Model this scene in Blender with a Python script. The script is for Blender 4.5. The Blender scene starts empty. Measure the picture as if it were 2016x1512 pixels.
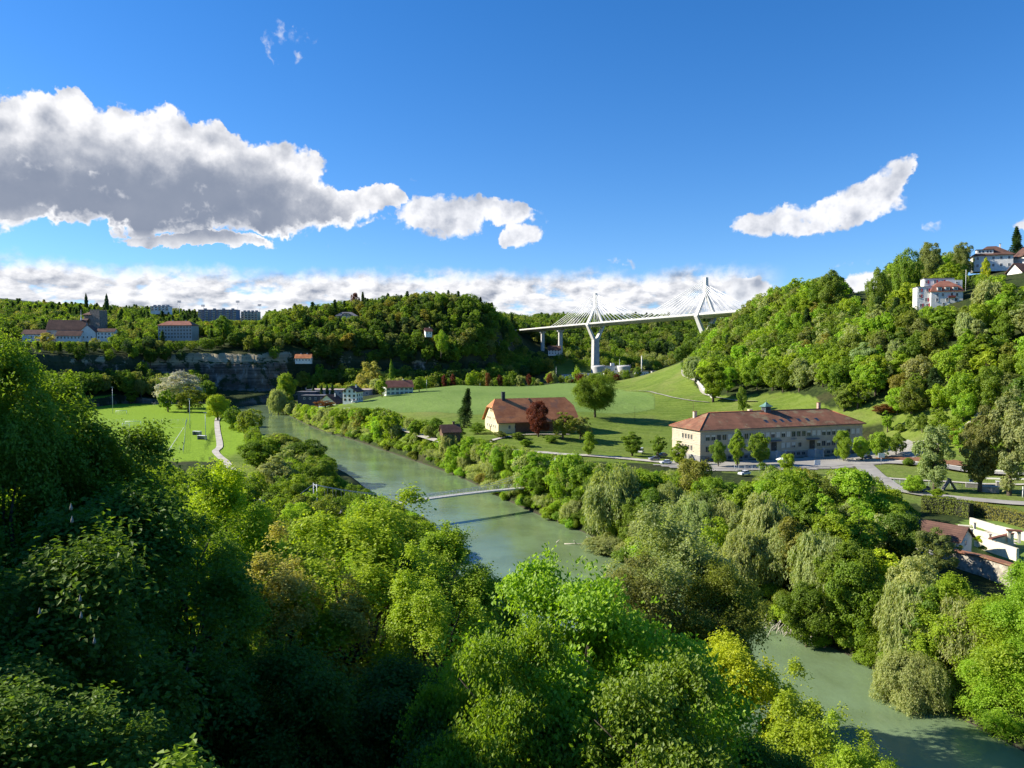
import bpy, math, random
import numpy as np
from mathutils import Vector, Matrix
random.seed(7)
SC = bpy.context.scene
COL = SC.collection
R = math.radians
# ------------------------------------------------------------------ camera
CAMZ = 50.0
F = 1514.0                       # focal length in pixels of the 2016 px wide photograph
PITCH = math.atan(66 / F)
cam_d = bpy.data.cameras.new('camera'); cam = bpy.data.objects.new('camera', cam_d); COL.objects.link(cam)
cam.location = (0, 0, CAMZ); cam.rotation_euler = (math.pi / 2 - PITCH, 0, 0)
cam_d.sensor_width = 36; cam_d.lens = 36 * F / 2016
cam_d.clip_start = 0.5; cam_d.clip_end = 20000
SC.camera = cam
# ------------------------------------------------------------------ exposure and sun
SC.view_settings.view_transform = 'Standard'; SC.view_settings.look = 'None'
SC.view_settings.gamma = 1; SC.view_settings.exposure = 0.92
SUN_EL = R(31); SUN_AZ = R(-82)          # azimuth from +Y towards +X
sd = bpy.data.lights.new('sun', 'SUN'); sd.energy = 5.0; sd.angle = R(0.5); sd.color = (1, 0.93, 0.80)
sun = bpy.data.objects.new('sun', sd); COL.objects.link(sun)
sdir = Vector((math.sin(SUN_AZ) * math.cos(SUN_EL), math.cos(SUN_AZ) * math.cos(SUN_EL), math.sin(SUN_EL)))
sun.rotation_euler = sdir.to_track_quat('Z', 'Y').to_euler()
SC.cycles.max_bounces = 10; SC.cycles.diffuse_bounces = 6; SC.cycles.glossy_bounces = 2
SC.cycles.transmission_bounces = 7; SC.cycles.transparent_max_bounces = 4
SC.cycles.caustics_reflective = False; SC.cycles.caustics_refractive = False
SC.cycles.sample_clamp_indirect = 6
SC.cycles.use_denoising = True
try:
    SC.cycles.denoiser = 'OPENIMAGEDENOISE'; SC.cycles.denoising_prefilter = 'ACCURATE'
    SC.cycles.denoising_input_passes = 'RGB_ALBEDO_NORMAL'
except Exception:
    pass
# ------------------------------------------------------------------ node maths
class G:
    """A small expression layer over shader nodes."""
    def __init__(s, nt): s.nt = nt
    def node(s, t, **kw):
        n = s.nt.nodes.new(t)
        for k, v in kw.items(): setattr(n, k, v)
        return n
    def plug(s, v, sock):
        if isinstance(v, E): s.nt.links.new(v.o, sock)
        elif hasattr(v, 'is_output'): s.nt.links.new(v, sock)
        elif v is not None: sock.default_value = v
    def m(s, op, a, b=None, c=None, clamp=False):
        n = s.node('ShaderNodeMath', operation=op); n.use_clamp = clamp
        s.plug(a, n.inputs[0])
        if b is not None: s.plug(b, n.inputs[1])
        if c is not None: s.plug(c, n.inputs[2])
        return E(s, n.outputs[0])
    def xyz(s, x, y, z):
        n = s.node('ShaderNodeCombineXYZ')
        for v, k in zip((x, y, z), n.inputs): s.plug(v, k)
        return E(s, n.outputs[0])
    def sep(s, v):
        n = s.node('ShaderNodeSeparateXYZ'); s.plug(v, n.inputs[0]); return [E(s, o) for o in n.outputs]
    def noise(s, v, scale=1.0, detail=4, rough=0.5, dist=0.0, lac=2.0, out=0):
        n = s.node('ShaderNodeTexNoise'); s.plug(v, n.inputs['Vector'])
        n.inputs['Scale'].default_value = scale; n.inputs['Detail'].default_value = detail
        n.inputs['Roughness'].default_value = rough; n.inputs['Distortion'].default_value = dist
        n.inputs['Lacunarity'].default_value = lac
        return E(s, n.outputs[out])
    def voro(s, v, scale=1.0, smooth=0.5, detail=0, feature='SMOOTH_F1'):
        n = s.node('ShaderNodeTexVoronoi', feature=feature); s.plug(v, n.inputs['Vector'])
        n.inputs['Scale'].default_value = scale
        if 'Smoothness' in n.inputs and feature == 'SMOOTH_F1': n.inputs['Smoothness'].default_value = smooth
        n.inputs['Detail'].default_value = detail
        return E(s, n.outputs['Distance'])
    def step(s, v, lo, hi, a=0.0, b=1.0):
        n = s.node('ShaderNodeMapRange', interpolation_type='SMOOTHSTEP')
        s.plug(v, n.inputs[0]); s.plug(lo, n.inputs[1]); s.plug(hi, n.inputs[2]); n.inputs[3].default_value = a; n.inputs[4].default_value = b
        return E(s, n.outputs[0])
    def lin(s, v, lo, hi, a=0.0, b=1.0):
        n = s.node('ShaderNodeMapRange'); s.plug(v, n.inputs[0])
        n.inputs[1].default_value = lo; n.inputs[2].default_value = hi; n.inputs[3].default_value = a; n.inputs[4].default_value = b
        return E(s, n.outputs[0])
    def mix(s, f, a, b, mode='MIX'):
        n = s.node('ShaderNodeMix', data_type='RGBA', blend_type=mode); s.plug(f, n.inputs['Factor'])
        ia = [i for i in n.inputs if i.name == 'A' and i.type == 'RGBA'][0]; ib = [i for i in n.inputs if i.name == 'B' and i.type == 'RGBA'][0]
        for v, i in ((a, ia), (b, ib)):
            if isinstance(v, tuple): i.default_value = (*v[:3], 1)
            else: s.plug(v, i)
        return E(s, [o for o in n.outputs if o.type == 'RGBA'][0])
    def bump(s, h, strength=0.5, dist=0.1):
        n = s.node('ShaderNodeBump'); n.inputs['Strength'].default_value = strength; n.inputs['Distance'].default_value = dist
        s.plug(h, n.inputs['Height']); return E(s, n.outputs[0])
class E:
    def __init__(s, g, o): s.g = g; s.o = o
    def __add__(s, b): return s.g.m('ADD', s, b)
    __radd__ = __add__
    def __sub__(s, b): return s.g.m('SUBTRACT', s, b)
    def __rsub__(s, b): return s.g.m('SUBTRACT', b, s)
    def __mul__(s, b): return s.g.m('MULTIPLY', s, b)
    __rmul__ = __mul__
    def __truediv__(s, b): return s.g.m('DIVIDE', s, b)
    def __rtruediv__(s, b): return s.g.m('DIVIDE', b, s)
    def max(s, b): return s.g.m('MAXIMUM', s, b)
    def min(s, b): return s.g.m('MINIMUM', s, b)
    def abs(s): return s.g.m('ABSOLUTE', s)
# ------------------------------------------------------------------ world: Nishita sky with cumulus
def make_world():
    w = bpy.data.worlds.new('World'); SC.world = w; w.use_nodes = True
    nt = w.node_tree; nt.nodes.clear(); g = G(nt)
    out = g.node('ShaderNodeOutputWorld')
    sky = g.node('ShaderNodeTexSky', sky_type='NISHITA'); sky.sun_disc = False
    sky.sun_elevation = SUN_EL; sky.sun_rotation = SUN_AZ % (2 * math.pi)
    sky.altitude = 600; sky.air_density = 1.0; sky.dust_density = 0.15; sky.ozone_density = 3.0
    hs = g.node('ShaderNodeHueSaturation'); hs.inputs['Saturation'].default_value = 1.33; hs.inputs['Value'].default_value = 0.97; hs.inputs['Hue'].default_value = 0.508
    nt.links.new(sky.outputs[0], hs.inputs['Color'])
    tc = g.node('ShaderNodeTexCoord')
    x, y, z = g.sep(tc.outputs['Generated'])
    zup = z.max(0.0) * 0.96 + 0.055
    nt.links.new(g.xyz(x, y, zup).o, sky.inputs['Vector'])
    az = g.m('ARCTAN2', x, y)
    el = g.m('ARCTAN2', z, g.m('SQRT', x * x + y * y))
    
    # sky coordinates: one unit is a milliradian
    U = az * 1000.0; V = el * 1000.0
    P = g.xyz(U, V, 0.0)
    warp = g.noise(P, 0.012, 5, 0.6, out=1); wx, wy, _ = g.sep(warp)
    warp2 = g.noise(P, 0.05, 4, 0.6, out=1); vx, vy, _ = g.sep(warp2)
    Uw = U + (wx - 0.5) * 90.0 + (vx - 0.5) * 26.0
    Vw = V + (wy - 0.5) * 60.0 + (vy - 0.5) * 20.0
    def uv(px, py):
        a = (px - 1008) / F; v = (756 - py) / F
        yy = math.cos(PITCH) + v * math.sin(PITCH); zz = -math.sin(PITCH) + v * math.cos(PITCH)
        return math.atan2(a, yy) * 1000, math.atan2(zz, math.hypot(a, yy)) * 1000
    Us = U + (wx - 0.5) * 30.0 + (vx - 0.5) * 24.0; Vs = V + (wy - 0.5) * 22.0 + (vy - 0.5) * 16.0
    def blob(px, py, rx, ry, tilt=0.0, fine=False):
        cu, cv = uv(px, py); k = 1000 / F
        du = ((Us if fine else Uw) - cu); dv = ((Vs if fine else Vw) - cv)
        if tilt:
            c, s_ = math.cos(tilt), math.sin(tilt)
            du, dv = du * c + dv * s_, dv * c - du * s_
        du = du / (rx * k); dv = dv / (ry * k)
        return 1.0 - (du * du + dv * dv)
    big = [(-60, 350, 190, 110), (100, 290, 150, 95), (125, 225, 42, 50), (300, 310, 190, 105), (420, 300, 95, 70), (520, 360, 150, 80), (320, 395, 420, 62), (630, 395, 140, 46), (735, 385, 70, 30), (390, 470, 150, 16), (40, 430, 80, 22)]
    small = [(880, 425, 120, 48), (985, 420, 75, 30), (1020, 462, 48, 28), (1640, 415, 130, 40, 0.18), (1700, 395, 85, 40, 0.3), (1745, 360, 62, 36, 0.8), (1500, 440, 68, 28), (1570, 432, 80, 34),(2030, 438, 32, 15), (1700, 570, 50, 44), (1470, 570, 60, 30)]
    wisps = [(562, 90, 62, 38), (488, 86, 40, 20, 0.3), (600, 66, 36, 20), (1230, 513, 70, 16, 0.15), (1842, 448, 24, 15), (1690, 523, 62, 12), (655, 490, 30, 12), (725, 490, 26, 10), (1790, 395, 30, 20), (810, 365, 30, 20), (1060, 440, 28, 30), (85, 225, 40, 30)]
    def union(L, fine=False):
        e = None
        for b in L:
            q = blob(*b, fine=fine); e = q if e is None else e.max(q)
        return e
    nb = lambda off, sc=1.0: g.noise(g.xyz(U + off[0], V + off[1], 5.0), 0.028 * sc, 9, 0.58)
    n0 = nb((0, 0)); q0 = g.noise(g.xyz(U, V, 8.0), 0.011, 3, 0.5); q1 = g.noise(g.xyz(U - 22.0, V + 28.0, 8.0), 0.011, 3, 0.5); r0 = g.noise(g.xyz(U, V, 5.0), 0.024, 4.5, 0.52); r1 = g.noise(g.xyz(U - 9.0, V + 12.0, 5.0), 0.024, 4.5, 0.52)
    vo = g.voro(g.xyz(Uw, Vw, 0.0), 0.045, 0.6, 2)
    # horizon band of layered stratocumulus
    def band(du, dv):   # a layer seen in perspective
        w = 220.0 / ((V + dv).max(-20.0) + 50.0); return g.noise(g.xyz((U + du) * 0.0230, w * 3.2, 2.0), 1.0, 7, 0.56)
    band_n = band(0.0, 0.0); band_n2 = band(-6.0, 5.0)
    top = uv(1008, 500)[1]
    top_edge = g.lin(U, uv(0, 500)[0], uv(1400, 500)[0], uv(0, 492)[1], uv(1300, 520)[1])
    inside = g.step(V + (wy - 0.5) * 34.0 + (vy - 0.5) * 24.0, top_edge - 2.0, top_edge - 26.0)
    right_fade = g.step(U, uv(1560, 560)[0], uv(1430, 560)[0])
    right_low = g.step(V, uv(1500, 560)[1], uv(1500, 600)[1])
    right_fade = right_fade.max(right_low * 0.6)
    gaps = g.step(band_n, 0.26, 0.46)
    a_band = inside * gaps * right_fade * g.step(V, -40.0, 5.0)
    billow = (n0 - 0.5) * 1.9 - (vo - 0.42) * 0.95 - (g.voro(g.xyz(U, V, 0.0), 0.13, 0.5, 1) - 0.42) * 0.35
    Eb = union(big); Es = union(small, True)
    Db = Eb.min(0.75) * 1.25 + billow * 0.50 + 0.05
    Ds = Es.min(0.7) * 1.25 + billow * 0.62 + 0.12
    a_big = g.step(Db, 0.0, 0.27); a_small = g.step(Ds, 0.02, 0.42)
    Dw = union(wisps, True).min(0.6) * 0.9 + billow * 1.15 + 0.06; a_small = a_small.max(g.step(Dw, 0.0, 0.9) * 0.85)
    relief = (r0 - r1) * 2.3 + (q0 - q1) * 1.8
    dark_core = g.step(blob(290, 392, 430, 108) + (n0 - 0.5) * 0.8 + (q0 - 0.5) * 0.7, 0.0, 0.85)
    dark_core = dark_core * g.step(Db, 0.18, 0.60) * g.step(V, uv(300, 486)[1], uv(300, 452)[1])
    lum_big = ((0.86 + relief * (0.80 - dark_core * 0.62)) * (1.0 - dark_core * 0.78)).max(0.10).min(1.0)
    lum_small = (0.86 + relief * 0.70 - g.step(Ds, 0.45, 1.1) * 0.22).max(0.3).min(1.0)
    lum_band = (0.83 + (band_n - band_n2) * 2.8 + relief * 0.40 - g.step(band_n, 0.50, 0.72) * 0.16).max(0.24).min(1.0)
    def tone(l): return g.mix(l, (0.075, 0.115, 0.20), (0.74, 0.74, 0.76))
    col = g.mix(a_small, tone(lum_band), tone(lum_small)); col = g.mix(a_big, col, tone(lum_big))
    alpha = a_band.max(a_small * 0.96).max(a_big)
    # the far haze of air near the horizon lets the lowest cloud go a little bluish
    col = g.mix(g.step(V, 70.0, 0.0) * 0.25, col, (0.30, 0.45, 0.66))
    b1 = g.node('ShaderNodeBackground'); nt.links.new(hs.outputs[0], b1.inputs[0]); b1.inputs[1].default_value = 0.106
    b2 = g.node('ShaderNodeBackground'); nt.links.new(col.o, b2.inputs[0]); b2.inputs[1].default_value = 0.74
    mx = g.node('ShaderNodeMixShader'); nt.links.new(alpha.o, mx.inputs[0]); nt.links.new(b1.outputs[0], mx.inputs[1]); nt.links.new(b2.outputs[0], mx.inputs[2])
    nt.links.new(mx.outputs[0], out.inputs[0])
    w.cycles.sampling_method = 'MANUAL'; w.cycles.sample_map_resolution = 512
make_world()
# ------------------------------------------------------------------ helpers: objects
def tag(o, label=None, cat=None, group=None, kind=None):
    if label: o['label'] = label
    if cat: o['category'] = cat
    if group: o['group'] = group
    if kind: o['kind'] = kind
    return o
def empty(name, loc=(0, 0, 0), rz=0.0, label=None, cat=None, group=None):
    o = bpy.data.objects.new(name, None); COL.objects.link(o); o.location = loc; o.rotation_euler = (0, 0, rz)
    o.empty_display_size = 0.5
    return tag(o, label, cat, group)
def link(name, me, parent=None, loc=None):
    o = bpy.data.objects.new(name, me); COL.objects.link(o)
    if parent is not None: o.parent = parent
    if loc is not None: o.location = loc
    return o
def copy_tree(o, parent=None):
    c = o.copy(); COL.objects.link(c)
    if parent is not None: c.parent = parent
    for ch in KIDS.get(o.name, []): copy_tree(ch, c)
    return c
KIDS = {}
def npmesh(name, V, Fq, mat, attrs=None, smooth=False):
    """mesh from numpy arrays; Fq is (n,3) or (n,4)"""
    me = bpy.data.meshes.new(name); V = np.asarray(V, np.float32); Fq = np.asarray(Fq, np.int32); n, k = Fq.shape
    me.vertices.add(len(V)); me.vertices.foreach_set('co', V.ravel())
    me.loops.add(n * k); me.loops.foreach_set('vertex_index', Fq.ravel())
    me.polygons.add(n); me.polygons.foreach_set('loop_start', np.arange(0, n * k, k, dtype=np.int32))
    me.update(calc_edges=True)
    if not smooth: me.polygons.foreach_set('use_smooth', np.zeros(n, bool))
    else: me.polygons.foreach_set('use_smooth', np.ones(n, bool))
    for an, (dom, typ, arr) in (attrs or {}).items():
        a = me.attributes.new(an, typ, dom); a.data.foreach_set('color' if typ == 'FLOAT_COLOR' else 'value', np.asarray(arr, np.float32).ravel())
    me.materials.append(mat)
    return me
class MB:
    """collects simple shapes and links them as ONE mesh object"""
    def __init__(s): s.v = []; s.f = []; s.sm = []
    def add(s, vs, fs, M=None, smooth=False):
        b = len(s.v)
        for p in vs:
            p = Vector(p)
            s.v.append(M @ p if M is not None else p)
        for q in fs: s.f.append([b + i for i in q]); s.sm.append(smooth)
        return s
    def box(s, c, d, rz=0.0, taper=1.0):
        hx, hy, hz = d[0] / 2, d[1] / 2, d[2] / 2; ca, sa = math.cos(rz), math.sin(rz); vs = []
        for z in (-1, 1):
            t = taper if z > 0 else 1.0
            for x, y in ((-1, -1), (1, -1), (1, 1), (-1, 1)):
                X, Y = x * hx * t, y * hy * t
                vs.append((c[0] + X * ca - Y * sa, c[1] + X * sa + Y * ca, c[2] + z * hz))
        return s.add(vs, [(3, 2, 1, 0), (4, 5, 6, 7), (0, 1, 5, 4), (1, 2, 6, 5), (2, 3, 7, 6), (3, 0, 4, 7)])
    def prism(s, poly, z0, z1):
        n = len(poly); vs = [(x, y, z0) for x, y in poly] + [(x, y, z1) for x, y in poly]
        return s.add(vs, [tuple(range(n))[::-1], tuple(range(n, 2 * n))] + [(i, (i + 1) % n, n + (i + 1) % n, n + i) for i in range(n)])
    def tube(s, pts, rad, n=6, cap=True, smooth=True):
        pts = [Vector(p) for p in pts]; m = len(pts)
        if not hasattr(rad, '__len__'): rad = [rad] * m
        vs = []; prev = None
        for i, p in enumerate(pts):
            t = (pts[min(i + 1, m - 1)] - pts[max(i - 1, 0)])
            t = t.normalized() if t.length > 1e-9 else Vector((0, 0, 1))
            a = prev if prev is not None else (Vector((1, 0, 0)) if abs(t.x) < 0.8 else Vector((0, 1, 0)))
            a = (a - t * a.dot(t)).normalized(); prev = a; b = t.cross(a)
            for k in range(n):
                q = 2 * math.pi * k / n; vs.append(p + (a * math.cos(q) + b * math.sin(q)) * rad[i])
        fs = [(i * n + k, i * n + (k + 1) % n, (i + 1) * n + (k + 1) % n, (i + 1) * n + k) for i in range(m - 1) for k in range(n)]
        if cap: fs += [tuple(range(n))[::-1], tuple(range((m - 1) * n, m * n))]
        return s.add(vs, fs, smooth=smooth)
    def lathe(s, c, prof, n=24, smooth=True):
        vs = [(c[0] + r * math.cos(2 * math.pi * k / n), c[1] + r * math.sin(2 * math.pi * k / n), c[2] + z) for r, z in prof for k in range(n)]
        m = len(prof)
        fs = [(i * n + k, i * n + (k + 1) % n, (i + 1) * n + (k + 1) % n, (i + 1) * n + k) for i in range(m - 1) for k in range(n)]
        fs += [tuple(range(n))[::-1], tuple(range((m - 1) * n, m * n))]
        return s.add(vs, fs, smooth=smooth)
    def mesh(s, name, mat):
        me = bpy.data.meshes.new(name); me.from_pydata([tuple(v) for v in s.v], [], s.f)
        me.polygons.foreach_set('use_smooth', s.sm); me.materials.append(mat); me.update(); return me
    def build(s, name, mat, parent=None, loc=None):
        return link(name, s.mesh(name, mat), parent, loc)
# ------------------------------------------------------------------ materials
MATS = {}
def mat(name, col, rough=0.8, var=0.12, scale=0.6, bump=0.0, metal=0.0, spec=0.3, detail=5, dirt=None):
    if name in MATS: return MATS[name]
    m = bpy.data.materials.new(name); m.use_nodes = True; nt = m.node_tree; g = G(nt)
    p = nt.nodes['Principled BSDF']; tc = g.node('ShaderNodeTexCoord')
    n = g.noise(tc.outputs['Object'], scale, detail, 0.62)
    c0 = tuple(c * (1 - var * 1.6) for c in col); c1 = tuple(min(1, c * (1 + var)) for c in col)
    c = g.mix(g.step(n, 0.3, 0.7), c0, c1)
    if dirt:
        n2 = g.noise(tc.outputs['Object'], scale * 0.35, 6, 0.7)
        c = g.mix(g.step(n2, 0.5, 0.68) * dirt[1], c, dirt[0])
    nt.links.new(c.o, p.inputs['Base Color']); p.inputs['Roughness'].default_value = rough; p.inputs['Metallic'].default_value = metal
    p.inputs['Specular IOR Level'].default_value = spec
    if bump: nt.links.new(g.bump(n, bump, 0.1).o, p.inputs['Normal'])
    MATS[name] = m; return m
def roof_mat(name, c_a, c_b, moss=None, row=0.35):
    if name in MATS: return MATS[name]
    m = bpy.data.materials.new(name); m.use_nodes = True; nt = m.node_tree; g = G(nt); p = nt.nodes['Principled BSDF']
    tc = g.node('ShaderNodeTexCoord'); x, y, z = g.sep(tc.outputs['Object'])
    n = g.noise(tc.outputs['Object'], 0.22, 6, 0.65); n2 = g.noise(tc.outputs['Object'], 3.0, 3, 0.7)
    n3 = g.noise(g.xyz(x * 0.09, y * 0.5, z * 0.5), 1.0, 4, 0.6)
    c = g.mix(g.step(n * 0.5 + n3 * 0.3 + n2 * 0.2, 0.40, 0.60), c_a, c_b)
    rows = g.m('SINE', z * (6.28 / row)); c = g.mix(g.step(rows, 0.2, 1.0) * 0.22, c, (0.05, 0.03, 0.025))
    if moss:
        nm = g.noise(g.xyz(x + 40.0, y, z * 2.0), 0.16, 8, 0.72); c = g.mix(g.step(nm, 0.52, 0.64) * 0.75, c, moss)
    nt.links.new(c.o, p.inputs['Base Color']); p.inputs['Roughness'].default_value = 0.85; p.inputs['Specular IOR Level'].default_value = 0.2
    nt.links.new(g.bump(rows + n2, 0.4, 0.08).o, p.inputs['Normal'])
    MATS[name] = m; return m
M_STUCCO = mat('cream_stucco', (0.62, 0.55, 0.40), var=0.06, scale=0.5, dirt=((0.40, 0.35, 0.26), 0.35))
M_STONEWALL = mat('beige_render', (0.56, 0.475, 0.34), var=0.08, scale=0.35, dirt=((0.40, 0.33, 0.23), 0.45))
M_STONEBASE = mat('stone_base', (0.30, 0.29, 0.27), var=0.15, scale=1.0)
M_TRIM = mat('pale_stone_trim', (0.55, 0.50, 0.40), var=0.05)
M_YELLOW = mat('yellow_render', (0.74, 0.62, 0.34), var=0.05, scale=0.4, dirt=((0.5, 0.42, 0.25), 0.3))
M_WHITE = mat('white_render', (0.78, 0.76, 0.70), var=0.05, scale=0.5, dirt=((0.55, 0.53, 0.48), 0.3))
M_PURE = mat('white_paint', (0.82, 0.82, 0.80), var=0.03, rough=0.5)
M_GREYW = mat('grey_render', (0.40, 0.40, 0.38), var=0.08, scale=0.4)
M_DARKWALL = mat('dark_cladding', (0.055, 0.065, 0.085), var=0.2, scale=1.5)
M_CONC = mat('concrete', (0.52, 0.51, 0.48), var=0.07, scale=0.25, dirt=((0.36, 0.35, 0.33), 0.35))
M_CONCW = mat('white_concrete', (0.66, 0.65, 0.60), var=0.05, scale=0.2, dirt=((0.48, 0.47, 0.43), 0.3))
M_GLASS = mat('window_glass', (0.035, 0.045, 0.055), rough=0.08, var=0.4, scale=0.7, spec=0.6)
M_SHUT_RED = mat('red_shutter', (0.42, 0.035, 0.05), rough=0.5, var=0.08)
M_SHUT_GREEN = mat('green_shutter', (0.03, 0.13, 0.08), rough=0.5, var=0.08)
M_BLIND = mat('beige_blind', (0.70, 0.66, 0.54), var=0.04)
M_WOOD = mat('brown_wood', (0.16, 0.095, 0.055), var=0.2, scale=2.0)
M_BARK = mat('bark', (0.11, 0.085, 0.06), var=0.35, scale=3.0, bump=0.4)
M_METAL = mat('grey_metal', (0.38, 0.40, 0.42), rough=0.45, var=0.06, metal=0.4)
M_GALV = mat('galvanised_steel', (0.45, 0.50, 0.54), rough=0.5, var=0.05, metal=0.3)
M_CABLE = mat('white_cable_sheath', (0.85, 0.85, 0.83), rough=0.4, var=0.02)
M_COPPER = mat('green_copper', (0.12, 0.23, 0.19), rough=0.6, var=0.15)
M_DARKMETAL = mat('dark_metal', (0.05, 0.055, 0.06), rough=0.5, var=0.1)
M_ASPH = mat('asphalt', (0.33, 0.31, 0.275), var=0.12, scale=0.15, rough=0.9, dirt=((0.20, 0.19, 0.18), 0.5))
M_GRAVEL = mat('pale_gravel', (0.47, 0.43, 0.36), var=0.15, scale=0.4, rough=0.95)
M_KERB = mat('kerb_stone', (0.55, 0.53, 0.48), var=0.06)
M_SLATE = roof_mat('grey_roof', (0.13, 0.13, 0.14), (0.20, 0.20, 0.21))
M_REDROOF = roof_mat('rust_red_tiles', (0.17, 0.080, 0.048), (0.30, 0.135, 0.078), moss=(0.30, 0.25, 0.14))
M_ORANGE = roof_mat('orange_tiles', (0.40, 0.145, 0.062), (0.62, 0.25, 0.10), moss=(0.28, 0.14, 0.09))
M_BROWNROOF = roof_mat('brown_tiles', (0.085, 0.048, 0.038), (0.155, 0.085, 0.062))
M_MIDRED = roof_mat('mid_red_tiles', (0.20, 0.08, 0.055), (0.30, 0.13, 0.09))
M_CARW = mat('white_car_paint', (0.75, 0.75, 0.75), rough=0.25, var=0.01, spec=0.6)
M_CARG = mat('grey_car_paint', (0.16, 0.17, 0.19), rough=0.25, var=0.02, spec=0.6)
M_CARB = mat('blue_car_paint', (0.05, 0.12, 0.30), rough=0.25, var=0.02, spec=0.6)
M_TYRE = mat('tyre_rubber', (0.02, 0.02, 0.02), rough=0.9, var=0.1)
# ------------------------------------------------------------------ value noise
def vnoise(x, y, seed=0):
    xi = np.floor(x).astype(np.int64); yi = np.floor(y).astype(np.int64); fx = x - xi; fy = y - yi
    fx = fx * fx * (3 - 2 * fx); fy = fy * fy * (3 - 2 * fy)
    def h(a, b):
        k = (a * 374761393 + b * 668265263 + seed * 1442695041) & 0xffffffff
        k = ((k ^ (k >> 13)) * 1274126177) & 0xffffffff
        return ((k ^ (k >> 16)) & 0xffff) / 65535.0
    return (h(xi, yi) * (1 - fx) + h(xi + 1, yi) * fx) * (1 - fy) + (h(xi, yi + 1) * (1 - fx) + h(xi + 1, yi + 1) * fx) * fy
def fbm(x, y, seed=0, o=4):
    s = 0; a = 0.5
    for k in range(o): s = s + a * vnoise(x * 2 ** k, y * 2 ** k, seed + k); a *= 0.5
    return s
def sstep(v, a, b):
    t = np.clip((v - a) / (b - a), 0, 1); return t * t * (3 - 2 * t)
# ------------------------------------------------------------------ river
EAST = [(190, -20), (130, 18), (95, 50), (72, 76), (60, 97), (55, 118), (49, 134), (41, 148), (27, 178), (19, 207), (8, 229), (-4, 257), (-22, 303), (-48, 352),
        (-85, 420), (-125, 488), (-170, 582), (-200, 650), (-200, 688), (-176, 714), (-120, 732), (-50, 742), (50, 756), (160, 805), (330, 870), (600, 980)]
def densify(P, step=6.0):
    P = np.array(P, float); out = []
    for i in range(len(P) - 1):
        p0 = P[max(i - 1, 0)]; p1 = P[i]; p2 = P[i + 1]; p3 = P[min(i + 2, len(P) - 1)]
        n = max(2, int(np.linalg.norm(p2 - p1) / step))
        for k in range(n):
            t = k / n
            out.append(0.5 * (2 * p1 + (p2 - p0) * t + (2 * p0 - 5 * p1 + 4 * p2 - p3) * t * t + (-p0 + 3 * p1 - 3 * p2 + p3) * t ** 3))
    out.append(P[-1]); return np.array(out)
EB = densify(EAST)
HW = 18.5
_t = np.gradient(EB, axis=0); _t /= np.linalg.norm(_t, axis=1)[:, None]
CL = EB + np.stack([-_t[:, 1], _t[:, 0]], 1) * HW          # river is to the left of the direction of travel (upstream view)
def polydist(x, y, P, closed=False):
    """distance to a polyline and the signed side (positive = left of travel)"""
    x = np.asarray(x, float).ravel(); y = np.asarray(y, float).ravel(); best = np.full(x.shape, 1e18); side = np.zeros_like(x)
    for i in range(len(P) - 1):
        ax, ay = P[i]; bx, by = P[i + 1]; dx, dy = bx - ax, by - ay; L = dx * dx + dy * dy + 1e-12
        t = np.clip(((x - ax) * dx + (y - ay) * dy) / L, 0, 1); ex = x - ax - t * dx; ey = y - ay - t * dy; d = ex * ex + ey * ey
        m = d < best; best = np.where(m, d, best); side = np.where(m, dx * (y - ay) - dy * (x - ax), side)
    return np.sqrt(best), np.sign(side)
def inpoly(x, y, P):
    x = np.asarray(x, float); y = np.asarray(y, float); c = np.zeros(x.shape, bool); n = len(P)
    for i in range(n):
        x1, y1 = P[i]; x2, y2 = P[i - 1]
        m = ((y1 > y) != (y2 > y)) & (x < (x2 - x1) * (y - y1) / ((y2 - y1) + 1e-12) + x1); c ^= m
    return c
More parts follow.
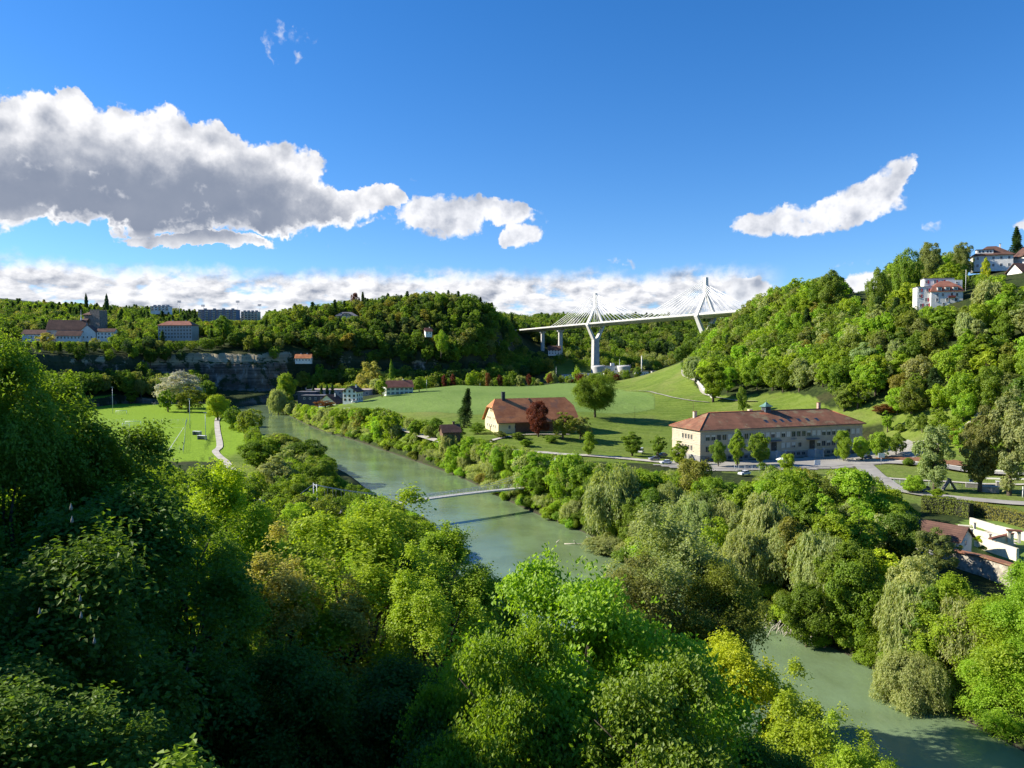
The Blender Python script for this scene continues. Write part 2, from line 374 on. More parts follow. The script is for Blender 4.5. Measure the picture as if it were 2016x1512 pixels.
# ------------------------------------------------------------------ ground heights
LOW = [ (-48, 8, 65), (-51, 30, 68.5), (-52, 44, 66), (-56, 58, 57), (-63, 74, 42), (-33, 20, 38), (-34, 36, 28), (-38, 50, 22), (-44, 66, 16), (-78, 30, 80), (-80, 60, 66),   # unseen left bluff, raised to shade the near trees; then valley floor, the near slope below the viewpoint and the right-hand hill
    (0, -60, 47), (0, 0, 45), (-25, 0, 46), (25, -5, 45), (0, 14, 39), (-25, 15, 42), (25, 14, 37), (0, 30, 25), (-25, 32, 27), (25, 30, 22), (0, 48, 12), (-30, 52, 15), (28, 48, 9),
    (0, 75, 5), (-40, 90, 7), (-50, 130, 5), (20, 80, 4), (-10, 120, 4), (-30, 180, 4), (-80, 180, 5), (-60, 240, 4), (-120, 260, 4.5), (-90, 320, 4), (60, -30, 35), (60, 15, 22), (50, 40, 8),
    (-70, -40, 60), (-85, 40, 72), (-85, 0, 80), (-90, -60, 80), (-140, 30, 88), (-140, -60, 88), (-95, 80, 52), (-150, 90, 70), (-90, 125, 20), (-160, 150, 35), (-200, 60, 85),  # unseen hill behind the left bluff, shaped to throw shade on the near slope
    (-145, 340, 4), (-200, 340, 4), (-260, 340, 5), (-150, 450, 4), (-220, 450, 4), (-310, 450, 6), (-170, 560, 4), (-290, 560, 4), (-230, 650, 4), (-300, 650, 5), (-240, 250, 10), (-350, 400, 25), (-300, 250, 30), (-330, 560, 10),
    (-200, 480, 4), (-260, 600, 4), (-130, 400, 4),
    # east bank and the floor
    (68, 105, 4), (85, 125, 5), (62, 140, 5), (100, 150, 4.5), (95, 165, 8.5), (130, 165, 9), (160, 200, 9.5), (130, 220, 9), (60, 180, 6), (40, 215, 6), (30, 240, 7), (60, 240, 7.5), (100, 240, 8), (90, 280, 7.6), (140, 275, 8), (40, 285, 8),
    (150, 300, 8), (72, 290, 7.4), (147, 318, 7.6), (110, 330, 8), (15, 300, 9), (-5, 310, 10), (40, 325, 8.6), (70, 330, 8), (-30, 345, 10.5), (8, 345, 12.6), (8, 375, 13.6), (-20, 362, 13), (43, 400, 15.5), (40, 365, 11.5), (0, 420, 16), (-60, 440, 14),
    (-45, 380, 10.5), (-85, 480, 13), (-75, 445, 9.5), (-115, 510, 9), (-112, 545, 13), (-150, 590, 6), (-175, 630, 5), (-165, 680, 6), (-88, 590, 17), (-130, 620, 12), (0, 500, 18), (-40, 560, 18.5), (50, 480, 17.5), (60, 560, 19), (-50, 700, 19), (44, 720, 20), (-60, 640, 19),
    (100, 720, 21), (-110, 690, 12), (-60, 740, 8), (20, 745, 12), (160, 780, 18), (100, 850, 21), (150, 850, 21), (100, 924, 23), (60, 880, 21), (220, 860, 22), (200, 940, 28), (60, 1000, 40), (130, 1000, 35), (20, 960, 34), (60, 950, 24), (280, 900, 30),
    # grassy knoll and hill foot
    (85, 400, 13), (77, 370, 10.5), (103, 470, 21), (108, 600, 25), (85, 560, 20), (85, 640, 20.5), (118, 500, 27), (133, 590, 39), (122, 430, 20), (130, 400, 19.5), (110, 370, 12), (151, 415, 25.5), (157, 374, 20), (130, 350, 10), (128, 450, 25), (118, 455, 23), (105, 540, 25), (120, 560, 31), (118, 660, 30), (120, 700, 27),
    (165, 340, 12), (182, 300, 13), (178, 250, 11), (175, 200, 12), (170, 140, 14), (160, 100, 18), (190, 340, 30), (200, 300, 27), (205, 240, 27), (230, 180, 45), (190, 380, 46), (215, 350, 48), (240, 300, 52), (290, 240, 75), (185, 415, 50),
    (232, 418, 77), (222, 400, 70), (250, 385, 76), (299, 478, 99), (280, 430, 92), (300, 380, 93), (350, 400, 108), (420, 480, 108), (420, 300, 108), (350, 250, 98), (600, 400, 110), (340, 480, 102), (330, 520, 104),
    (219, 470, 66), (217, 520, 84), (211, 600, 88), (200, 640, 74), (171, 660, 52), (150, 620, 47), (175, 560, 62), (165, 500, 49), (190, 480, 55), (180, 440, 45), (260, 540, 92), (280, 620, 92), (240, 660, 84), (215, 690, 78), (187, 747, 55), (160, 720, 38), (260, 720, 80), (330, 700, 95), (500, 700, 110), (240, 780, 60), (320, 800, 75), (400, 850, 80),
    # far side of the valley behind the high bridge
    (60, 1130, 62), (20, 1150, 76), (150, 1120, 52), (250, 1100, 46), (330, 1050, 45), (0, 1300, 94), (120, 1270, 92), (250, 1260, 88), (400, 1200, 84), (500, 1100, 85), (200, 1500, 96), (500, 1500, 110), (0, 1700, 100), (700, 1000, 105), (900, 1400, 120),
    (-400, 1300, 100), (-400, 1600, 104), (-1000, 1300, 112), (-800, 1700, 118), (-1450, 2050, 198), (-1800, 2300, 205), (-1100, 2300, 170), (-500, 2300, 118), (0, 2400, 105), (600, 2400, 120), (1500, 2400, 140), (3000, 3000, 160), (-3000, 3000, 200), (3000, -1000, 80), (-3000, -1000, 100), (0, -1500, 60), (1200, 600, 115), (-700, 0, 95), (700, -200, 90), (0, -300, 50),
]
HIGH = [(-380, 930, 66), (-440, 980, 72), (-900, 300, 70), (-560, 500, 46), (-420, 620, 47), (-350, 720, 46), (-290, 745, 48), (-235, 755, 48), (-200, 790, 48), (-120, 815, 48), (-60, 825, 46), (-10, 860, 44), (10, 900, 48), (40, 960, 40), (45, 1020, 44),
        (-464, 790, 60), (-420, 770, 56), (-500, 700, 56), (-330, 790, 60), (-350, 820, 60), (-262, 850, 80), (-230, 800, 62), (-450, 860, 68), (-410, 900, 66), (-600, 900, 80), (-410, 1100, 86), (-330, 1000, 70), (-620, 1080, 96), (-800, 1100, 110), (-700, 700, 72), (-480, 1050, 78),
        (-180, 850, 84), (-180, 900, 92), (-103, 840, 76), (-103, 880, 98), (-60, 880, 98), (-40, 850, 76), (-28, 890, 94), (-8, 895, 72), (8, 930, 60), (25, 960, 46), (-60, 950, 98), (-150, 960, 96), (-20, 980, 84), (10, 1030, 70), (30, 1080, 68), (-100, 1100, 96), (-250, 1100, 92), (-200, 1300, 98), (0, 1300, 94), (-1000, 1300, 112), (-1450, 2050, 198), (-400, 1600, 104), (0, 1700, 100), (-200, 1050, 95), (-3000, 3000, 190), (-2000, 1500, 125), (-2500, 0, 95), (0, 3000, 105), (-1000, 3000, 130), (-1100, 1150, 108), (-1300, 700, 95)]
CLIFF = [(-1600, -200), (-900, 250), (-560, 470), (-450, 570), (-400, 640), (-352, 698), (-300, 728), (-235, 738), (-205, 770), (-140, 795), (-60, 806), (-15, 838), (15, 890), (40, 950), (60, 1040), (70, 1200), (60, 1500)]
CLF = densify(CLIFF, 25.0)
def rbf_fit(P):
    P = np.array(P, float); n = len(P); D = np.hypot(P[:, None, 0] - P[None, :, 0], P[:, None, 1] - P[None, :, 1])
    A = np.zeros((n + 3, n + 3)); A[:n, :n] = D - np.eye(n) * 2.0; A[:n, n] = 1; A[:n, n + 1] = P[:, 0] / 1000; A[:n, n + 2] = P[:, 1] / 1000; A[n:, :n] = A[:n, n:].T
    return P, np.linalg.solve(A, np.concatenate([P[:, 2], np.zeros(3)]))
_FL = rbf_fit(LOW); _FH = rbf_fit(HIGH)
def rbf(fit, x, y):
    P, w = fit; r = w[len(P)] + w[len(P) + 1] * x / 1000 + w[len(P) + 2] * y / 1000
    for i in range(len(P)): r = r + w[i] * np.sqrt((x - P[i, 0]) ** 2 + (y - P[i, 1]) ** 2 + 9.0)
    return r
PITCH_A = [(-146, 334), (-139, 338), (-262, 650), (-320, 650), (-320, 334)]   # the sports ground
def height(x, y):
    sh = np.shape(x); x = np.asarray(x, float).ravel(); y = np.asarray(y, float).ravel()
    lo = rbf(_FL, x, y)
    need = y > 150; hi = np.array(lo)
    far = need & (x < 160)
    if far.any(): hi[far] = rbf(_FH, x[far], y[far])
    d, s = polydist(x, y, CLF); sd = d * s
    w = 10 + 60 * sstep(x, -30, 20)
    j = (fbm(x * 0.03, y * 0.03, 3) - 0.5) * 22 + (fbm(x * 0.13, y * 0.13, 9, 3) - 0.5) * 9
    j = j * sstep(w, 60, 12)
    t = np.clip((sd + j) / w, 0, 1)
    prof = np.where(w < 20, 0.10 * sstep(t, 0, .25) + 0.62 * sstep(t, .25, .5) + .08 * t + 0.20 * sstep(t, .78, .95), sstep(t, 0, 1))
    z = lo + (hi - lo) * prof * far
    z = z + (fbm(x * 0.02, y * 0.02, 21) - 0.47) * 3.0 * sstep(z, 24, 45) + (fbm(x * 0.1, y * 0.1, 5, 3) - 0.44) * 0.5
    # flat sports ground
    pf = inpoly(x, y, [(-130, 320), (-250, 665), (-340, 665), (-340, 320)]); z = np.where(pf, np.minimum(z, 4.0 + 0 * z) * 0 + 4.0, z)
    dr, _ = polydist(x, y, CL[::2]); z = np.where(dr < 60, -2.2 + (z + 2.2) * sstep(dr, HW - 2.5, HW + 9), z)
    return z.reshape(sh)
def H1(x, y): return float(height(np.array([float(x)]), np.array([float(y)]))[0])
def at(px, py, Y):
    """world point seen at a photograph pixel at forward distance Y"""
    v = (756 - py) / F; yy = math.cos(PITCH) + v * math.sin(PITCH); zz = -math.sin(PITCH) + v * math.cos(PITCH)
    return Vector(((px - 1008) / F / yy * Y, Y, CAMZ + zz / yy * Y))
def project(x, y, z):
    dy = np.asarray(y, float); dz = np.asarray(z, float) - CAMZ; f = dy * math.cos(PITCH) - dz * math.sin(PITCH); u = dy * math.sin(PITCH) + dz * math.cos(PITCH)
    f = np.where(f < 0.1, 0.1, f); return 1008 + F * np.asarray(x, float) / f, 756 - F * u / f, f
# ------------------------------------------------------------------ ground sheet (polar grid round the viewpoint)
def ground():
    a_in = np.linspace(-44, 44, 620); a_out = np.linspace(44, 316, 110)[1:-1]
    ang = np.radians(np.concatenate([a_in, a_out])); na = len(ang)
    r = [0.0]
    rr = 3.0
    while rr < 6500:
        r.append(rr); rr += 2.0 if rr < 60 else 3.0 if rr < 300 else 3.2 if rr < 640 else 2.0 if rr < 860 else 4.5 if rr < 1350 else rr * 0.03
    r = np.array(r[1:]); nr = len(r)
    A, RR = np.meshgrid(ang, r); X = RR * np.sin(A); Y = RR * np.cos(A); Z = height(X, Y)
    V = np.stack([X.ravel(), Y.ravel(), Z.ravel()], 1); V = np.vstack([V, [[0, 0, H1(0, 0)]]])
    i = np.arange(nr - 1)[:, None] * na; k = np.arange(na)[None, :]; k2 = (k + 1) % na
    Q = np.stack([(i + k).ravel(), (i + na + k).ravel(), (i + na + k2).ravel(), (i + k2).ravel()], 1)[:, ::-1]
    tri = np.stack([np.full(na, nr * na), np.arange(na), (np.arange(na) + 1) % na, (np.arange(na) + 1) % na], 1)[:, [0, 2, 1, 1]]
    # land cover: meadow, crop field, forest floor, earth
    x, y = V[:, 0], V[:, 1]; jx = x + (fbm(x * .05, y * .05, 31) - .5) * 8; jy = y + (fbm(x * .05, y * .05, 32) - .5) * 8
    cover = np.zeros((len(V), 4)); cover[:, 3] = 1
    crop = inpoly(x, y, CROP); cover[:, 0] = crop
    meadow = inpoly(jx, jy, MEADOW) | inpoly(jx, jy, LAWN) | inpoly(jx, jy, SLOPE_GRASS) | inpoly(jx, jy, FOOT) | inpoly(jx, jy, YARD) | inpoly(jx, jy, WEST) | inpoly(jx, jy, BANKGRASS); cover[:, 1] = meadow & ~crop
    cover[:, 2] = inpoly(jx, jy, YARD)
    me = npmesh('ground', V, Q, ground_mat(), {'cover': ('POINT', 'FLOAT_COLOR', cover)}, smooth=True)
    o = link('ground', me); tag(o, kind='structure'); return o
CROP = [(-118, 548), (-84, 476), (-50, 446), (-20, 420), (10, 432), (60, 420), (82, 440), (92, 500), (84, 560), (78, 620), (90, 700), (60, 722), (-40, 706), (-70, 660), (-92, 600)]
MEADOW = [(-118, 548), (-84, 470), (-52, 404), (-34, 352), (-12, 306), (30, 288), (60, 284), (72, 300), (100, 335), (158, 352), (175, 345), (185, 352), (158, 374), (151, 418), (128, 442), (118, 458), (120, 500), (134, 590), (138, 640), (120, 725), (60, 730), (-60, 712), (-95, 600)]
LAWN = [(-125, 320), (-246, 662), (-345, 662), (-345, 320)]
SLOPE_GRASS = [(0, 880), (20, 960), (75, 1010), (110, 960), (140, 940), (110, 880), (60, 890), (45, 930)]
FOOT = [(147, 316), (165, 345), (205, 350), (222, 320), (215, 260), (195, 215), (150, 210), (138, 250), (150, 296)]
BANKGRASS = [(-4, 262), (-22, 308), (-48, 357), (-85, 425), (-125, 492), (-165, 578), (-112, 560), (-80, 490), (-50, 440), (-14, 300)]
WEST = [(-60, 190), (-142, 360), (-246, 662), (-225, 655), (-150, 470), (-95, 325), (-45, 205)]
YARD = [(60, 285), (150, 312), (172, 322), (160, 200), (130, 160), (100, 235)]
def ground_mat():
    m = bpy.data.materials.new('ground_cover'); m.use_nodes = True; nt = m.node_tree; g = G(nt); p = nt.nodes['Principled BSDF']
    geo = g.node('ShaderNodeNewGeometry'); x, y, z = g.sep(geo.outputs['Position']); nx, ny, nz = g.sep(geo.outputs['True Normal'])
    at_ = g.node('ShaderNodeAttribute', attribute_name='cover'); cr, me, yd = g.sep(at_.outputs['Color'])
    P = geo.outputs['Position']
    n1 = g.noise(P, 0.04, 6, 0.6); n2 = g.noise(P, 0.5, 5, 0.7); n3 = g.noise(P, 0.010, 4, 0.6)
    floor = g.mix(g.step(n2, 0.35, 0.65), (0.020, 0.032, 0.010), (0.045, 0.065, 0.016))
    floor = g.mix(g.step(n1, 0.5, 0.7) * 0.5, floor, (0.07, 0.055, 0.03))
    cropc = g.mix(g.step(n3 + n2 * 0.12, 0.42, 0.66), (0.120, 0.195, 0.040), (0.155, 0.235, 0.052))
    rows = g.noise(g.xyz(x * 0.5 + y * 0.06, y * 0.02, 0.0), 1.0, 3, 0.6); cropc = g.mix(g.step(rows, 0.35, 0.7) * 0.22, cropc, (0.19, 0.25, 0.085))
    mead = g.mix(g.step(n1 * 0.6 + n2 * 0.4, 0.38, 0.62), (0.095, 0.150, 0.018), (0.150, 0.205, 0.030))
    mead = g.mix(g.step(g.noise(g.xyz(x, y, 7.0), 0.022, 7, 0.65), 0.50, 0.66) * 0.6, mead, (0.20, 0.205, 0.065))
    mow = g.m('SINE', (x * 0.35 + y * 0.94 + (n1 - 0.5) * 30.0) * 0.9); mead = g.mix(g.step(mow, -0.2, 0.9) * 0.28, mead, (0.20, 0.25, 0.06))
    wv = g.noise(g.xyz(x * 0.9, y * 0.25, 4.0), 1.0, 6, 0.75); mead = g.mix(g.step(wv, 0.54, 0.66) * 0.5, mead, (0.06, 0.095, 0.02))
    lawn = g.mix(g.step(n2, 0.3, 0.7), (0.165, 0.275, 0.016), (0.205, 0.315, 0.022))
    c = g.mix(me, floor, mead); c = g.mix(cr, c, cropc)
    c = g.mix(me * g.step(x, -118.0, -128.0), c, lawn)
    yardc = g.mix(g.step(n2, 0.35, 0.65), (0.10, 0.16, 0.03), (0.18, 0.15, 0.09))
    c = g.mix(yd * 0.25, c, yardc)
    # rock where it is steep
    st = g.noise(g.xyz(x * 0.02, y * 0.02, z * 0.55), 1.0, 6, 0.6); bl = g.noise(g.xyz(x * 0.11, y * 0.11, z * 0.05), 1.0, 6, 0.65)
    rk = g.mix(g.step(st * 0.5 + bl * 0.5, 0.42, 0.60), (0.085, 0.066, 0.050), (0.195, 0.165, 0.13))
    rk = g.mix(g.step(bl, 0.56, 0.66) * g.step(z, 4.0, 12.0), rk, (0.30, 0.275, 0.235))
    rk = g.mix(g.step(z + (n2 - 0.5) * 5.0 + (n1 - 0.5) * 12.0, 36.0, 38.5), rk, g.mix(g.step(st, 0.4, 0.6), (0.27, 0.225, 0.14), (0.40, 0.34, 0.22)))
    veg = g.step(g.noise(P, 0.06, 7, 0.7) + (g.step(x, -235.0, -215.0) + g.step(x, -335.0, -350.0)) * 0.16, 0.53, 0.58)
    rk = g.mix(veg * 0.9, rk, (0.025, 0.04, 0.015))
    c = g.mix(g.step(nz, 0.74, 0.60) * g.step(y - x * 0.5, 720.0, 780.0), c, rk)
    # wet mud at the water's edge
    c = g.mix(g.step(z + (n2 - 0.5) * 1.6, 0.7, 0.1), c, (0.060, 0.055, 0.038))
    nt.links.new(c.o, p.inputs['Base Color']); p.inputs['Roughness'].default_value = 0.95; p.inputs['Specular IOR Level'].default_value = 0.1
    nt.links.new(g.bump(n2 + st * 2.0 + bl * 1.5, 0.8, 0.5).o, p.inputs['Normal'])
    return m
GROUND = ground()
# ------------------------------------------------------------------ river water
def river():
    m = bpy.data.materials.new('river_water'); m.use_nodes = True; nt = m.node_tree; g = G(nt); p = nt.nodes['Principled BSDF']
    geo = g.node('ShaderNodeNewGeometry'); x, y, z = g.sep(geo.outputs['Position'])
    n = g.noise(g.xyz(x * 0.05 - y * 0.02, y * 0.05 + x * 0.02, 0.0), 1.0, 5, 0.6)
    c = g.mix(g.step(n, 0.35, 0.65), (0.130, 0.180, 0.080), (0.170, 0.240, 0.125))
    fl = g.noise(g.xyz(x * 0.30 + y * 0.10, y * 0.12 - x * 0.06, 3.0), 1.0, 6, 0.65)
    c = g.mix(g.step(fl, 0.60, 0.70) * 0.25, c, (0.20, 0.25, 0.15))
    nt.links.new(c.o, p.inputs['Base Color']); p.inputs['Roughness'].default_value = 0.11; p.inputs['IOR'].default_value = 1.33
    w1 = g.noise(g.xyz(x, y, 0.0), 1.1, 5, 0.6); w2 = g.noise(g.xyz(x, y, 9.0), 0.22, 4, 0.6)
    nt.links.new(g.bump(w1 * 0.6 + w2 * 1.2 + fl, 0.42, 0.14).o, p.inputs['Normal'])
    nrm = np.gradient(CL, axis=0); nrm /= np.linalg.norm(nrm, axis=1)[:, None]; nrm = np.stack([-nrm[:, 1], nrm[:, 0]], 1)
    offs = np.linspace(-24, 24, 7); V = np.concatenate([np.column_stack([CL + nrm * o, np.zeros(len(CL))]) for o in offs]); n_ = len(CL)
    Q = np.array([(j * n_ + i, j * n_ + i + 1, (j + 1) * n_ + i + 1, (j + 1) * n_ + i) for j in range(len(offs) - 1) for i in range(n_ - 1)])
    o = link('river_water', npmesh('river_water', V, Q, m, smooth=True)); tag(o, kind='structure')
river()
def ribbon(name, pts, width, m, lift=0.12, label=None, cat=None, kind='structure', step=3.0, n=4, zf=None):
    P = densify(pts, step); t = np.gradient(P, axis=0); t /= np.linalg.norm(t, axis=1)[:, None]; nn = np.stack([-t[:, 1], t[:, 0]], 1)
    w = np.asarray(width if hasattr(width, '__len__') else [width, width], float); wi = np.interp(np.linspace(0, 1, len(P)), np.linspace(0, 1, len(w)), w)
    V = []
    for o in np.linspace(-0.5, 0.5, n):
        q = P + nn * (wi * o)[:, None]; V.append(np.column_stack([q, height(q[:, 0], q[:, 1]) + lift]))
    L = len(P); V = np.concatenate(V); V[:, 2] = np.tile(np.max(V[:, 2].reshape(n, L), axis=0), n) if kind == 'structure' and zf is None else V[:, 2]
    Q = np.array([(j * L + i, j * L + i + 1, (j + 1) * L + i + 1, (j + 1) * L + i) for j in range(n - 1) for i in range(L - 1)])
    o = link(name, npmesh(name, V, Q, m, smooth=True)); tag(o, label, cat, kind=kind); return o
def patch(name, poly, m, lift=0.12, res=3.0):
    P = np.array(poly); x0, y0 = P.min(0); x1, y1 = P.max(0); xs = np.arange(x0, x1 + res, res); ys = np.arange(y0, y1 + res, res)
    X, Y = np.meshgrid(xs, ys); X = X.ravel(); Y = Y.ravel(); Z = height(X, Y) + lift; nx = len(xs); Q = []
    cx = X.reshape(len(ys), nx)[:-1, :-1] + res / 2; cy = Y.reshape(len(ys), nx)[:-1, :-1] + res / 2; ins = inpoly(cx, cy, poly)
    for j, i in zip(*np.nonzero(ins)): Q.append((j * nx + i, j * nx + i + 1, (j + 1) * nx + i + 1, (j + 1) * nx + i))
    o = link(name, npmesh(name, np.column_stack([X, Y, Z]), np.array(Q), m, smooth=True)); tag(o, kind='structure'); return o
# ------------------------------------------------------------------ foliage
def leaf_mat(name, merged=False, trans=0.50, gloss=0.5):
    m = bpy.data.materials.new(name); m.use_nodes = True; nt = m.node_tree; g = G(nt); nt.nodes.remove(nt.nodes['Principled BSDF'])
    out = [n for n in nt.nodes if n.type == 'OUTPUT_MATERIAL'][0]
    if merged: base = g.node('ShaderNodeAttribute', attribute_name='tint').outputs['Color']
    else: base = g.node('ShaderNodeObjectInfo').outputs['Color']
    v = g.node('ShaderNodeAttribute', attribute_name='leafvar').outputs['Fac']
    v = E(g, v)
    dark = g.mix(1.0, base, (0.74, 0.80, 0.72), 'MULTIPLY'); lite = g.mix(1.0, base, (1.36, 1.20, 1.0), 'MULTIPLY')
    c = g.mix(v, dark, lite)
    d = g.node('ShaderNodeBsdfDiffuse'); nt.links.new(c.o, d.inputs[0])
    t = g.node('ShaderNodeBsdfTranslucent'); ct = g.mix(1.0, c, (1.25, 1.25, 0.55), 'MULTIPLY'); nt.links.new(ct.o, t.inputs[0])
    mx = g.node('ShaderNodeMixShader'); mx.inputs[0].default_value = trans; nt.links.new(d.outputs[0], mx.inputs[1]); nt.links.new(t.outputs[0], mx.inputs[2])
    gl = g.node('ShaderNodeBsdfGlossy'); gl.inputs['Roughness'].default_value = gloss; gl.inputs[0].default_value = (1, 1, 1, 1)
    m2 = g.node('ShaderNodeMixShader'); m2.inputs[0].default_value = 0.014; nt.links.new(mx.outputs[0], m2.inputs[1]); nt.links.new(gl.outputs[0], m2.inputs[2])
    nt.links.new(m2.outputs[0], out.inputs[0]); return m
M_LEAF = leaf_mat('leaves'); M_LEAF_FAR = leaf_mat('leaves_of_woodland', merged=True)
def unit(v): return v / (np.linalg.norm(v, axis=1)[:, None] + 1e-9)
def sphere(rg, n): return unit(rg.normal(size=(n, 3)))
def leaf_quads(rg, P, N, L, W, droop=0.0, fold=0.18, T=None):
    n = len(P)
    if T is None:
        T = np.cross(N, sphere(rg, n)); T = unit(T)
    if droop: T = unit(T + np.array([0, 0, -droop]))
    B = unit(np.cross(N, T)); N = np.cross(T, B)
    L = np.broadcast_to(np.asarray(L, float), (n,))[:, None]; W = np.broadcast_to(np.asarray(W, float), (n,))[:, None]
    up = N * W * fold
    V = np.stack([P - T * L / 2, P + B * W / 2 + up - T * L * 0.05, P + T * L / 2, P - B * W / 2 + up - T * L * 0.05], 1).reshape(-1, 3)
    Q = np.arange(n * 4).reshape(n, 4); return V, Q
def crown_geo(kind, seed, n, leaf, Hh=14.0, Rr=5.0, near=False, base=0.22, twig=0.0):
    """returns leaf centres, normals, lengths, widths, tangents and the cluster centres"""
    rg = np.random.default_rng(seed); T = None
    if kind in ('round', 'tall', 'bush', 'loose', 'birch', 'dome'):
        K = {'dome': 110, 'round': 84, 'tall': 80, 'bush': 34, 'loose': 76, 'birch': 84}[kind]
        z0 = Hh * base; hz = (Hh - z0) / 2; zc = z0 + hz; d = sphere(rg, K); f = 0.74 + 0.26 * rg.random(K); f[: K // 5] *= 0.5
        if kind in ('loose', 'birch'): f = 0.5 + 0.52 * rg.random(K)
        lump = 1 + 0.20 * np.sin(d[:, 0] * 3.1 + seed) * np.cos(d[:, 1] * 2.7 + seed * 1.7) + 0.10 * rg.normal(size=K)
        prof = np.ones(K); lump = lump * (1 + 0.16 * np.sin(np.arctan2(d[:, 1], d[:, 0]) * 3 + seed * 2.3) + 0.12 * np.sin(d[:, 2] * 6 + seed))
        if kind == 'dome': lump = 1 + .05 * rg.normal(size=K); f = .80 + .2 * rg.random(K); f[:K // 5] *= .5; d[:, 2] = np.where(d[:, 2] < 0, d[:, 2] * .8, d[:, 2])
        if kind == 'tall': prof = np.where(d[:, 2] > 0, 1 - 0.35 * d[:, 2], 1 - 0.25 * np.abs(d[:, 2]))
        if kind == 'bush': d[:, 2] = np.abs(d[:, 2]) * 1.0 - 0.25
        if kind == 'round': prof = np.where(d[:, 2] < 0, 1.0, 1.0)
        rr = Rr * 0.80 * lump * f; C = np.column_stack([d[:, 0] * rr * prof, d[:, 1] * rr * prof, zc + d[:, 2] * hz * 0.82 * f * (1 + 0.08 * rg.normal(size=K))])
        rc = Rr * {'dome': .24, 'round': .25, 'tall': .24, 'bush': .36, 'loose': .20, 'birch': .20}[kind] * (0.55 + 0.95 * rg.random(K) ** 1.5)
        w = rc ** 2; w /= w.sum(); idx = rg.choice(K, n, p=w)
        ctr = np.array([0, 0, zc]); outw = unit((C - ctr) * np.array([1, 1, 0.8]))
        if near:
            S = max(8, int(n / 46)); si = rg.choice(K, S, p=w); sdv = unit(sphere(rg, S) + outw[si] * 0.55 + np.array([0, 0, 0.35]))
            sp = C[si] + sdv * (rc[si] * (0.5 + 0.55 * rg.random(S)) * np.where(rg.random(S) < .14, 1.45, 1))[:, None] * np.array([1, 1, 0.8])
            k = rg.integers(0, S, n); off = rg.normal(size=(n, 3)) * np.array([1, 1, 0.45]) * (twig or leaf * 2.1)
            off[:, 2] -= 0.25 * (off[:, 0] ** 2 + off[:, 1] ** 2) / (twig or leaf * 2.1)
            P = sp[k] + off; N = unit(sdv[k] * 0.5 + np.array([0, 0, 0.9]) + rg.normal(size=(n, 3)) * 0.42)
        else:
            dv = unit(sphere(rg, n) + outw[idx] * 0.55 + np.array([0, 0, 0.30])); rad = rc[idx] * (0.62 + 0.46 * rg.random(n) ** 0.7) * np.where(rg.random(n) < .10, 1.35, 1)
            P = C[idx] + dv * rad[:, None] * np.array([1, 1, 0.85]); N = unit(dv * 1.0 + rg.normal(size=(n, 3)) * 0.42 + np.array([0, 0, 0.2]))
        L = leaf * (0.7 + 0.6 * rg.random(n)); W = L * (0.72 if not near else 0.66)
        var = np.clip(0.5 + 0.22 * rg.normal(size=n) + 0.25 * (rg.random(K)[idx if not near else si[k]] - 0.5), 0, 1)
    elif kind == 'willow':
        K = 70; z0 = Hh * base; hz = (Hh - z0) / 2; zc = z0 + hz; d = sphere(rg, K); d[:, 2] = d[:, 2] * 0.8 + 0.2; f = 0.55 + 0.45 * rg.random(K)
        C = np.column_stack([d[:, 0] * Rr * .8 * f, d[:, 1] * Rr * .8 * f, zc + d[:, 2] * hz * .9 * f]); S = max(60, n // 26)
        si = rg.integers(0, K, S); q = unit(sphere(rg, S) + np.array([0, 0, 0.5])); rcl = Rr * 0.26
        top = C[si] + q * rcl; ln = Rr * (0.25 + 0.45 * rg.random(S)); k = rg.integers(0, S, n); t = rg.random(n)
        outd = unit(top[k] * np.array([1, 1, 0]) + rg.normal(size=(n, 3)) * 0.3)
        P = top[k] + outd * (t * 0.28 * ln[k])[:, None] * np.array([1, 1, 0]) + np.array([0, 0, -1.0]) * (t ** 1.5 * ln[k])[:, None] + rg.normal(size=(n, 3)) * leaf * 0.5
        N = unit(outd * 0.7 + rg.normal(size=(n, 3)) * 0.6 + np.array([0, 0, 0.5])); T = unit(np.array([0, 0, -1.0]) + outd * 0.4 + rg.normal(size=(n, 3)) * 0.35)
        L = leaf * (0.8 + 0.8 * rg.random(n)) * 1.25; W = L * 0.34; var = np.clip(0.5 + 0.25 * rg.normal(size=n), 0, 1)
    elif kind == 'conifer':
        h = rg.random(n) ** 0.75 * 0.93 + 0.05; lay = np.round(h * 24 + rg.normal(size=n) * 0.12) / 24; h = 0.35 * h + 0.65 * lay
        nb = 11; az = rg.integers(0, nb, n) / nb * 2 * np.pi + lay * 61.7 + rg.normal(size=n) * 0.12
        rmax = Rr * (1 - h) ** 0.85 * (0.82 + 0.3 * np.sin(lay * 131.0 + az * 2.0)) + 0.12; r = rmax * rg.random(n) ** 0.55
        P = np.column_stack([np.cos(az) * r, np.sin(az) * r, Hh * h - r * 0.32 + r * r * 0.02]); P += rg.normal(size=(n, 3)) * leaf * 0.3
        rad = np.column_stack([np.cos(az), np.sin(az), -0.3 * np.ones(n)]); T = unit(rad + rg.normal(size=(n, 3)) * 0.35)
        N = unit(np.array([0, 0, 1.0]) + rg.normal(size=(n, 3)) * 0.45 + rad * 0.2); L = leaf * (0.8 + 0.6 * rg.random(n)); W = L * 0.45; var = np.clip(0.5 + 0.25 * rg.normal(size=n), 0, 1)
        C = np.array([[0, 0, Hh * 0.9]])
    elif kind == 'column':     # Lombardy poplar
        h = rg.random(n); az = rg.random(n) * 6.283; rr = Rr * np.sin(np.pi * np.clip(h * 0.95 + 0.08, 0, 1)) ** 0.6 * (0.6 + 0.45 * rg.random(n)) * (1 + 0.15 * np.sin(h * 40 + az * 2))
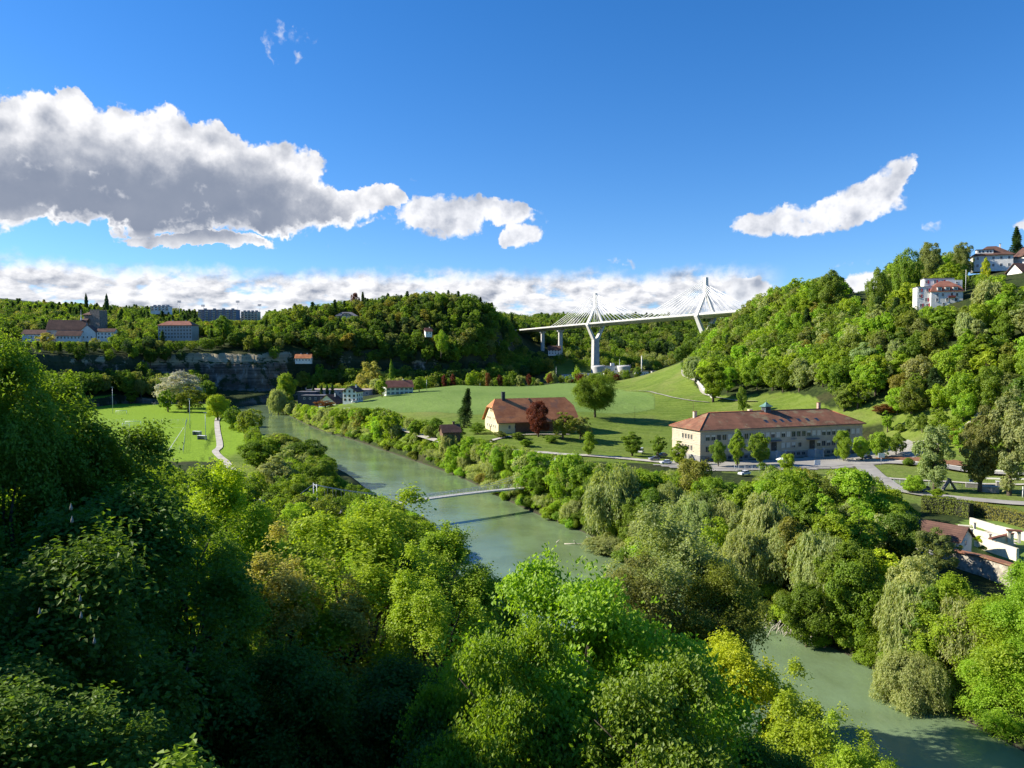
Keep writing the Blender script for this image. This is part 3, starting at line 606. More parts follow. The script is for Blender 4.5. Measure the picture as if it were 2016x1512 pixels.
        P = np.column_stack([np.cos(az) * rr, np.sin(az) * rr, Hh * (0.06 + 0.94 * h)]); N = unit(np.column_stack([np.cos(az), np.sin(az), 0.6 + 0 * az]) + rg.normal(size=(n, 3)) * 0.5)
        L = leaf * (0.8 + 0.5 * rg.random(n)); W = L * 0.6; var = np.clip(0.5 + 0.25 * rg.normal(size=n), 0, 1); C = np.array([[0, 0, Hh * 0.8]])
    if kind in ('round', 'tall', 'loose', 'bush', 'birch', 'willow', 'dome'):
        q = P * (1.15 if near else 0.8) * 7.0 / max(Rr, 3.0); gap = .5 * vnoise(q[:, 0] + .7 * q[:, 2] + seed, q[:, 1] + .31 * q[:, 2]) + .5 * vnoise(q[:, 1] - .6 * q[:, 2] - seed, q[:, 0] * .5 + q[:, 2] * .8, 5)
        cut = {'dome': .36, 'loose': .43, 'birch': .42, 'round': .37, 'tall': .38, 'bush': .33, 'willow': .36}[kind]; mk = gap > cut - .07 + .14 * rg.random(len(P))
        P, N, L, W, var = P[mk], N[mk], L[mk], W[mk], var[mk]; T = None if T is None else T[mk]
    # fit the crown to its stated radius and height
    rr_ = np.percentile(np.hypot(P[:, 0], P[:, 1]), 97); k_ = Rr / rr_; P[:, :2] *= k_; C = np.array(C, float); C[:, :2] *= k_
    zt = np.percentile(P[:, 2], 99.6); zb = np.percentile(P[:, 2], 1); kz = (Hh - zb) / (zt - zb); P[:, 2] = zb + (P[:, 2] - zb) * kz; C[:, 2] = zb + (C[:, 2] - zb) * kz
    return P, N, L, W, T, var, C
def crown_mesh(name, kind, seed, n, leaf, Hh=14.0, Rr=5.0, near=False, droop=0.0, base=0.22, twig=0.0):
    P, N, L, W, T, var, C = crown_geo(kind, seed, n, leaf, Hh, Rr, near, base, twig)
    V, Q = leaf_quads(np.random.default_rng(seed + 99), P, N, L, W, droop=droop, T=T)
    return npmesh(name, V, Q, M_LEAF, {'leafvar': ('FACE', 'FLOAT', var)}), C
def trunk_mesh(name, seed, Hh, Rr, C, kind='round', limbs=8, sides=7, bare=0):
    rg = np.random.default_rng(seed); b = MB(); r0 = Hh * 0.021 + 0.06; topz = Hh * (0.93 if kind in ('conifer', 'column', 'birch') else 0.62)
    bend = rg.normal(size=2) * Hh * 0.012
    ax = [(bend[0] * math.sin(t * 3), bend[1] * math.sin(t * 2.3), topz * t) for t in np.linspace(0, 1, 7)]; ax[0] = (0, 0, -1.2)
    b.tube(ax, list(np.linspace(r0 * 1.25, r0 * (0.12 if topz > Hh * .8 else 0.45), 7)), sides)
    if kind not in ('conifer', 'column') and len(C) > 1:
        for i in rg.permutation(len(C))[:limbs]:
            c = C[i]; s = rg.uniform(0.35, 0.85); p0 = np.array([bend[0] * math.sin(s * 3), bend[1] * math.sin(s * 2.3), topz * s])
            if c[2] < p0[2]: p0[2] = max(Hh * .12, c[2] - Hh * .08)
            m1 = p0 + (c - p0) * 0.45 + np.array([0, 0, Hh * 0.025]) + rg.normal(size=3) * Hh * 0.012; rb = r0 * 0.42
            c = p0 + (c - p0) * (.74 if kind == 'loose' else .85)
            b.tube([p0, m1, p0 + (c - p0) * .8 + rg.normal(size=3) * Hh * .006, c], [rb, rb * .65, rb * .4, rb * .16], max(4, sides - 2))
            if bare:
                for _ in range(bare):
                    e = c + rg.normal(size=3) * Rr * 0.16; b.tube([m1 + (c - m1) * rg.uniform(.2, .9), (m1 + c) / 2 * .3 + (c + e) / 2 * .7, e], [rb * .35, rb * .22, rb * .08], 4)
    return b.mesh(name, M_BARK)
# library: kind -> LOD -> list of (crown mesh, trunk mesh, H, R)
LIB = {}
DIM = {'round': (14, 5.4), 'tall': (16, 4.4), 'loose': (14, 5.0), 'willow': (13, 5.4), 'birch': (15, 3.4), 'conifer': (18, 3.6), 'column': (18, 1.9), 'bush': (5, 3.4)}
NV = {'round': 4, 'tall': 3, 'loose': 3, 'willow': 3, 'birch': 2, 'conifer': 3, 'column': 1, 'bush': 3}
def lib(kind, lod):
    k = (kind, lod)
    if k in LIB: return LIB[k]
    Hh, Rr = DIM[kind]; out = []
    n, leaf = {0: (80000, 0.24), 1: (24000, 0.38), 2: (8000, 0.62), 3: (1700, 0.98), 4: (4500, 0.66)}[lod]
    if kind == 'bush': n = int(n * .55); leaf *= 0.8
    if kind in ('birch', 'column'): n = int(n * .6)
    if kind == 'conifer': leaf *= 1.1
    if kind == 'willow': n = int(n * 1.4)
    if kind == 'loose': n = int(n * .85)
    for s in range(NV[kind] if lod < 3 else 2):
        sd_ = hash((len(kind), kind[0] == 'r', s)) % 1000 + {'round': 11, 'tall': 222, 'loose': 333, 'willow': 444, 'birch': 555, 'conifer': 666, 'column': 777, 'bush': 888}[kind]
        sd_ = {'round': 11, 'tall': 222, 'loose': 333, 'willow': 444, 'birch': 555, 'conifer': 666, 'column': 777, 'bush': 888}[kind] + s * 17
        if lod >= 3:
            out.append(crown_geo(kind, sd_, n, leaf, Hh, Rr, base=0.10) + (Hh, Rr)); continue
        base = {'bush': -0.12, 'willow': 0.10, 'birch': 0.08, 'conifer': 0.03}.get(kind, 0.07)
        me, C = crown_mesh('crown', kind, sd_, n, leaf, Hh, Rr, base=base, near=(lod == 0))
        out.append((me, trunk_mesh('trunk', sd_ + 5, Hh, Rr, C, kind, limbs=7 if lod == 2 else 14, sides=5 if lod == 2 else 7), Hh, Rr))
    LIB[k] = out; return out
LEAF_GAIN = np.array([2.28, 2.16, 1.45])
TINTS = {  # real leaf colours; the name is used in the description
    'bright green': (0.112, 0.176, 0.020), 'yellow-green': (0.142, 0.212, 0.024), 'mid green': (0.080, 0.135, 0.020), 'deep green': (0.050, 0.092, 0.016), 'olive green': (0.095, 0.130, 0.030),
    'sage green': (0.150, 0.188, 0.115), 'silvery grey-green': (0.23, 0.250, 0.40), 'bronze-green': (0.125, 0.130, 0.038), 'dark blue-green': (0.026, 0.055, 0.026), 'dark red': (0.060, 0.018, 0.016),
    'reddish brown': (0.115, 0.055, 0.032), 'pale tan-green': (0.190, 0.200, 0.090), 'lime yellow': (0.195, 0.258, 0.020), 'fresh green': (0.125, 0.220, 0.026), 'grey-green': (0.105, 0.130, 0.058)}
WORDS = {'round': 'round-crowned tree', 'tall': 'tall full tree', 'loose': 'loose-crowned tree', 'willow': 'drooping willow', 'birch': 'slender birch', 'conifer': 'pointed spruce', 'column': 'narrow columnar poplar', 'bush': 'leafy bush'}
NAMES = {'round': 'broadleaf_tree', 'tall': 'broadleaf_tree', 'loose': 'broadleaf_tree', 'willow': 'willow_tree', 'birch': 'birch_tree', 'conifer': 'spruce_tree', 'column': 'poplar_tree', 'bush': 'bush'}
CATS = {'round': 'tree', 'tall': 'tree', 'loose': 'tree', 'willow': 'willow', 'birch': 'birch', 'conifer': 'spruce', 'column': 'poplar', 'bush': 'bush'}
TREES = []   # dicts: x y z H R kind tint region label force
def T(px, py_top, Y, Hh, Rr, kind, tint, label=None, region='special', force=True, group=None, lod=None, z=None, var=None, name=None):
    """a tree whose top is seen at photograph pixel (px, py_top) when it stands Y metres away"""
    top = at(px, py_top, Y); zg = H1(top.x, Y) if z is None else z
    Hn = Hh if Hh else max(3.0, top.z - zg)
    TREES.append(dict(x=top.x, y=Y, z=top.z - Hn if Hh else zg, H=Hn, R=Rr, kind=kind, tint=tint, region=region, label=label, force=force, group=group, lod=lod, var=var, name=name))
YL = {
 'east_bank': [(560, 770), (590, 792), (640, 803), (690, 803), (760, 802), (840, 825), (900, 852), (960, 862), (1000, 872), (1050, 882), (1100, 893), (1150, 905), (1250, 912), (1300, 925), (1400, 928), (1460, 950), (1500, 912), (1560, 915), (1650, 925), (1700, 916), (1760, 938), (1800, 972), (1830, 1000), (1870, 1065), (1900, 1150), (2016, 1190)],
 'near': [(0, 900), (300, 905), (430, 890), (470, 870), (500, 850), (560, 860), (640, 882), (655, 930), (700, 960), (830, 992), (870, 1045), (960, 1105), (1300, 1110)],
 'west_bank': [(0, 800), (440, 810), (480, 815), (520, 832), (560, 850), (640, 880), (662, 925), (700, 948), (745, 975), (830, 1000), (870, 1050), (960, 1110), (1300, 1110)],
 'right_hill': [(1300, 740), (1345, 705), (1400, 645), (1440, 612), (1480, 580), (1540, 548), (1600, 536), (1660, 545), (1700, 590), (1715, 560), (1740, 535), (1795, 560), (1800, 602), (1892, 602), (1900, 540), (1990, 540), (2000, 562), (2030, 562), (2100, 540)],
 'right_far': [(1300, 740), (1345, 705), (1400, 645), (1440, 612), (1480, 580), (1540, 548), (1600, 536), (1660, 545), (1700, 590), (1715, 560), (1750, 500), (1860, 490), (1898, 505), (1906, 540), (1990, 540), (2004, 555), (2100, 530)],
 'plateau': [(0, 645), (50, 672), (212, 672), (220, 632), (300, 625), (308, 670), (392, 670), (398, 640), (512, 640), (530, 607), (600, 595), (700, 590)],
 'plateau2': [(0, 592), (150, 600), (158, 666), (216, 666), (222, 606), (300, 612), (392, 612), (398, 639), (512, 639), (530, 602), (600, 592)],
 'plateau3': [(0, 584), (300, 592), (330, 606), (396, 608), (400, 630), (512, 630), (530, 600), (600, 592)],
 'central_hill': [(500, 618), (560, 592), (640, 590), (650, 622), (712, 622), (720, 588), (740, 582), (830, 564), (900, 566), (960, 586), (990, 604), (1012, 645), (1045, 690), (1100, 700)],
 'central_back': [(500, 612), (560, 592), (700, 582), (740, 578), (830, 562), (900, 564), (960, 584), (990, 602), (1012, 640), (1045, 690), (1100, 700)]}
def ylimit(region, x, y, R_):
    k = region
    if region == 'near_slope': k = 'near'
    if region == 'right_hill' and y > 425: k = 'right_far'
    if region == 'waterside': k = 'east_bank'
    if region == 'near_waterside': k = 'west_bank'
    if region == 'plateau_back' or region == 'plateau': k = 'plateau' if y < 765 else 'plateau2' if y < 848 else 'plateau3'
    if region == 'central_hill' and y > 860: k = 'central_back'
    if k not in YL: return None
    a = np.array(YL[k]); px = 1008 + F * x / y; r = F * R_ / y * .75; return max(np.interp(px + o, a[:, 0], a[:, 1]) for o in (-r, 0, r))
def scatter(region, poly, space, kinds, tints, Hr, rr, seed, avoid=None, clump=0.35, bank=None):
    rg = np.random.default_rng(seed); P = np.array(poly, float); x0, y0 = P.min(0); x1, y1 = P.max(0)
    nx = int((x1 - x0) / space) + 2; ny = int((y1 - y0) / (space * .87)) + 2
    I, J = np.meshgrid(np.arange(nx), np.arange(ny)); X = (x0 + (I + 0.5 * (J % 2)) * space).ravel(); Y = (y0 + J * space * .87).ravel()
    X = X + rg.uniform(-clump, clump, X.shape) * space; Y = Y + rg.uniform(-clump, clump, Y.shape) * space; ok = inpoly(X, Y, poly)
    px, py, f = project(X, Y, height(X, Y) + 8); ok &= (px > -160) & (px < 2180) & (f > 5)
    dr, _ = polydist(X, Y, CL[::2]); ok &= dr > HW + (-3.0 if 'waterside' in region else 1.0 if bank else 4)
    for a in (avoid or []) + AVOID:
        ok &= np.hypot(X - a[0], Y - a[1]) > a[2]
    for a in AVOID_POLY: ok &= ~inpoly(X, Y, a)
    X, Y = X[ok], Y[ok]; Z = np.maximum(height(X, Y), -0.3); kk = rg.choice(len(kinds), len(X), p=np.array([k[1] for k in kinds]) / sum(k[1] for k in kinds))
    # tints come in drifts
    tn = fbm(X * 0.03 + seed, Y * 0.03, seed, 3) + rg.normal(size=len(X)) * 0.16; order = np.argsort(np.argsort(tn)) / max(1, len(X)); cum = np.cumsum([t[1] for t in tints]) / sum(t[1] for t in tints)
    for i in range(len(X)):
        h = rg.uniform(*Hr); k = kinds[kk[i]][0]; ti = tints[int(np.searchsorted(cum, min(order[i], .9999)))][0]
        if k == 'conifer': h *= 1.15; ti = 'dark blue-green'
        if k == 'willow' and ti not in ('sage green', 'silvery grey-green', 'grey-green'): ti = 'sage green'
        if k == 'bush': h *= .42 if 'waterside' not in region else 1
        yl = ylimit(region, X[i], Y[i], h * .36)
        if yl is not None:
            hm = float(at(1008, yl, Y[i]).z - Z[i])
            if h > hm:
                if hm < (1.2 if 'waterside' in region else 2.2): continue
                h = hm * rg.uniform(.90, 1.0)
                if h < 6.5 and k not in ('bush',): k = 'bush'
        TREES.append(dict(x=X[i], y=Y[i], z=Z[i], H=h, R=max(h, 3.5 if k == 'bush' and 'waterside' not in region else h if k == 'bush' else 7.5) * rg.uniform(*rr) * (0.62 if k == 'conifer' else 1.25 if k == 'bush' else 0.75 if k == 'birch' else 1), kind=k, tint=ti, region=region, label=None, force=False, group=None, lod=None, var=None, name=None))
# ------------------------------------------------------------------ where trees may not stand (buildings, roads): (x, y, radius)
AVOID = [(106, 316, 46), (70, 300, 26), (140, 325, 30), (8.7, 361, 27), (-4, 355, 20), (22, 366, 20), (236, 424, 13), (300, 482, 17), (325, 490, 12), (322, 468, 10), (-340, 800, 22), (-458, 785, 40), (-470, 738, 22), (-440, 742, 18), (-372, 780, 10), (-330, 775, 20), (-300, 778, 12), (-405, 850, 12), (-435, 820, 14), (-460, 825, 12), (-430, 780, 30), (-430, 850, 14), (-390, 1100, 30), (-186, 862, 16), (-112, 545, 14), (-150, 588, 22), (-88, 592, 16), (55, 1000, 9), (100, 850, 30), (140, 855, 26), (-207, 772, 14), (-88, 818, 6)]
AVOID_POLY = [LAWN, YARD, [(105, 145), (175, 130), (190, 215), (150, 250), (95, 180)], CROP]
BANK_T = [('bright green', 3), ('mid green', 3), ('yellow-green', 1.6), ('olive green', 1.2), ('sage green', 1.6), ('fresh green', 2), ('bronze-green', 0.3), ('deep green', .8)]
def off(P, d):
    P = np.asarray(P); t = np.gradient(P, axis=0); t /= np.linalg.norm(t, axis=1)[:, None]; return P + np.stack([-t[:, 1], t[:, 0]], 1) * d
def band(y0, y1, d0, d1):
    s = [i for i in range(len(EB)) if y0 <= EB[i][1] <= y1 and EB[i][0] < 90 and i < 170]; a = off(EB, d0)[s]; b = off(EB, d1)[s]; return [tuple(p) for p in a] + [tuple(p) for p in b[::-1]]
# east bank belt
scatter('east_bank', band(100, 420, -3, -11), 6.0, [('round', 2), ('loose', 2), ('willow', 1.6), ('bush', 2.2), ('tall', 1)], BANK_T, (11, 16.5), (.30, .40), 1, bank=True)
scatter('east_bank', [(60, 145), (95, 160), (100, 190), (85, 235), (70, 262), (45, 272), (20, 285), (-8, 300), (-40, 332), (-56, 352), (-40, 322), (-4, 276), (30, 214), (40, 180)], 8.5, [('round', 3), ('loose', 2), ('tall', 2.2), ('willow', 1), ('birch', .5)], BANK_T, (10.5, 15), (.33, .43), 2, bank=True)
scatter('east_bank', band(385, 640, -2, -17), 5.2, [('round', 2), ('loose', 2), ('willow', 1), ('bush', 2)], BANK_T, (10, 15), (.34, .44), 3, bank=True)
# west bank between the path and the river
scatter('waterside', band(100, 660, -1.2, -6.0), 3.6, [('bush', 6), ('willow', .5)], BANK_T, (2.2, 4.6), (.55, .8), 52, bank=True)
_wb = [tuple(p) for p in off(EB, 36)[[i for i in range(len(EB)) if 190 < EB[i][1] < 420 and EB[i][0] < 60]]]; _wc = [tuple(p) for p in off(EB, 46)[[i for i in range(len(EB)) if 190 < EB[i][1] < 420 and EB[i][0] < 60]]]
scatter('near_waterside', _wb + _wc[::-1], 4.2, [('bush', 1)], BANK_T, (2.6, 4.6), (.55, .8), 53, bank=True)
scatter('west_bank', [(-52, 206), (-66, 236), (-86, 275), (-112, 325), (-131, 385), (-140, 400), (-114, 352), (-84, 300), (-60, 255), (-40, 215)], 7.5, [('round', 3), ('loose', 2), ('bush', 1.4)], [('mid green', 3), ('olive green', 2), ('sage green', 1.4), ('bright green', 2), ('deep green', .6)], (7, 10), (.40, .5), 4, bank=True)
scatter('west_bank', [(-140, 400), (-158, 430), (-185, 490), (-232, 585), (-236, 600), (-205, 560), (-178, 495), (-160, 450)], 9.0, [('round', 2), ('bush', 3), ('loose', 1)], [('mid green', 2), ('olive green', 1), ('bright green', 2)], (6, 9), (.36, .46), 5, bank=True)
scatter('near_slope', [(-95, 95), (-30, 66), (5, 78), (0, 112), (-16, 150), (-40, 190), (-62, 225), (-95, 235), (-130, 260), (-160, 330), (-175, 330), (-150, 250), (-60, 140)], 8.0, [('round', 3), ('loose', 2), ('bush', 1.5)], [('mid green', 3), ('bright green', 2), ('yellow-green', 1.4), ('olive green', 1)], (8, 11), (.40, .5), 50)
scatter('east_bank', band(100, 640, -1, -6), 4.5, [('bush', 4), ('willow', .7)], BANK_T, (6, 9), (.36, .46), 51, bank=True)
# right-hand hill
RH = [(133, 592), (121, 560), (122, 520), (116, 500), (120, 470), (128, 446), (151, 420), (160, 384), (158, 365), (170, 352), (182, 330), (186, 300), (180, 262), (186, 215), (190, 150), (260, 130), (420, 300), (430, 500), (345, 540), (310, 600), (250, 670), (200, 700), (150, 665)]
SLOPE_T = [('bright green', 3), ('mid green', 3.4), ('yellow-green', 1.3), ('olive green', 1.6), ('sage green', 1.2), ('fresh green', 2.2), ('bronze-green', 0.4), ('deep green', 1.1), ('grey-green', .9), ]
scatter('right_hill', RH, 9.6, [('round', 4), ('tall', 2.5), ('loose', 2.5), ('conifer', .22), ('willow', .15)], SLOPE_T, (12, 18), (.33, .42), 6)
scatter('right_foot', [(150, 352), (176, 335), (186, 300), (180, 262), (186, 215), (170, 190), (168, 240), (172, 300), (160, 335)], 6.4, [('loose', 2), ('bush', 2), ('birch', 1)], SLOPE_T, (7, 11), (.32, .42), 66)
# plateau above the cliff, the central hill, the far side of the valley
WT = [('mid green', 3), ('deep green', 3), ('olive green', 2.2), ('bright green', 1), ('grey-green', 1.4), ('bronze-green', .3), ('dark blue-green', .8)]
scatter('plateau', [(-700, 640), (-455, 600), (-410, 655), (-360, 712), (-300, 742), (-232, 752), (-215, 775), (-250, 880), (-330, 900), (-450, 960), (-640, 960)], 10.5, [('round', 4), ('tall', 2), ('loose', 1.5), ('conifer', .9), ('bush', .4)], WT, (11, 17), (.34, .44), 7)
scatter('plateau_back', [(-760, 960), (-250, 900), (-200, 1050), (-300, 1250), (-900, 1300)], 17, [('round', 4), ('tall', 2), ('conifer', 2.4)], WT, (13, 19), (.36, .46), 8)
scatter('central_hill', [(-215, 778), (-140, 803), (-60, 812), (-16, 846), (14, 895), (40, 955), (58, 1040), (20, 1080), (-200, 1010), (-262, 900), (-250, 820)], 9.8, [('round', 4), ('tall', 2.4), ('loose', 1.4), ('conifer', 1.1)], WT, (12, 18), (.34, .42), 9)
scatter('cliff_foot', [(-218, 752), (-150, 776), (-60, 784), (-12, 822), (22, 890), (50, 930), (40, 900), (0, 815), (-50, 782), (-140, 770), (-200, 745)], 8.5, [('round', 3), ('bush', 1), ('tall', 1)], WT, (13, 20), (.36, .46), 10)
scatter('cliff_foot', [(-212, 768), (-150, 790), (-60, 799), (-14, 832), (20, 892), (30, 900), (0, 850), (-50, 806), (-140, 796), (-206, 776)], 6.5, [('round', 3), ('tall', 1)], WT, (12, 17), (.36, .46), 101)
scatter('cliff_foot', [(-212, 768), (-150, 784), (-60, 795), (-14, 828), (20, 883), (45, 940), (34, 962), (4, 905), (-26, 852), (-70, 820), (-150, 812), (-222, 790)], 6.2, [('round', 3), ('tall', 1.5)], WT, (13, 18), (.36, .46), 102)
scatter('gully', [(-345, 662), (-352, 688), (-395, 640), (-440, 575), (-400, 520), (-356, 560), (-350, 620)], 9, [('round', 3), ('loose', 1), ('tall', 1)], [('deep green', 3), ('mid green', 2), ('grey-green', 1)], (12, 19), (.34, .42), 11)
scatter('gully', [(-345, 664), (-262, 664), (-262, 676), (-300, 720), (-345, 690)], 8.5, [('round', 3), ('willow', 1), ('tall', 1.6)], [('deep green', 3), ('mid green', 1), ('grey-green', 1)], (13, 21), (.34, .42), 12)
scatter('gully_cliff', [(-352, 690), (-300, 722), (-296, 740), (-345, 716), (-400, 655)], 7.5, [('round', 3), ('tall', 1.6)], [('deep green', 3), ('mid green', 1), ('dark blue-green', 1)], (11, 16), (.34, .42), 13)
FT = [('deep green', 3), ('mid green', 3), ('olive green', 1.5), ('grey-green', 1.2), ('dark blue-green', 1)]
scatter('far_wood', [(-60, 1110), (60, 1060), (110, 1085), (250, 1040), (330, 960), (420, 940), (620, 1000), (560, 1180), (300, 1330), (0, 1400), (-120, 1250)], 13, [('round', 4), ('tall', 2), ('conifer', .9)], FT, (14, 20), (.38, .48), 14)
scatter('far_floor', [(40, 1010), (60, 960), (110, 955), (150, 920), (230, 880), (330, 900), (330, 960), (250, 1040), (110, 1085)], 13, [('round', 3), ('loose', 2), ('bush', 1)], [('mid green', 2), ('olive green', 2), ('sage green', 1.5), ('bronze-green', .5)], (9, 14), (.38, .5), 15)
scatter('far_wood', [(200, 700), (330, 720), (420, 820), (330, 890), (230, 860), (160, 760), (150, 690)], 13, [('round', 3), ('tall', 2)], FT, (13, 18), (.36, .46), 16)
# scrub at the back of the crop field
scatter('field_hedge', [(-72, 712), (60, 730), (120, 735), (118, 748), (60, 745), (-60, 730), (-100, 715), (-118, 640), (-108, 640)], 8.5, [('bush', 1.5), ('round', 3), ('willow', .6)], [('mid green', 3), ('olive green', 1.5), ('sage green', 1.5), ('bright green', 1), ('dark red', .6)], (8, 13), (.4, .5), 17)
scatter('field_hedge', [(-165, 640), (-108, 650), (-100, 722), (-150, 722), (-180, 700)], 9.5, [('round', 3), ('bush', 1)], [('mid green', 2), ('olive green', 2), ('pale tan-green', 1), ('sage green', 1)], (9, 14), (.36, .46), 18)
# ------------------------------------------------------------------ single trees worth naming
T(-25, 640, 31, 27, 4.9, 'round', 'mid green', 'huge dark maple with sunlit upper edge, filling the side nearest the viewer', lod='near_maple', name='maple_tree')
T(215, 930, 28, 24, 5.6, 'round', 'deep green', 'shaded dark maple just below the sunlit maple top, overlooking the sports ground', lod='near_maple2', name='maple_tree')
T(75, 705, 35, 27, 5.2, 'round', 'mid green', 'dark maple with bright top edge just behind the huge one', lod='near_maple2', name='maple_tree')
T(178, 800, 33, 24, 5.0, 'round', 'mid green', 'dark maple stepping down toward the sports ground', lod='near_maple2', name='maple_tree')
T(370, 925, 40, 22, 5.0, 'loose', 'mid green', 'maple with thin sunlit sprays in front of the sunlit pitch', lod='near_loose', name='maple_tree')
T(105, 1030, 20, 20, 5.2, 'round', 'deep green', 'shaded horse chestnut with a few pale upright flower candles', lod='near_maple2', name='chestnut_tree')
T(470, 905, 66, 24, 5.2, 'round', 'lime yellow', 'glowing lime-yellow maple in front of the sports ground', lod='mid_maple', name='maple_tree')
T(700, 955, 50, 24, 6.6, 'loose', 'yellow-green', 'airy yellow-green maple with visible upright stems beside the shaded trees', lod='near_loose', name='maple_tree')
T(585, 1035, 46, 20, 4.6, 'loose', 'pale tan-green', 'pinkish tan young-leaved maple leaning on the airy yellow-green maple', lod='near_loose', name='maple_tree')
T(885, 1030, 62, 18, 4.6, 'round', 'bright green', 'compact bright green tree at the near end of the footbridge', lod='mid_maple')
T(850, 1075, 44, 19, 4.0, 'loose', 'yellow-green', 'yellow-green maple between the airy maple and the drooping ash', lod='near_loose')
T(1120, 1112, 30, 22, 6.6, 'ash', 'fresh green', 'large bright green ash with drooping leaflets in the middle of the near slope', lod='ash', name='ash_tree')
T(975, 1215, 27, 19, 4.2, 'ash', 'bright green', 'smaller ash with drooping leaflets beside the large ash', lod='ash', name='ash_tree')
T(1110, 1190, 33, 22, 5.6, 'ash', 'bright green', 'ash standing just behind the large ash, its top showing between the lobes', lod='ash', name='ash_tree')
T(1255, 1290, 25, 18, 4.8, 'ash', 'mid green', 'low leafy ash below the large ash with bare twigs showing', lod='ash', name='ash_tree')
T(1450, 1250, 45, 22, 5.0, 'round', 'lime yellow', 'lime-yellow maple by the river, left of the gap of open water', lod='near_maple2', name='maple_tree')
T(1330, 1250, 46, 20, 3.4, 'loose', 'lime yellow', 'thin lime-yellow maple between the large ash and the lime-yellow riverside maple', lod='near_loose', name='maple_tree')
T(1610, 1318, 40, 18, 3.8, 'loose', 'yellow-green', 'yellow-green maple whose top touches the near river edge', lod='near_loose', name='maple_tree')
T(1700, 1405, 36, 16, 2.8, 'loose', 'yellow-green', 'sparse sapling with yellow leaf tufts against the river', lod='near_loose', name='maple_tree')
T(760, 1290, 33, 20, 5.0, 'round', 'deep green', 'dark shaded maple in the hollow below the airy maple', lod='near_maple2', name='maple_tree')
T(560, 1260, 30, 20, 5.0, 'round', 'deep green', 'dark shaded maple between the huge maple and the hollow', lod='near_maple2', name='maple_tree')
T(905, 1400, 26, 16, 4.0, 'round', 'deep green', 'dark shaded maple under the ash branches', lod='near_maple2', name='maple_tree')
T(1480, 1440, 32, 16, 3.6, 'round', 'mid green', 'half-shaded maple below the lime-yellow riverside maple', lod='near_maple2', name='maple_tree')
T(330, 1455, 13, 9, 2.3, 'hazel', 'mid green', 'young shrub with large round leaves in the shade nearest the viewer', lod='hazel', name='hazel_shrub')
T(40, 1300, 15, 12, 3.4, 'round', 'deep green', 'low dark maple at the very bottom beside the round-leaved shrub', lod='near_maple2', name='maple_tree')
# big riverside trees on the far bank, nearest ones
T(1335, 1003, 96, 25, 8.0, 'loose', 'sage green', 'broad sage-green tree with dark limbs in front of the river, left of the open water', name='willow_tree', lod=0)
T(1255, 1100, 88, 20, 5.6, 'loose', 'grey-green', 'grey-green riverside tree just left of the broad sage-green one', lod=0)
T(1420, 1110, 90, 18, 5.0, 'loose', 'olive green', 'olive riverside tree with drooping boughs at the edge of the open water', lod=0)
T(1215, 918, 196, 19, 7.6, 'willow', 'sage green', 'big pale willow with hanging sprays right of the footbridge end')
T(1125, 893, 224, 19, 6.0, 'round', 'bright green', 'bright green tree at the far end of the footbridge')
T(1370, 905, 200, 18, 6.4, 'round', 'bronze-green', 'bronze-green rounded tree between the pale willow and the bright green grove')
T(1560, 930, 175, 19, 7.2, 'round', 'bright green', 'tall bright green tree in front of the long school building')
T(1680, 925, 170, 18, 6.4, 'tall', 'fresh green', 'fresh green tall tree left of the curved road')
T(1775, 1010, 152, 15, 5.6, 'round', 'deep green', 'deep green round tree beside the tiled garden shed')
T(1850, 1040, 142, 10, 3.6, 'loose', 'grey-green', 'small grey-green tree in front of the garden shed')
T(1745, 1085, 132, 13, 4.6, 'loose', 'lime yellow', 'tree with golden yellow blossom among the riverside trees')
T(1640, 1080, 140, 14, 5.2, 'round', 'bright green', 'bright round tree leaning to the water, above the pale driftwood')
T(1590, 1150, 128, 11, 4.4, 'round', 'mid green', 'low spreading riverside tree just above the pale driftwood')
T(1800, 1150, 116, 16, 5.0, 'willow', 'sage green', 'pale silvery willow with fine sprays below the golden yellow tree')
T(1800, 1290, 107, 9, 4.6, 'willow', 'sage green', 'low pale willow shrub overhanging the river bend')
T(1880, 1140, 112, 16, 6.4, 'round', 'yellow-green', 'yellow-green maple below the old garden wall', lod=0, name='maple_tree')
T(1985, 1185, 104, 19, 7.2, 'round', 'bright green', 'large bright maple at the river bend nearest the old wall', lod=0, name='maple_tree')
T(2030, 1110, 100, 17, 4.4, 'tall', 'fresh green', 'fresh green tree cut by the frame beside the old wall')
T(1985, 1290, 100, 13, 5.6, 'round', 'fresh green', 'fresh green low maple overhanging the water at the river bend', lod=0, name='maple_tree')
T(795, 1005, 72, 20, 4.8, 'round', 'bright green', 'bright green maple hiding the near end of the footbridge', lod='mid_maple', name='maple_tree')
T(735, 985, 92, 19, 5.0, 'round', 'fresh green', 'fresh green tree on the near bank between bridge mast and footbridge deck', lod=0)
T(950, 1125, 70, 17, 4.4, 'loose', 'bright green', 'bright green tree at the water left of the large ash', lod=0)
T(858, 822, 352, 0, 4.6, 'round', 'mid green', 'round tree left of the small dark shed')
T(832, 826, 372, 0, 4.6, 'loose', 'bright green', 'bright loose tree further left of the small dark shed')
T(900, 838, 328, 0, 3.6, 'tall', 'mid green', 'narrow tree just right of the small dark shed')
T(985, 848, 338, 0, 3.4, 'round', 'grey-green', 'small grey-green tree under the yellow gable of the farmhouse')
T(940, 832, 350, 0, 4.0, 'loose', 'mid green', 'loose tree between the dark spruce and the yellow gable')
T(1020, 856, 334, 0, 3.6, 'loose', 'olive green', 'olive tree before the farmhouse front, left of the purple beech')
T(1085, 862, 328, 0, 3.2, 'round', 'mid green', 'low round tree in front of the purple beech')
T(1035, 872, 318, 0, 3.0, 'tall', 'bright green', 'young bright tree by the pale road below the purple beech')
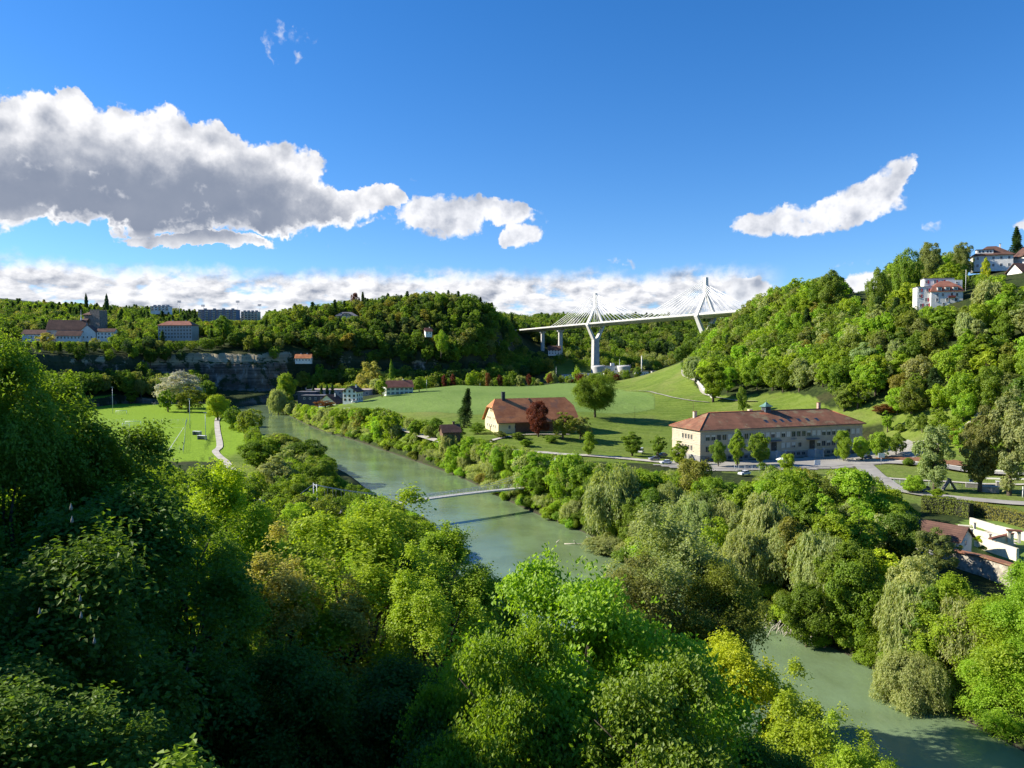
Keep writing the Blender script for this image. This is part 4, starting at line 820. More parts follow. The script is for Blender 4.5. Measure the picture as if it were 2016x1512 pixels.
T(965, 866, 318, 0, 3.2, 'loose', 'grey-green', 'grey-green roadside tree below the yellow gable')
# trees round the buildings
T(1172, 738, 400, 0, 10.4, 'round', 'mid green', 'lone dome-shaped tree in the meadow beside the farmhouse, casting a long shadow', name='linden_tree', lod='linden')
T(912, 765, 372, 0, 3.6, 'conifer', 'dark blue-green', 'dark pointed spruce left of the farmhouse')
T(1060, 790, 340, 0, 5.6, 'round', 'dark red', 'dark purple-leaved beech in front of the farmhouse roof', name='copper_beech', lod=1)
T(1108, 812, 337, 0, 6.2, 'loose', 'olive green', 'spreading olive green tree right of the purple beech')
T(1142, 820, 342, 0, 4.4, 'loose', 'grey-green', 'grey-green small tree at the right end of the farmhouse')
T(1158, 850, 302, 0, 3.4, 'tall', 'bright green', 'young bright green tree standing at the edge of the pale road')
T(1245, 850, 305, 0, 4.0, 'tall', 'mid green', 'roadside tree left of the car park, first of the row', lod=1)
T(1295, 858, 300, 0, 3.4, 'birch', 'mid green', 'thin roadside tree second in the row beside the car park', lod=1)
T(1336, 868, 285, 0, 3.4, 'tall', 'bright green', 'young tree standing before the narrow end wall of the school building')
T(1415, 866, 279, 0, 3.0, 'round', 'mid green', 'small round tree under the first windows of the school building')
T(1452, 846, 281, 0, 3.4, 'tall', 'bright green', 'upright tree in front of the left half of the school facade')
T(1497, 853, 284, 0, 3.9, 'round', 'mid green', 'bushy tree beside the left canopy of the school building')
T(1550, 893, 262, 0, 2.8, 'round', 'yellow-green', 'little yellow-green tree in front of the school yard')
T(1662, 847, 296, 0, 3.6, 'round', 'bright green', 'first yard tree right of the school entrance')
T(1698, 860, 297, 0, 3.2, 'round', 'yellow-green', 'second yard tree from the school entrance')
T(1732, 850, 302, 0, 3.6, 'round', 'bright green', 'third yard tree from the school entrance')
T(1765, 852, 305, 0, 3.4, 'round', 'mid green', 'yard tree farthest from the school entrance, by the bare branch shelter')
T(1405, 705, 440, 0, 7.5, 'tall', 'bright green', 'bright tree clump standing out from the wood beside the walled path', lod=1)
T(1463, 762, 400, 0, 2.4, 'round', 'mid green', 'small lone tree on the grass slope above the cupola')
T(1740, 795, 352, 0, 6.4, 'loose', 'reddish brown', 'reddish brown tree at the foot of the hill behind the school', lod=1)
T(1665, 735, 385, 0, 5.0, 'conifer', 'deep green', 'dark dense spruce-like tree behind the right end of the school roof', lod=1)
T(1842, 838, 226, 0, 5.4, 'tall', 'sage green', 'tall pale birch on the far side of the curved road, beside the playground', lod=1, name='birch_tree')
T(1932, 800, 224, 0, 5.6, 'tall', 'grey-green', 'pale birch behind the concrete blocks', lod=1, name='birch_tree')
T(1993, 768, 218, 0, 6.4, 'tall', 'sage green', 'large pale birch at the edge of the frame behind the concrete blocks', lod=1, name='birch_tree')
T(1797, 935, 222, 0, 2.9, 'round', 'yellow-green', 'small pale street tree above the parked blue car', lod=1)
T(1845, 965, 214, 0, 1.9, 'birch', 'bright green', 'thin street sapling beside the triangular play frame', lod=1)
T(1900, 795, 325, 0, 6, 'round', 'bright green', None, force=False, region='right_hill')
# trees on the skyline and hilltops
T(2004, 447, 520, 0, 5.2, 'conifer', 'dark blue-green', 'tall dark spruce on the skyline next to the upper white villa', lod=1)
T(1835, 478, 470, 0, 9.0, 'round', 'grey-green', 'broad skyline tree behind the flat-roofed apartment house', lod=1)
T(1785, 492, 455, 0, 8.5, 'round', 'mid green', 'domed skyline tree left of the apartment house', lod=1)
T(1900, 478, 480, 0, 6.5, 'round', 'grey-green', 'skyline tree between the apartment house and the upper white villa', lod=1)
T(1725, 530, 440, 0, 6.2, 'round', 'mid green', 'tree on the shoulder of the hill left of the apartment house', lod=1)
T(1640, 532, 505, 0, 9.0, 'round', 'olive green', 'rounded hilltop tree above the school roof chimney', lod=1)
T(1942, 508, 440, 0, 3.0, 'round', 'lime yellow', 'yellow-green bush in front of the upper white villa')
T(697, 577, 905, 0, 5.6, 'round', 'dark red', 'dark red copper beech on the wooded hill above the villa with curved gable', name='copper_beech')
T(715, 575, 915, 0, 3.6, 'conifer', 'dark blue-green', 'dark spruce beside the copper beech on the wooded hill')
T(440, 622, 770, 0, 11, 'round', 'mid green', 'big domed tree on the cliff edge in front of the blue apartment block')
T(590, 600, 830, 0, 9, 'round', 'olive green', None, force=False, region='central_hill')
T(209, 578, 1150, 0, 3.0, 'column', 'dark blue-green', 'narrow poplar on the skyline right of the stone tower')
T(170, 577, 1150, 0, 2.6, 'column', 'dark blue-green', 'narrow poplar on the skyline left of the stone tower')
T(185, 665, 745, 0, 5.0, 'loose', 'pale tan-green', 'pale tan tree below the convent roofs')
T(90, 655, 740, 0, 9.0, 'loose', 'pale tan-green', 'wide tan-coloured tree beside the convent wall')
# sports ground and far bank
T(354, 731, 610, 27, 19, 'round', 'silvery grey-green', 'big silvery willow standing before the cliff by the sports ground', name='white_willow', lod=1)
T(370, 762, 570, 0, 9.5, 'loose', 'olive green', 'olive green tree in front of the silvery willow')
T(330, 768, 575, 0, 7.0, 'loose', 'mid green', 'mid green tree at the left foot of the silvery willow')
T(428, 777, 505, 0, 8.6, 'round', 'yellow-green', 'bright yellow-green tree on the river path beside the sports ground', lod=1)
T(458, 800, 455, 0, 5.0, 'round', 'mid green', 'round green tree by the river just in front of the bright yellow-green tree')
T(488, 805, 400, 0, 6.4, 'round', 'olive green', 'loose olive tree between the river path and the water')
T(555, 856, 330, 0, 8.0, 'round', 'olive green', 'round olive green tree on the near river bank', lod=1)
T(600, 866, 285, 0, 7.6, 'round', 'deep green', 'dark-leaved flowering tree on the near bank at the river bend', lod=1)
T(545, 900, 240, 0, 8.0, 'round', 'sage green', 'sage green round tree beside the bridge mast', lod=1)
T(505, 868, 300, 0, 7.4, 'round', 'mid green', 'mid green tree beside the river path', lod=1)
T(622, 905, 236, 0, 6.4, 'round', 'mid green', 'round tree at the water edge just beyond the bridge mast', lod=1)
T(562, 735, 640, 0, 8.8, 'round', 'bright green', 'tall bright tree at the river bend by the dark house', lod=1)
T(548, 768, 600, 0, 7.2, 'willow', 'sage green', 'pale willow mound on the tip of the far river bank', lod=1)
T(640, 788, 548, 0, 7.5, 'loose', 'reddish brown', 'reddish brown tree in front of the brown-roofed house')
T(752, 740, 575, 0, 4.6, 'tall', 'bright green', 'upright bright tree left of the house with green shutters')
T(825, 742, 600, 0, 5.4, 'round', 'mid green', 'round tree right of the house with green shutters')
T(730, 712, 720, 0, 11, 'loose', 'pale tan-green', 'large pale tan tree behind the riverside houses', lod=1)
T(715, 735, 680, 0, 8, 'round', 'pale tan-green', 'pale tan round tree in front of the larger tan tree')
T(771, 708, 700, 0, 2.2, 'column', 'mid green', 'narrow poplar between the tan tree and the sage thicket')
for i, (px, py) in enumerate(((633, 757), (644, 755), (655, 754), (617, 755))):
    T(px, py, 607, 0, 1.3, 'column', 'dark blue-green', '%s small cypress along the flat hall roof' % ('first', 'second', 'third', 'fourth')[(1, 2, 3, 0)[i]], group='cypresses in front of the hall')
for i, px in enumerate((876, 893, 960, 985, 1042, 1080, 1142, 1215)):
    T(px, 738 - (i % 3) * 2, 716, 0, 2.6 + .6 * (i % 2), 'round', 'reddish brown' if i % 3 == 2 else 'dark red', '%s red-leaved tree counted from the left in the row behind the field' % ('first', 'second', 'third', 'fourth', 'fifth', 'sixth', 'seventh', 'eighth')[i], group='red-leaved trees behind the field')
for i, (px, py, k) in enumerate(((1195, 725, 'olive green'), (1255, 722, 'mid green'), (1225, 728, 'sage green'), (1345, 722, 'olive green'), (1135, 722, 'bright green'), (1010, 730, 'mid green'), (925, 735, 'bright green'), (853, 735, 'olive green'))):
    T(px, py, 760 if px > 1100 else 722, 0, 4.6, 'round', k, None, force=False, region='field_hedge')
T(868, 650, 790, 26, 7, 'round', 'bright green', 'sunlit tree growing over the pale rock spur', lod=2)
for x_, y_ in ((-20, 318), (-2, 314), (12, 312), (26, 311)):
    pass
# ------------------------------------------------------------------ special near meshes
def near_sets():
    S = {}
    def mk(key, kind, seed, n, leaf, Hh, Rr, droop=0.0, base=.1, limbs=24, bare=0, twig=0.0, thin=1.0):
        me, C = crown_mesh('crown', kind, seed, n, leaf, Hh, Rr, near=True, droop=droop, base=base, twig=twig)
        S[key] = [(me, trunk_mesh('trunk', seed, Hh, Rr, C, kind, limbs=limbs, sides=8, bare=bare), Hh, Rr)]
    mk('near_maple', 'round', 5, 430000, 0.21, 27, 8.5, base=.05, limbs=40, twig=.42)
    mk('near_maple2', 'round', 8, 230000, 0.20, 22, 6.2, base=.05, limbs=30, bare=1, twig=.42)
    mk('mid_maple', 'round', 12, 130000, 0.22, 20, 5.2, base=.05, limbs=24, twig=.45)
    mk('near_loose', 'loose', 21, 120000, 0.20, 21, 5.0, base=.08, limbs=44, bare=1, twig=.40)
    mk('ash', 'round', 31, 230000, 0.19, 22, 6.0, droop=1.1, base=.05, limbs=50, bare=1, twig=.34)
    mk('linden', 'dome', 51, 80000, 0.42, 21, 9.6, base=.10, limbs=20, twig=.7)
    mk('hazel', 'bush', 41, 9000, 0.17, 9, 2.6, base=.1, limbs=20, bare=4, twig=.30)
    return S
NEAR = near_sets()
# ------------------------------------------------------------------ which trees become objects of their own
def visible_share():
    """draw every tree as a disc, far to near, on a small grid; count what each still shows"""
    Wd, Hd = 504, 378; X = np.array([t['x'] for t in TREES]); Y = np.array([t['y'] for t in TREES]); Hh = np.array([t['H'] for t in TREES]); Z = np.array([t['z'] for t in TREES]); Rr = np.array([t['R'] for t in TREES])
    px, py, f = project(X, Y, Z + Hh * .58); rx = Rr * F / f / 4; ry = Hh * .42 * F / f / 4; px = px / 4; py = py / 4; ids = np.full((Hd, Wd), -1, int)
    # terrain hides what lies behind it
    hid = np.zeros(len(TREES), bool); s = np.linspace(0.06, 0.97, 60)
    for c in range(0, len(TREES), 200):
        sl = slice(c, c + 200); gx = X[sl, None] * s; gy = Y[sl, None] * s; line = CAMZ + (Z[sl, None] + Hh[sl, None] * .95 - CAMZ) * s; gz = height(gx, gy); hid[sl] = (gz > line + 1.0).any(1)
    for i in np.argsort(-f):
        if hid[i]: continue
        x0, x1 = int(max(0, px[i] - rx[i])), int(min(Wd - 1, px[i] + rx[i])) + 1; y0, y1 = int(max(0, py[i] - ry[i])), int(min(Hd - 1, py[i] + ry[i])) + 1
        if x1 <= x0 or y1 <= y0: continue
        yy, xx = np.mgrid[y0:y1, x0:x1]; m = ((xx - px[i]) / max(rx[i], .7)) ** 2 + ((yy - py[i]) / max(ry[i], .7)) ** 2 < 1; ids[y0:y1, x0:x1][m] = i
    cnt = np.bincount(ids[ids >= 0], minlength=len(TREES)); return cnt, px * 4, py * 4, f, hid
CNT, TPX, TPY, TF, HID = visible_share()
N_OWN = 290
_sc = CNT.astype(float).copy()
for i, t in enumerate(TREES):
    if t['force']: _sc[i] = 1e6 + CNT[i]
    elif t['kind'] != 'bush' and CNT[i] == 0: _sc[i] = -1
_rank = [i for i in np.argsort(-_sc) if _sc[i] > 3]
_bush = [i for i in _rank if TREES[i]['kind'] == 'bush' and not TREES[i]['force']][:90]
OWN = [i for i in _rank if i not in set(_bush) and TREES[i]['kind'] != 'bush' or TREES[i]['force']][:N_OWN] + _bush
OWNSET = set(OWN)
# ------------------------------------------------------------------ describing them
REG = {'near_waterside': 'at the waterline of the near bank', 'waterside': 'at the waterline of the far bank', 'near_slope': 'on the slope between viewer and river', 'east_bank': 'on the far river bank', 'west_bank': 'on the near river bank', 'right_hill': 'on the wooded hillside', 'right_foot': 'at the foot of the wooded hillside', 'plateau': 'above the cliff', 'central_hill': 'on the wooded central hill',
       'cliff_foot': 'under the central hill', 'gully': 'behind the sports ground', 'gully_cliff': 'against the cliff', 'field_hedge': 'behind the crop field', 'far_floor': 'near the high bridge', 'far_wood': 'behind the high bridge', 'plateau_back': 'on the skyline', 'special': 'on the slope'}
LAND = {'near_waterside': [(0, 560, 'beyond the river path'), (560, 700, 'near the bridge mast'), (700, 900, 'by the footbridge'), (900, 1200, 'below the footbridge')], 'waterside': [(0, 700, 'by the dark house'), (700, 900, 'opposite the sage tree'), (900, 1060, 'upstream of the footbridge'), (1060, 1300, 'below the pale willow'), (1300, 1500, 'behind the olive riverside tree'), (1500, 1750, 'near the driftwood'), (1750, 2300, 'at the river bend')], 'east_bank': [(0, 640, 'by the dark house'), (640, 760, 'below the white riverside house'), (760, 880, 'left of the farmhouse'), (880, 1010, 'in front of the farmhouse'), (1010, 1110, 'at the footbridge end'), (1110, 1240, 'below the lone meadow tree'), (1240, 1400, 'below the car park'), (1400, 1560, 'in front of the school'), (1560, 1700, 'below the school entrance'), (1700, 1860, 'near the tiled shed'), (1860, 2300, 'by the old garden wall')],
        'right_hill': [(0, 1470, 'beside the walled path'), (1470, 1560, 'above the school cupola'), (1560, 1650, 'above the skylight row'), (1650, 1720, 'above the school roof end'), (1720, 1790, 'left of the apartment house'), (1790, 1870, 'under the apartment house'), (1870, 1950, 'under the upper villa'), (1950, 2300, 'under the gabled villa')],
        'plateau': [(-200, 80, 'left of the convent'), (80, 170, 'by the convent'), (170, 230, 'under the stone tower'), (230, 320, 'between tower and red-roofed school'), (320, 400, 'beside the red-roofed school'), (400, 480, 'below the blue apartment block'), (480, 700, 'left of the central hill')],
        'central_hill': [(0, 640, 'on its left shoulder'), (640, 740, 'around the curved-gable villa'), (740, 850, 'over the dark cliff'), (850, 930, 'over the pale rock spur'), (930, 1100, 'on its right flank')],
        'west_bank': [(0, 480, 'by the sports ground'), (480, 560, 'near the river path'), (560, 700, 'near the bridge mast'), (700, 900, 'by the footbridge')]}
ORD = ['first', 'second', 'third', 'fourth', 'fifth', 'sixth', 'seventh', 'eighth', 'ninth', 'tenth', 'eleventh', 'twelfth']
def describe():
    rows = {}
    for i in OWN:
        t = TREES[i]
        if t['label']: continue
        r = t['region']; px, py = TPX[i], TPY[i]; land = ''
        for a, b, s in LAND.get(r, []):
            if a <= px < b: land = s; break
        if r == 'right_hill': row = 'high up' if py < 640 else 'halfway up' if py < 730 else 'low down' if py < 810 else 'at the foot'
        elif r == 'east_bank': row = 'at the water' if t['y'] < 0 else ''
        else: row = ''
        where = (land or REG[r]); extra = {'near_waterside': 'on the near waterline', 'waterside': 'at the waterline', 'right_hill': 'of the hillside wood', 'east_bank': 'on the far bank', 'plateau': 'above the cliff', 'central_hill': '', 'west_bank': 'on the near bank'}.get(r, '')
        if r == 'central_hill': where = 'on the central hill, ' + land
        base = ' '.join(x for x in (t['tint'], WORDS[t['kind']], row, where, extra if land else '') if x)
        if r == 'right_hill': base = '%s %s %s %s' % (t['tint'], WORDS[t['kind']], row, where)
        rows.setdefault(base, []).append(i)
    for b, L in rows.items():
        if len(L) == 1: TREES[L[0]]['label'] = b; continue
        L.sort(key=lambda i: TPX[i])
        for k, i in enumerate(L):
            TREES[i]['label'] = (('leftmost ' if k == 0 else 'rightmost ' if k == len(L) - 1 else ORD[min(k, 11)] + ' from left ') + b)
describe()
GRP = {'near_waterside': 'bushes on the near waterline', 'waterside': 'bushes along the waterline', 'near_slope': 'trees on the near slope', 'east_bank': 'trees along the far river bank', 'west_bank': 'trees along the near river bank', 'right_hill': 'trees of the wooded hillside', 'right_foot': 'trees at the foot of the hillside', 'plateau': 'trees above the cliff', 'central_hill': 'trees of the central hill', 'cliff_foot': 'trees under the central hill',
       'gully': 'trees behind the sports ground', 'gully_cliff': 'trees behind the sports ground', 'field_hedge': 'trees behind the crop field', 'far_floor': 'trees near the high bridge', 'far_wood': 'trees behind the high bridge', 'plateau_back': 'trees on the skyline', 'special': None}
def plant_own():
    rg = np.random.default_rng(77)
    for i in OWN:
        t = TREES[i]; d = math.hypot(t['x'], t['y'])
        if t['lod'] in NEAR: L = NEAR[t['lod']]
        else:
            lod = t['lod'] if t['lod'] is not None else (0 if d < 125 else 1 if d < 330 else 2); L = lib(t['kind'], lod)
        cm, tm, H0, R0 = L[rg.integers(0, len(L))]
        nm = t['name'] or NAMES[t['kind']]
        o = empty(nm, (t['x'], t['y'], t['z'] - 0.15), rg.uniform(0, 6.28), t['label'], CATS.get(t['kind'], 'tree'), t['group'] or GRP[t['region']])
        if nm == 'hazel_shrub': o['category'] = 'shrub'
        c = link('crown', cm, o); tr = link('trunk', tm, o); s = (t['R'] / R0, t['R'] / R0, t['H'] / H0 * (.965 if t['lod'] in NEAR and t['lod'] != 'linden' else 1)); c.scale = (s[0] * rg.uniform(.9, 1.12), s[1] * rg.uniform(.9, 1.12), s[2]); tr.scale = s; lean = rg.normal(size=2) * (.045 if d > 60 else .0); o.rotation_euler = (lean[0], lean[1], o.rotation_euler[2])
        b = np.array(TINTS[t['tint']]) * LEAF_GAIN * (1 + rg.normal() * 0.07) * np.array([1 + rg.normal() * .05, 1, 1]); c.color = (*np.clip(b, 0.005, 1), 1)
plant_own()
def woodland():
    """all remaining trees of the far slopes as one mass"""
    rg = np.random.default_rng(5); VV, VR, TT = [], [], []
    for i, t in enumerate(TREES):
        if i in OWNSET: continue
        d = math.hypot(t['x'], t['y'])
        if HID[i] and d > 450: continue
        L = lib(t['kind'], 4 if d < 380 else 3); P, N, Ln, W, Tg, var, C, H0, R0 = L[rg.integers(0, len(L))]; a = rg.uniform(0, 6.28); ca, sa = math.cos(a), math.sin(a)
        k = len(P)
        if d > 900: sel = rg.permutation(k)[: int(k * .5)]
        else: sel = np.arange(k)
        s = np.array([t['R'] / R0, t['R'] / R0, t['H'] / H0]); Pq = P[sel] * s; Nq = N[sel]
        rot = lambda v: np.column_stack([v[:, 0] * ca - v[:, 1] * sa, v[:, 0] * sa + v[:, 1] * ca, v[:, 2]])
        Pq = rot(Pq) + np.array([t['x'], t['y'], t['z']]); Nq = rot(Nq); g = (s[0] * s[2]) ** .5 * (1.25 if d > 900 else 0.9 if d < 560 else 1.0)
        V, _ = leaf_quads(rg, Pq, Nq, Ln[sel] * g, W[sel] * g, T=None if Tg is None else rot(Tg[sel])); VV.append(V); VR.append(var[sel])
        b = np.clip(np.array(TINTS[t['tint']]) * LEAF_GAIN * (1 + rg.normal() * .08), .004, 1); TT.append(np.tile(np.append(b, 1.0), (len(sel), 1)))
    V = np.concatenate(VV); Q = np.arange(len(V)).reshape(-1, 4)
    me = npmesh('woodland', V, Q, M_LEAF_FAR, {'leafvar': ('FACE', 'FLOAT', np.concatenate(VR)), 'tint': ('FACE', 'FLOAT_COLOR', np.concatenate(TT))})
    o = link('woodland', me); tag(o, 'dense mixed woodland covering the far hills and slopes', 'woodland', kind='stuff')
    print('TREES', len(TREES), 'own', len(OWN), 'faces in wood', len(Q))
woodland()

def candles():
    o = [q for q in COL.objects if q.name.startswith('chestnut_tree')][0]; inv = (Matrix.Translation(o.location) @ o.rotation_euler.to_matrix().to_4x4()).inverted(); me = MB().lathe((0, 0, 0), [(.01, 0), (.045, .04), (.035, .10), (.015, .17), (.003, .21)], 7).mesh('flower_candle', mat('pale_blossom', (.34, .32, .26), var=.2, scale=20))
    for px, py in ((158, 1185), (78, 1210), (160, 1218), (186, 1268), (140, 1005), (142, 1030)): p = at(px, py, 17.2); c = link('flower_candle', me, o); c.location = inv @ p; c.scale = (.8, .8, .8)
candles()
# ------------------------------------------------------------------ the high cable-stayed bridge
def high_bridge():
    P1 = np.array([100.0, 924.0]); P2 = np.array([187.5, 747.0]); d = (P1 - P2) / np.linalg.norm(P1 - P2); n = np.array([-d[1], d[0]])   # d points away from the viewer
    def zd(s): return 84.6 - 0.0118 * s - 0.00001 * s * s + (-0.00006 * min(0, s) ** 2 * 0)
    def pt(s, o=0.0, dz=0.0): q = P2 + d * s + n * o; return (q[0], q[1], zd(s) + dz)
    root = empty('cable_stayed_bridge', (P2[0], P2[1], 50), 0, 'high white cable-stayed road bridge with two pointed pylons spanning the valley', 'bridge')
    inv = Vector((-P2[0], -P2[1], -50))
    def loc(p): return Vector(p) + inv
    L = 200.0; W = 10.2
    b = MB(); ss = np.arange(-70, 206, 6.0).tolist() + [206 + k * 8 for k in range(25)]
    prof = [(-W, 0), (-W, -0.7), (-W + 2.2, -1.9), (-3.2, -3.4), (3.2, -3.4), (W - 2.2, -1.9), (W, -0.7), (W, 0)]; m = len(prof)
    vs = [loc(pt(s, o, z)) for s in ss for o, z in prof]
    fs = [(i * m + k, (i + 1) * m + k, (i + 1) * m + (k + 1) % m, i * m + (k + 1) % m) for i in range(len(ss) - 1) for k in range(m)] + [tuple(range(m))]
    b.add(vs, fs); b.build('deck', M_CONCW, root)
    for sg in (-1, 1):
        b = MB()
        for i in range(len(ss) - 1):
            s0, s1 = ss[i], ss[i + 1]; vs = [loc(pt(s, sg * (W + e), z)) for s in (s0, s1) for e, z in ((0.0, -0.25), (0.22, -0.25), (0.22, 1.05), (0.0, 1.05))]
            b.add(vs, [(0, 4, 5, 1), (1, 5, 6, 2), (2, 6, 7, 3), (3, 7, 4, 0)])
        b.build('parapet', M_CONCW, root)
    b = MB()   # a row of posts with a wind screen along the far side
    for s in np.arange(-60, 190, 4.0): b.tube([loc(pt(s, W - 1.6, 0)), loc(pt(s, W - 1.6, 2.6))], 0.09, 4)
    b.build('wind_screen', M_METAL, root)
    def strut(b, p0, p1, w0, w1, t0, t1):
        """tapered rectangular leg; w across the bridge, t along it"""
        p0, p1 = Vector(p0), Vector(p1); D = Vector((d[0], d[1], 0)); N = Vector((n[0], n[1], 0)); vs = []
        for p, w, t in ((p0, w0, t0), (p1, w1, t1)):
            for a, c in ((-1, -1), (1, -1), (1, 1), (-1, 1)): vs.append(p + N * (a * w / 2) + D * (c * t / 2))
        b.add(vs, [(3, 2, 1, 0), (4, 5, 6, 7), (0, 1, 5, 4), (1, 2, 6, 5), (2, 3, 7, 6), (3, 0, 4, 7)])
    tops = {}
    for key, s0, ptop, zbase in (('near', 0.0, 0, 50.0), ('far', 197.4, 0, 20.0)):
        z0 = zd(s0); topz = 50 + (690 - (547 if key == 'near' else 578)) / F * (747 if key == 'near' else 924)
        q = P2 + d * s0; zj = z0 + (topz - z0) * 0.50; tops[key] = (s0, topz, zj)
        pyl = []
        b = MB(); c = lambda o, z: loc((q[0] + n[0] * o, q[1] + n[1] * o, z))
        for sg in (-1, 1):
            leg = MB(); strut(leg, c(sg * (W + 1.3), z0 - 2), c(sg * 1.3, zj + 1.0), 2.3, 2.2, 4.4, 3.4); leg.build('pylon_leg', M_CONCW, root)
            lo = MB(); strut(lo, c(sg * (W + 1.3), z0 - 1.6), c(sg * 2.0, z0 - 19), 2.3, 3.6, 4.4, 5.2); lo.build('lower_strut', M_CONCW, root)
        mst = MB(); strut(mst, c(0, zj), c(0, topz), 4.6, 3.0, 3.5, 3.0); mst.build('pylon_mast', M_CONCW, root)
        sh = MB(); vs = []
        for z, w in ((z0 - 17.5, 7.2), (zbase, 8.6)):
            for a, e in ((-1, -1), (-.72, -1), (-.60, -.8), (.60, -.8), (.72, -1), (1, -1), (1, 1), (.72, 1), (.6, .8), (-.6, .8), (-.72, 1), (-1, 1)): vs.append(c(a * w / 2, z) + Vector((d[0], d[1], 0)) * (e * 2.9))
        k = 12; sh.add(vs, [tuple(range(k))[::-1], tuple(range(k, 2 * k))] + [(i, (i + 1) % k, k + (i + 1) % k, k + i) for i in range(k)]); sh.build('pylon_shaft', M_CONC, root)
        cb = MB(); cb.tube([c(-W - .5, z0 - 2.6), c(W + .5, z0 - 2.6)], 1.1, 4); cb.build('crossbeam', M_CONCW, root)
    # stays: ten a side, two planes, both pylons
    for key, sgn in (('near', 1), ('near', -1), ('far', 1), ('far', -1)):
        s0, topz, zj = tops[key]
        for pl in (-1, 1):
            for k in range(10):
                span = 14.5 + k * 8.6
                if key == 'near' and sgn < 0 and span > 66: continue
                hz = topz - 1.5 - (9 - k) * (topz - zj - 3) / 10.5; a = P2 + d * s0
                p0 = loc((a[0] + n[0] * pl * 1.1, a[1] + n[1] * pl * 1.1, hz)); p1 = loc(pt(s0 + sgn * span, pl * (W + .1), 0.4))
                b = MB(); b.tube([p0, p1], 0.24, 5, smooth=True)
                st = p1 + (p0 - p1) * 0.045; b.tube([p1, st], 0.34, 5)
                b.build('stay_cable', M_CABLE, root)
    for s, w in ((197.4 + 84, 3.4), (197.4 + 132, 3.0)):
        q = P2 + d * s; zb = H1(*q) - 3; b = MB()
        for o in (0,): b.box(loc((q[0], q[1], (zb + zd(s) - 2.5) / 2)), (w * 1.5, w * .8, zd(s) - 2.5 - zb), math.atan2(n[1], n[0]))
        b.box(loc((q[0], q[1], zd(s) - 4.6)), (w * 2.6, w * 1.0, 2.6), math.atan2(n[1], n[0])); b.build('pier', M_CONC, root)
    for s in (-40, 30, 65, 100, 135, 165, 240):   # lamp posts on the deck
        pass
high_bridge()
# ------------------------------------------------------------------ the suspended footbridge
def footbridge():
    A = Vector((-52.4, 203.4, 0)); B = Vector((15.0, 252.7, 0)); D = (B - A).normalized(); N = Vector((-D.y, D.x, 0)); L = (B - A).length
    root = empty('footbridge', (A.x, A.y, 5.5), 0, 'slender grey suspension footbridge crossing the river on thin cables', 'footbridge')
    o = -Vector((A.x, A.y, 5.5)); zd = lambda s: 5.7 + 1.1 * math.sin(math.pi * min(1, max(0, s / L))); P = lambda s, w=0, z=0: A + D * s + N * w + Vector((0, 0, zd(s) + z)) + o
    ss = np.arange(-2, L + 4, 2.4).tolist(); b = MB(); prof = [(-1.1, 0), (-1.1, -.45), (1.1, -.45), (1.1, 0)]
    b.add([P(s, w, z) for s in ss for w, z in prof], [(i * 4 + k, (i + 1) * 4 + k, (i + 1) * 4 + (k + 1) % 4, i * 4 + (k + 1) % 4) for i in range(len(ss) - 1) for k in range(4)]); b.build('deck', mat('footbridge_planks', (0.50, 0.48, 0.45), var=.06), root)
    for sg in (-1, 1):
        b = MB()
        for s in ss: b.tube([P(s, sg * 1.05, -.3), P(s, sg * 1.05, 1.15)], .035, 4)
        for z in (.35, .75, 1.15): b.tube([P(s, sg * 1.05, z) for s in ss], .028 if z < 1 else .045, 4)
        b.build('railing', M_GALV, root)
        def zc(s): t = s / L; return 14.3 - (14.3 - 7.6) * (1 - (2 * t - 1) ** 2)
        b = MB(); b.tube([A + D * s + N * (sg * 1.15) + Vector((0, 0, zc(s))) + o for s in np.linspace(0, L, 30)], .055, 5); b.tube([A + N * sg * 1.15 + Vector((0, 0, 14.3)) + o, A - D * 17 + N * sg * 1.6 + Vector((0, 0, H1(*(A - D * 17)[:2]))) + o], .05, 5)
        b.tube([B + N * sg * 1.15 + Vector((0, 0, 14.3)) + o, B + D * 16 + N * sg * 1.6 + Vector((0, 0, H1(*(B + D * 16)[:2]))) + o], .05, 5); b.build('main_cable', M_GALV, root)
        b = MB()
        for s in np.arange(3, L - 1, 2.4 * 1): b.tube([A + D * s + N * (sg * 1.12) + Vector((0, 0, zc(s))) + o, P(s, sg * .92, 1.1)], .018, 3)
        b.build('hangers', M_GALV, root)
    for Q in (A, B):
        b = MB(); zb = H1(Q.x, Q.y) - 1
        for sg in (-1, 1): b.tube([Q + N * sg * 1.2 + Vector((0, 0, zb)) + o, Q + N * sg * 1.15 + Vector((0, 0, 14.6)) + o], .13, 6)
        b.tube([Q + N * 1.2 + Vector((0, 0, 14.2)) + o, Q - N * 1.2 + Vector((0, 0, 14.2)) + o], .12, 5); b.tube([Q + N * 1.2 + Vector((0, 0, 9)) + o, Q - N * 1.2 + Vector((0, 0, 9)) + o], .08, 5); b.build('mast', M_METAL, root)
footbridge()
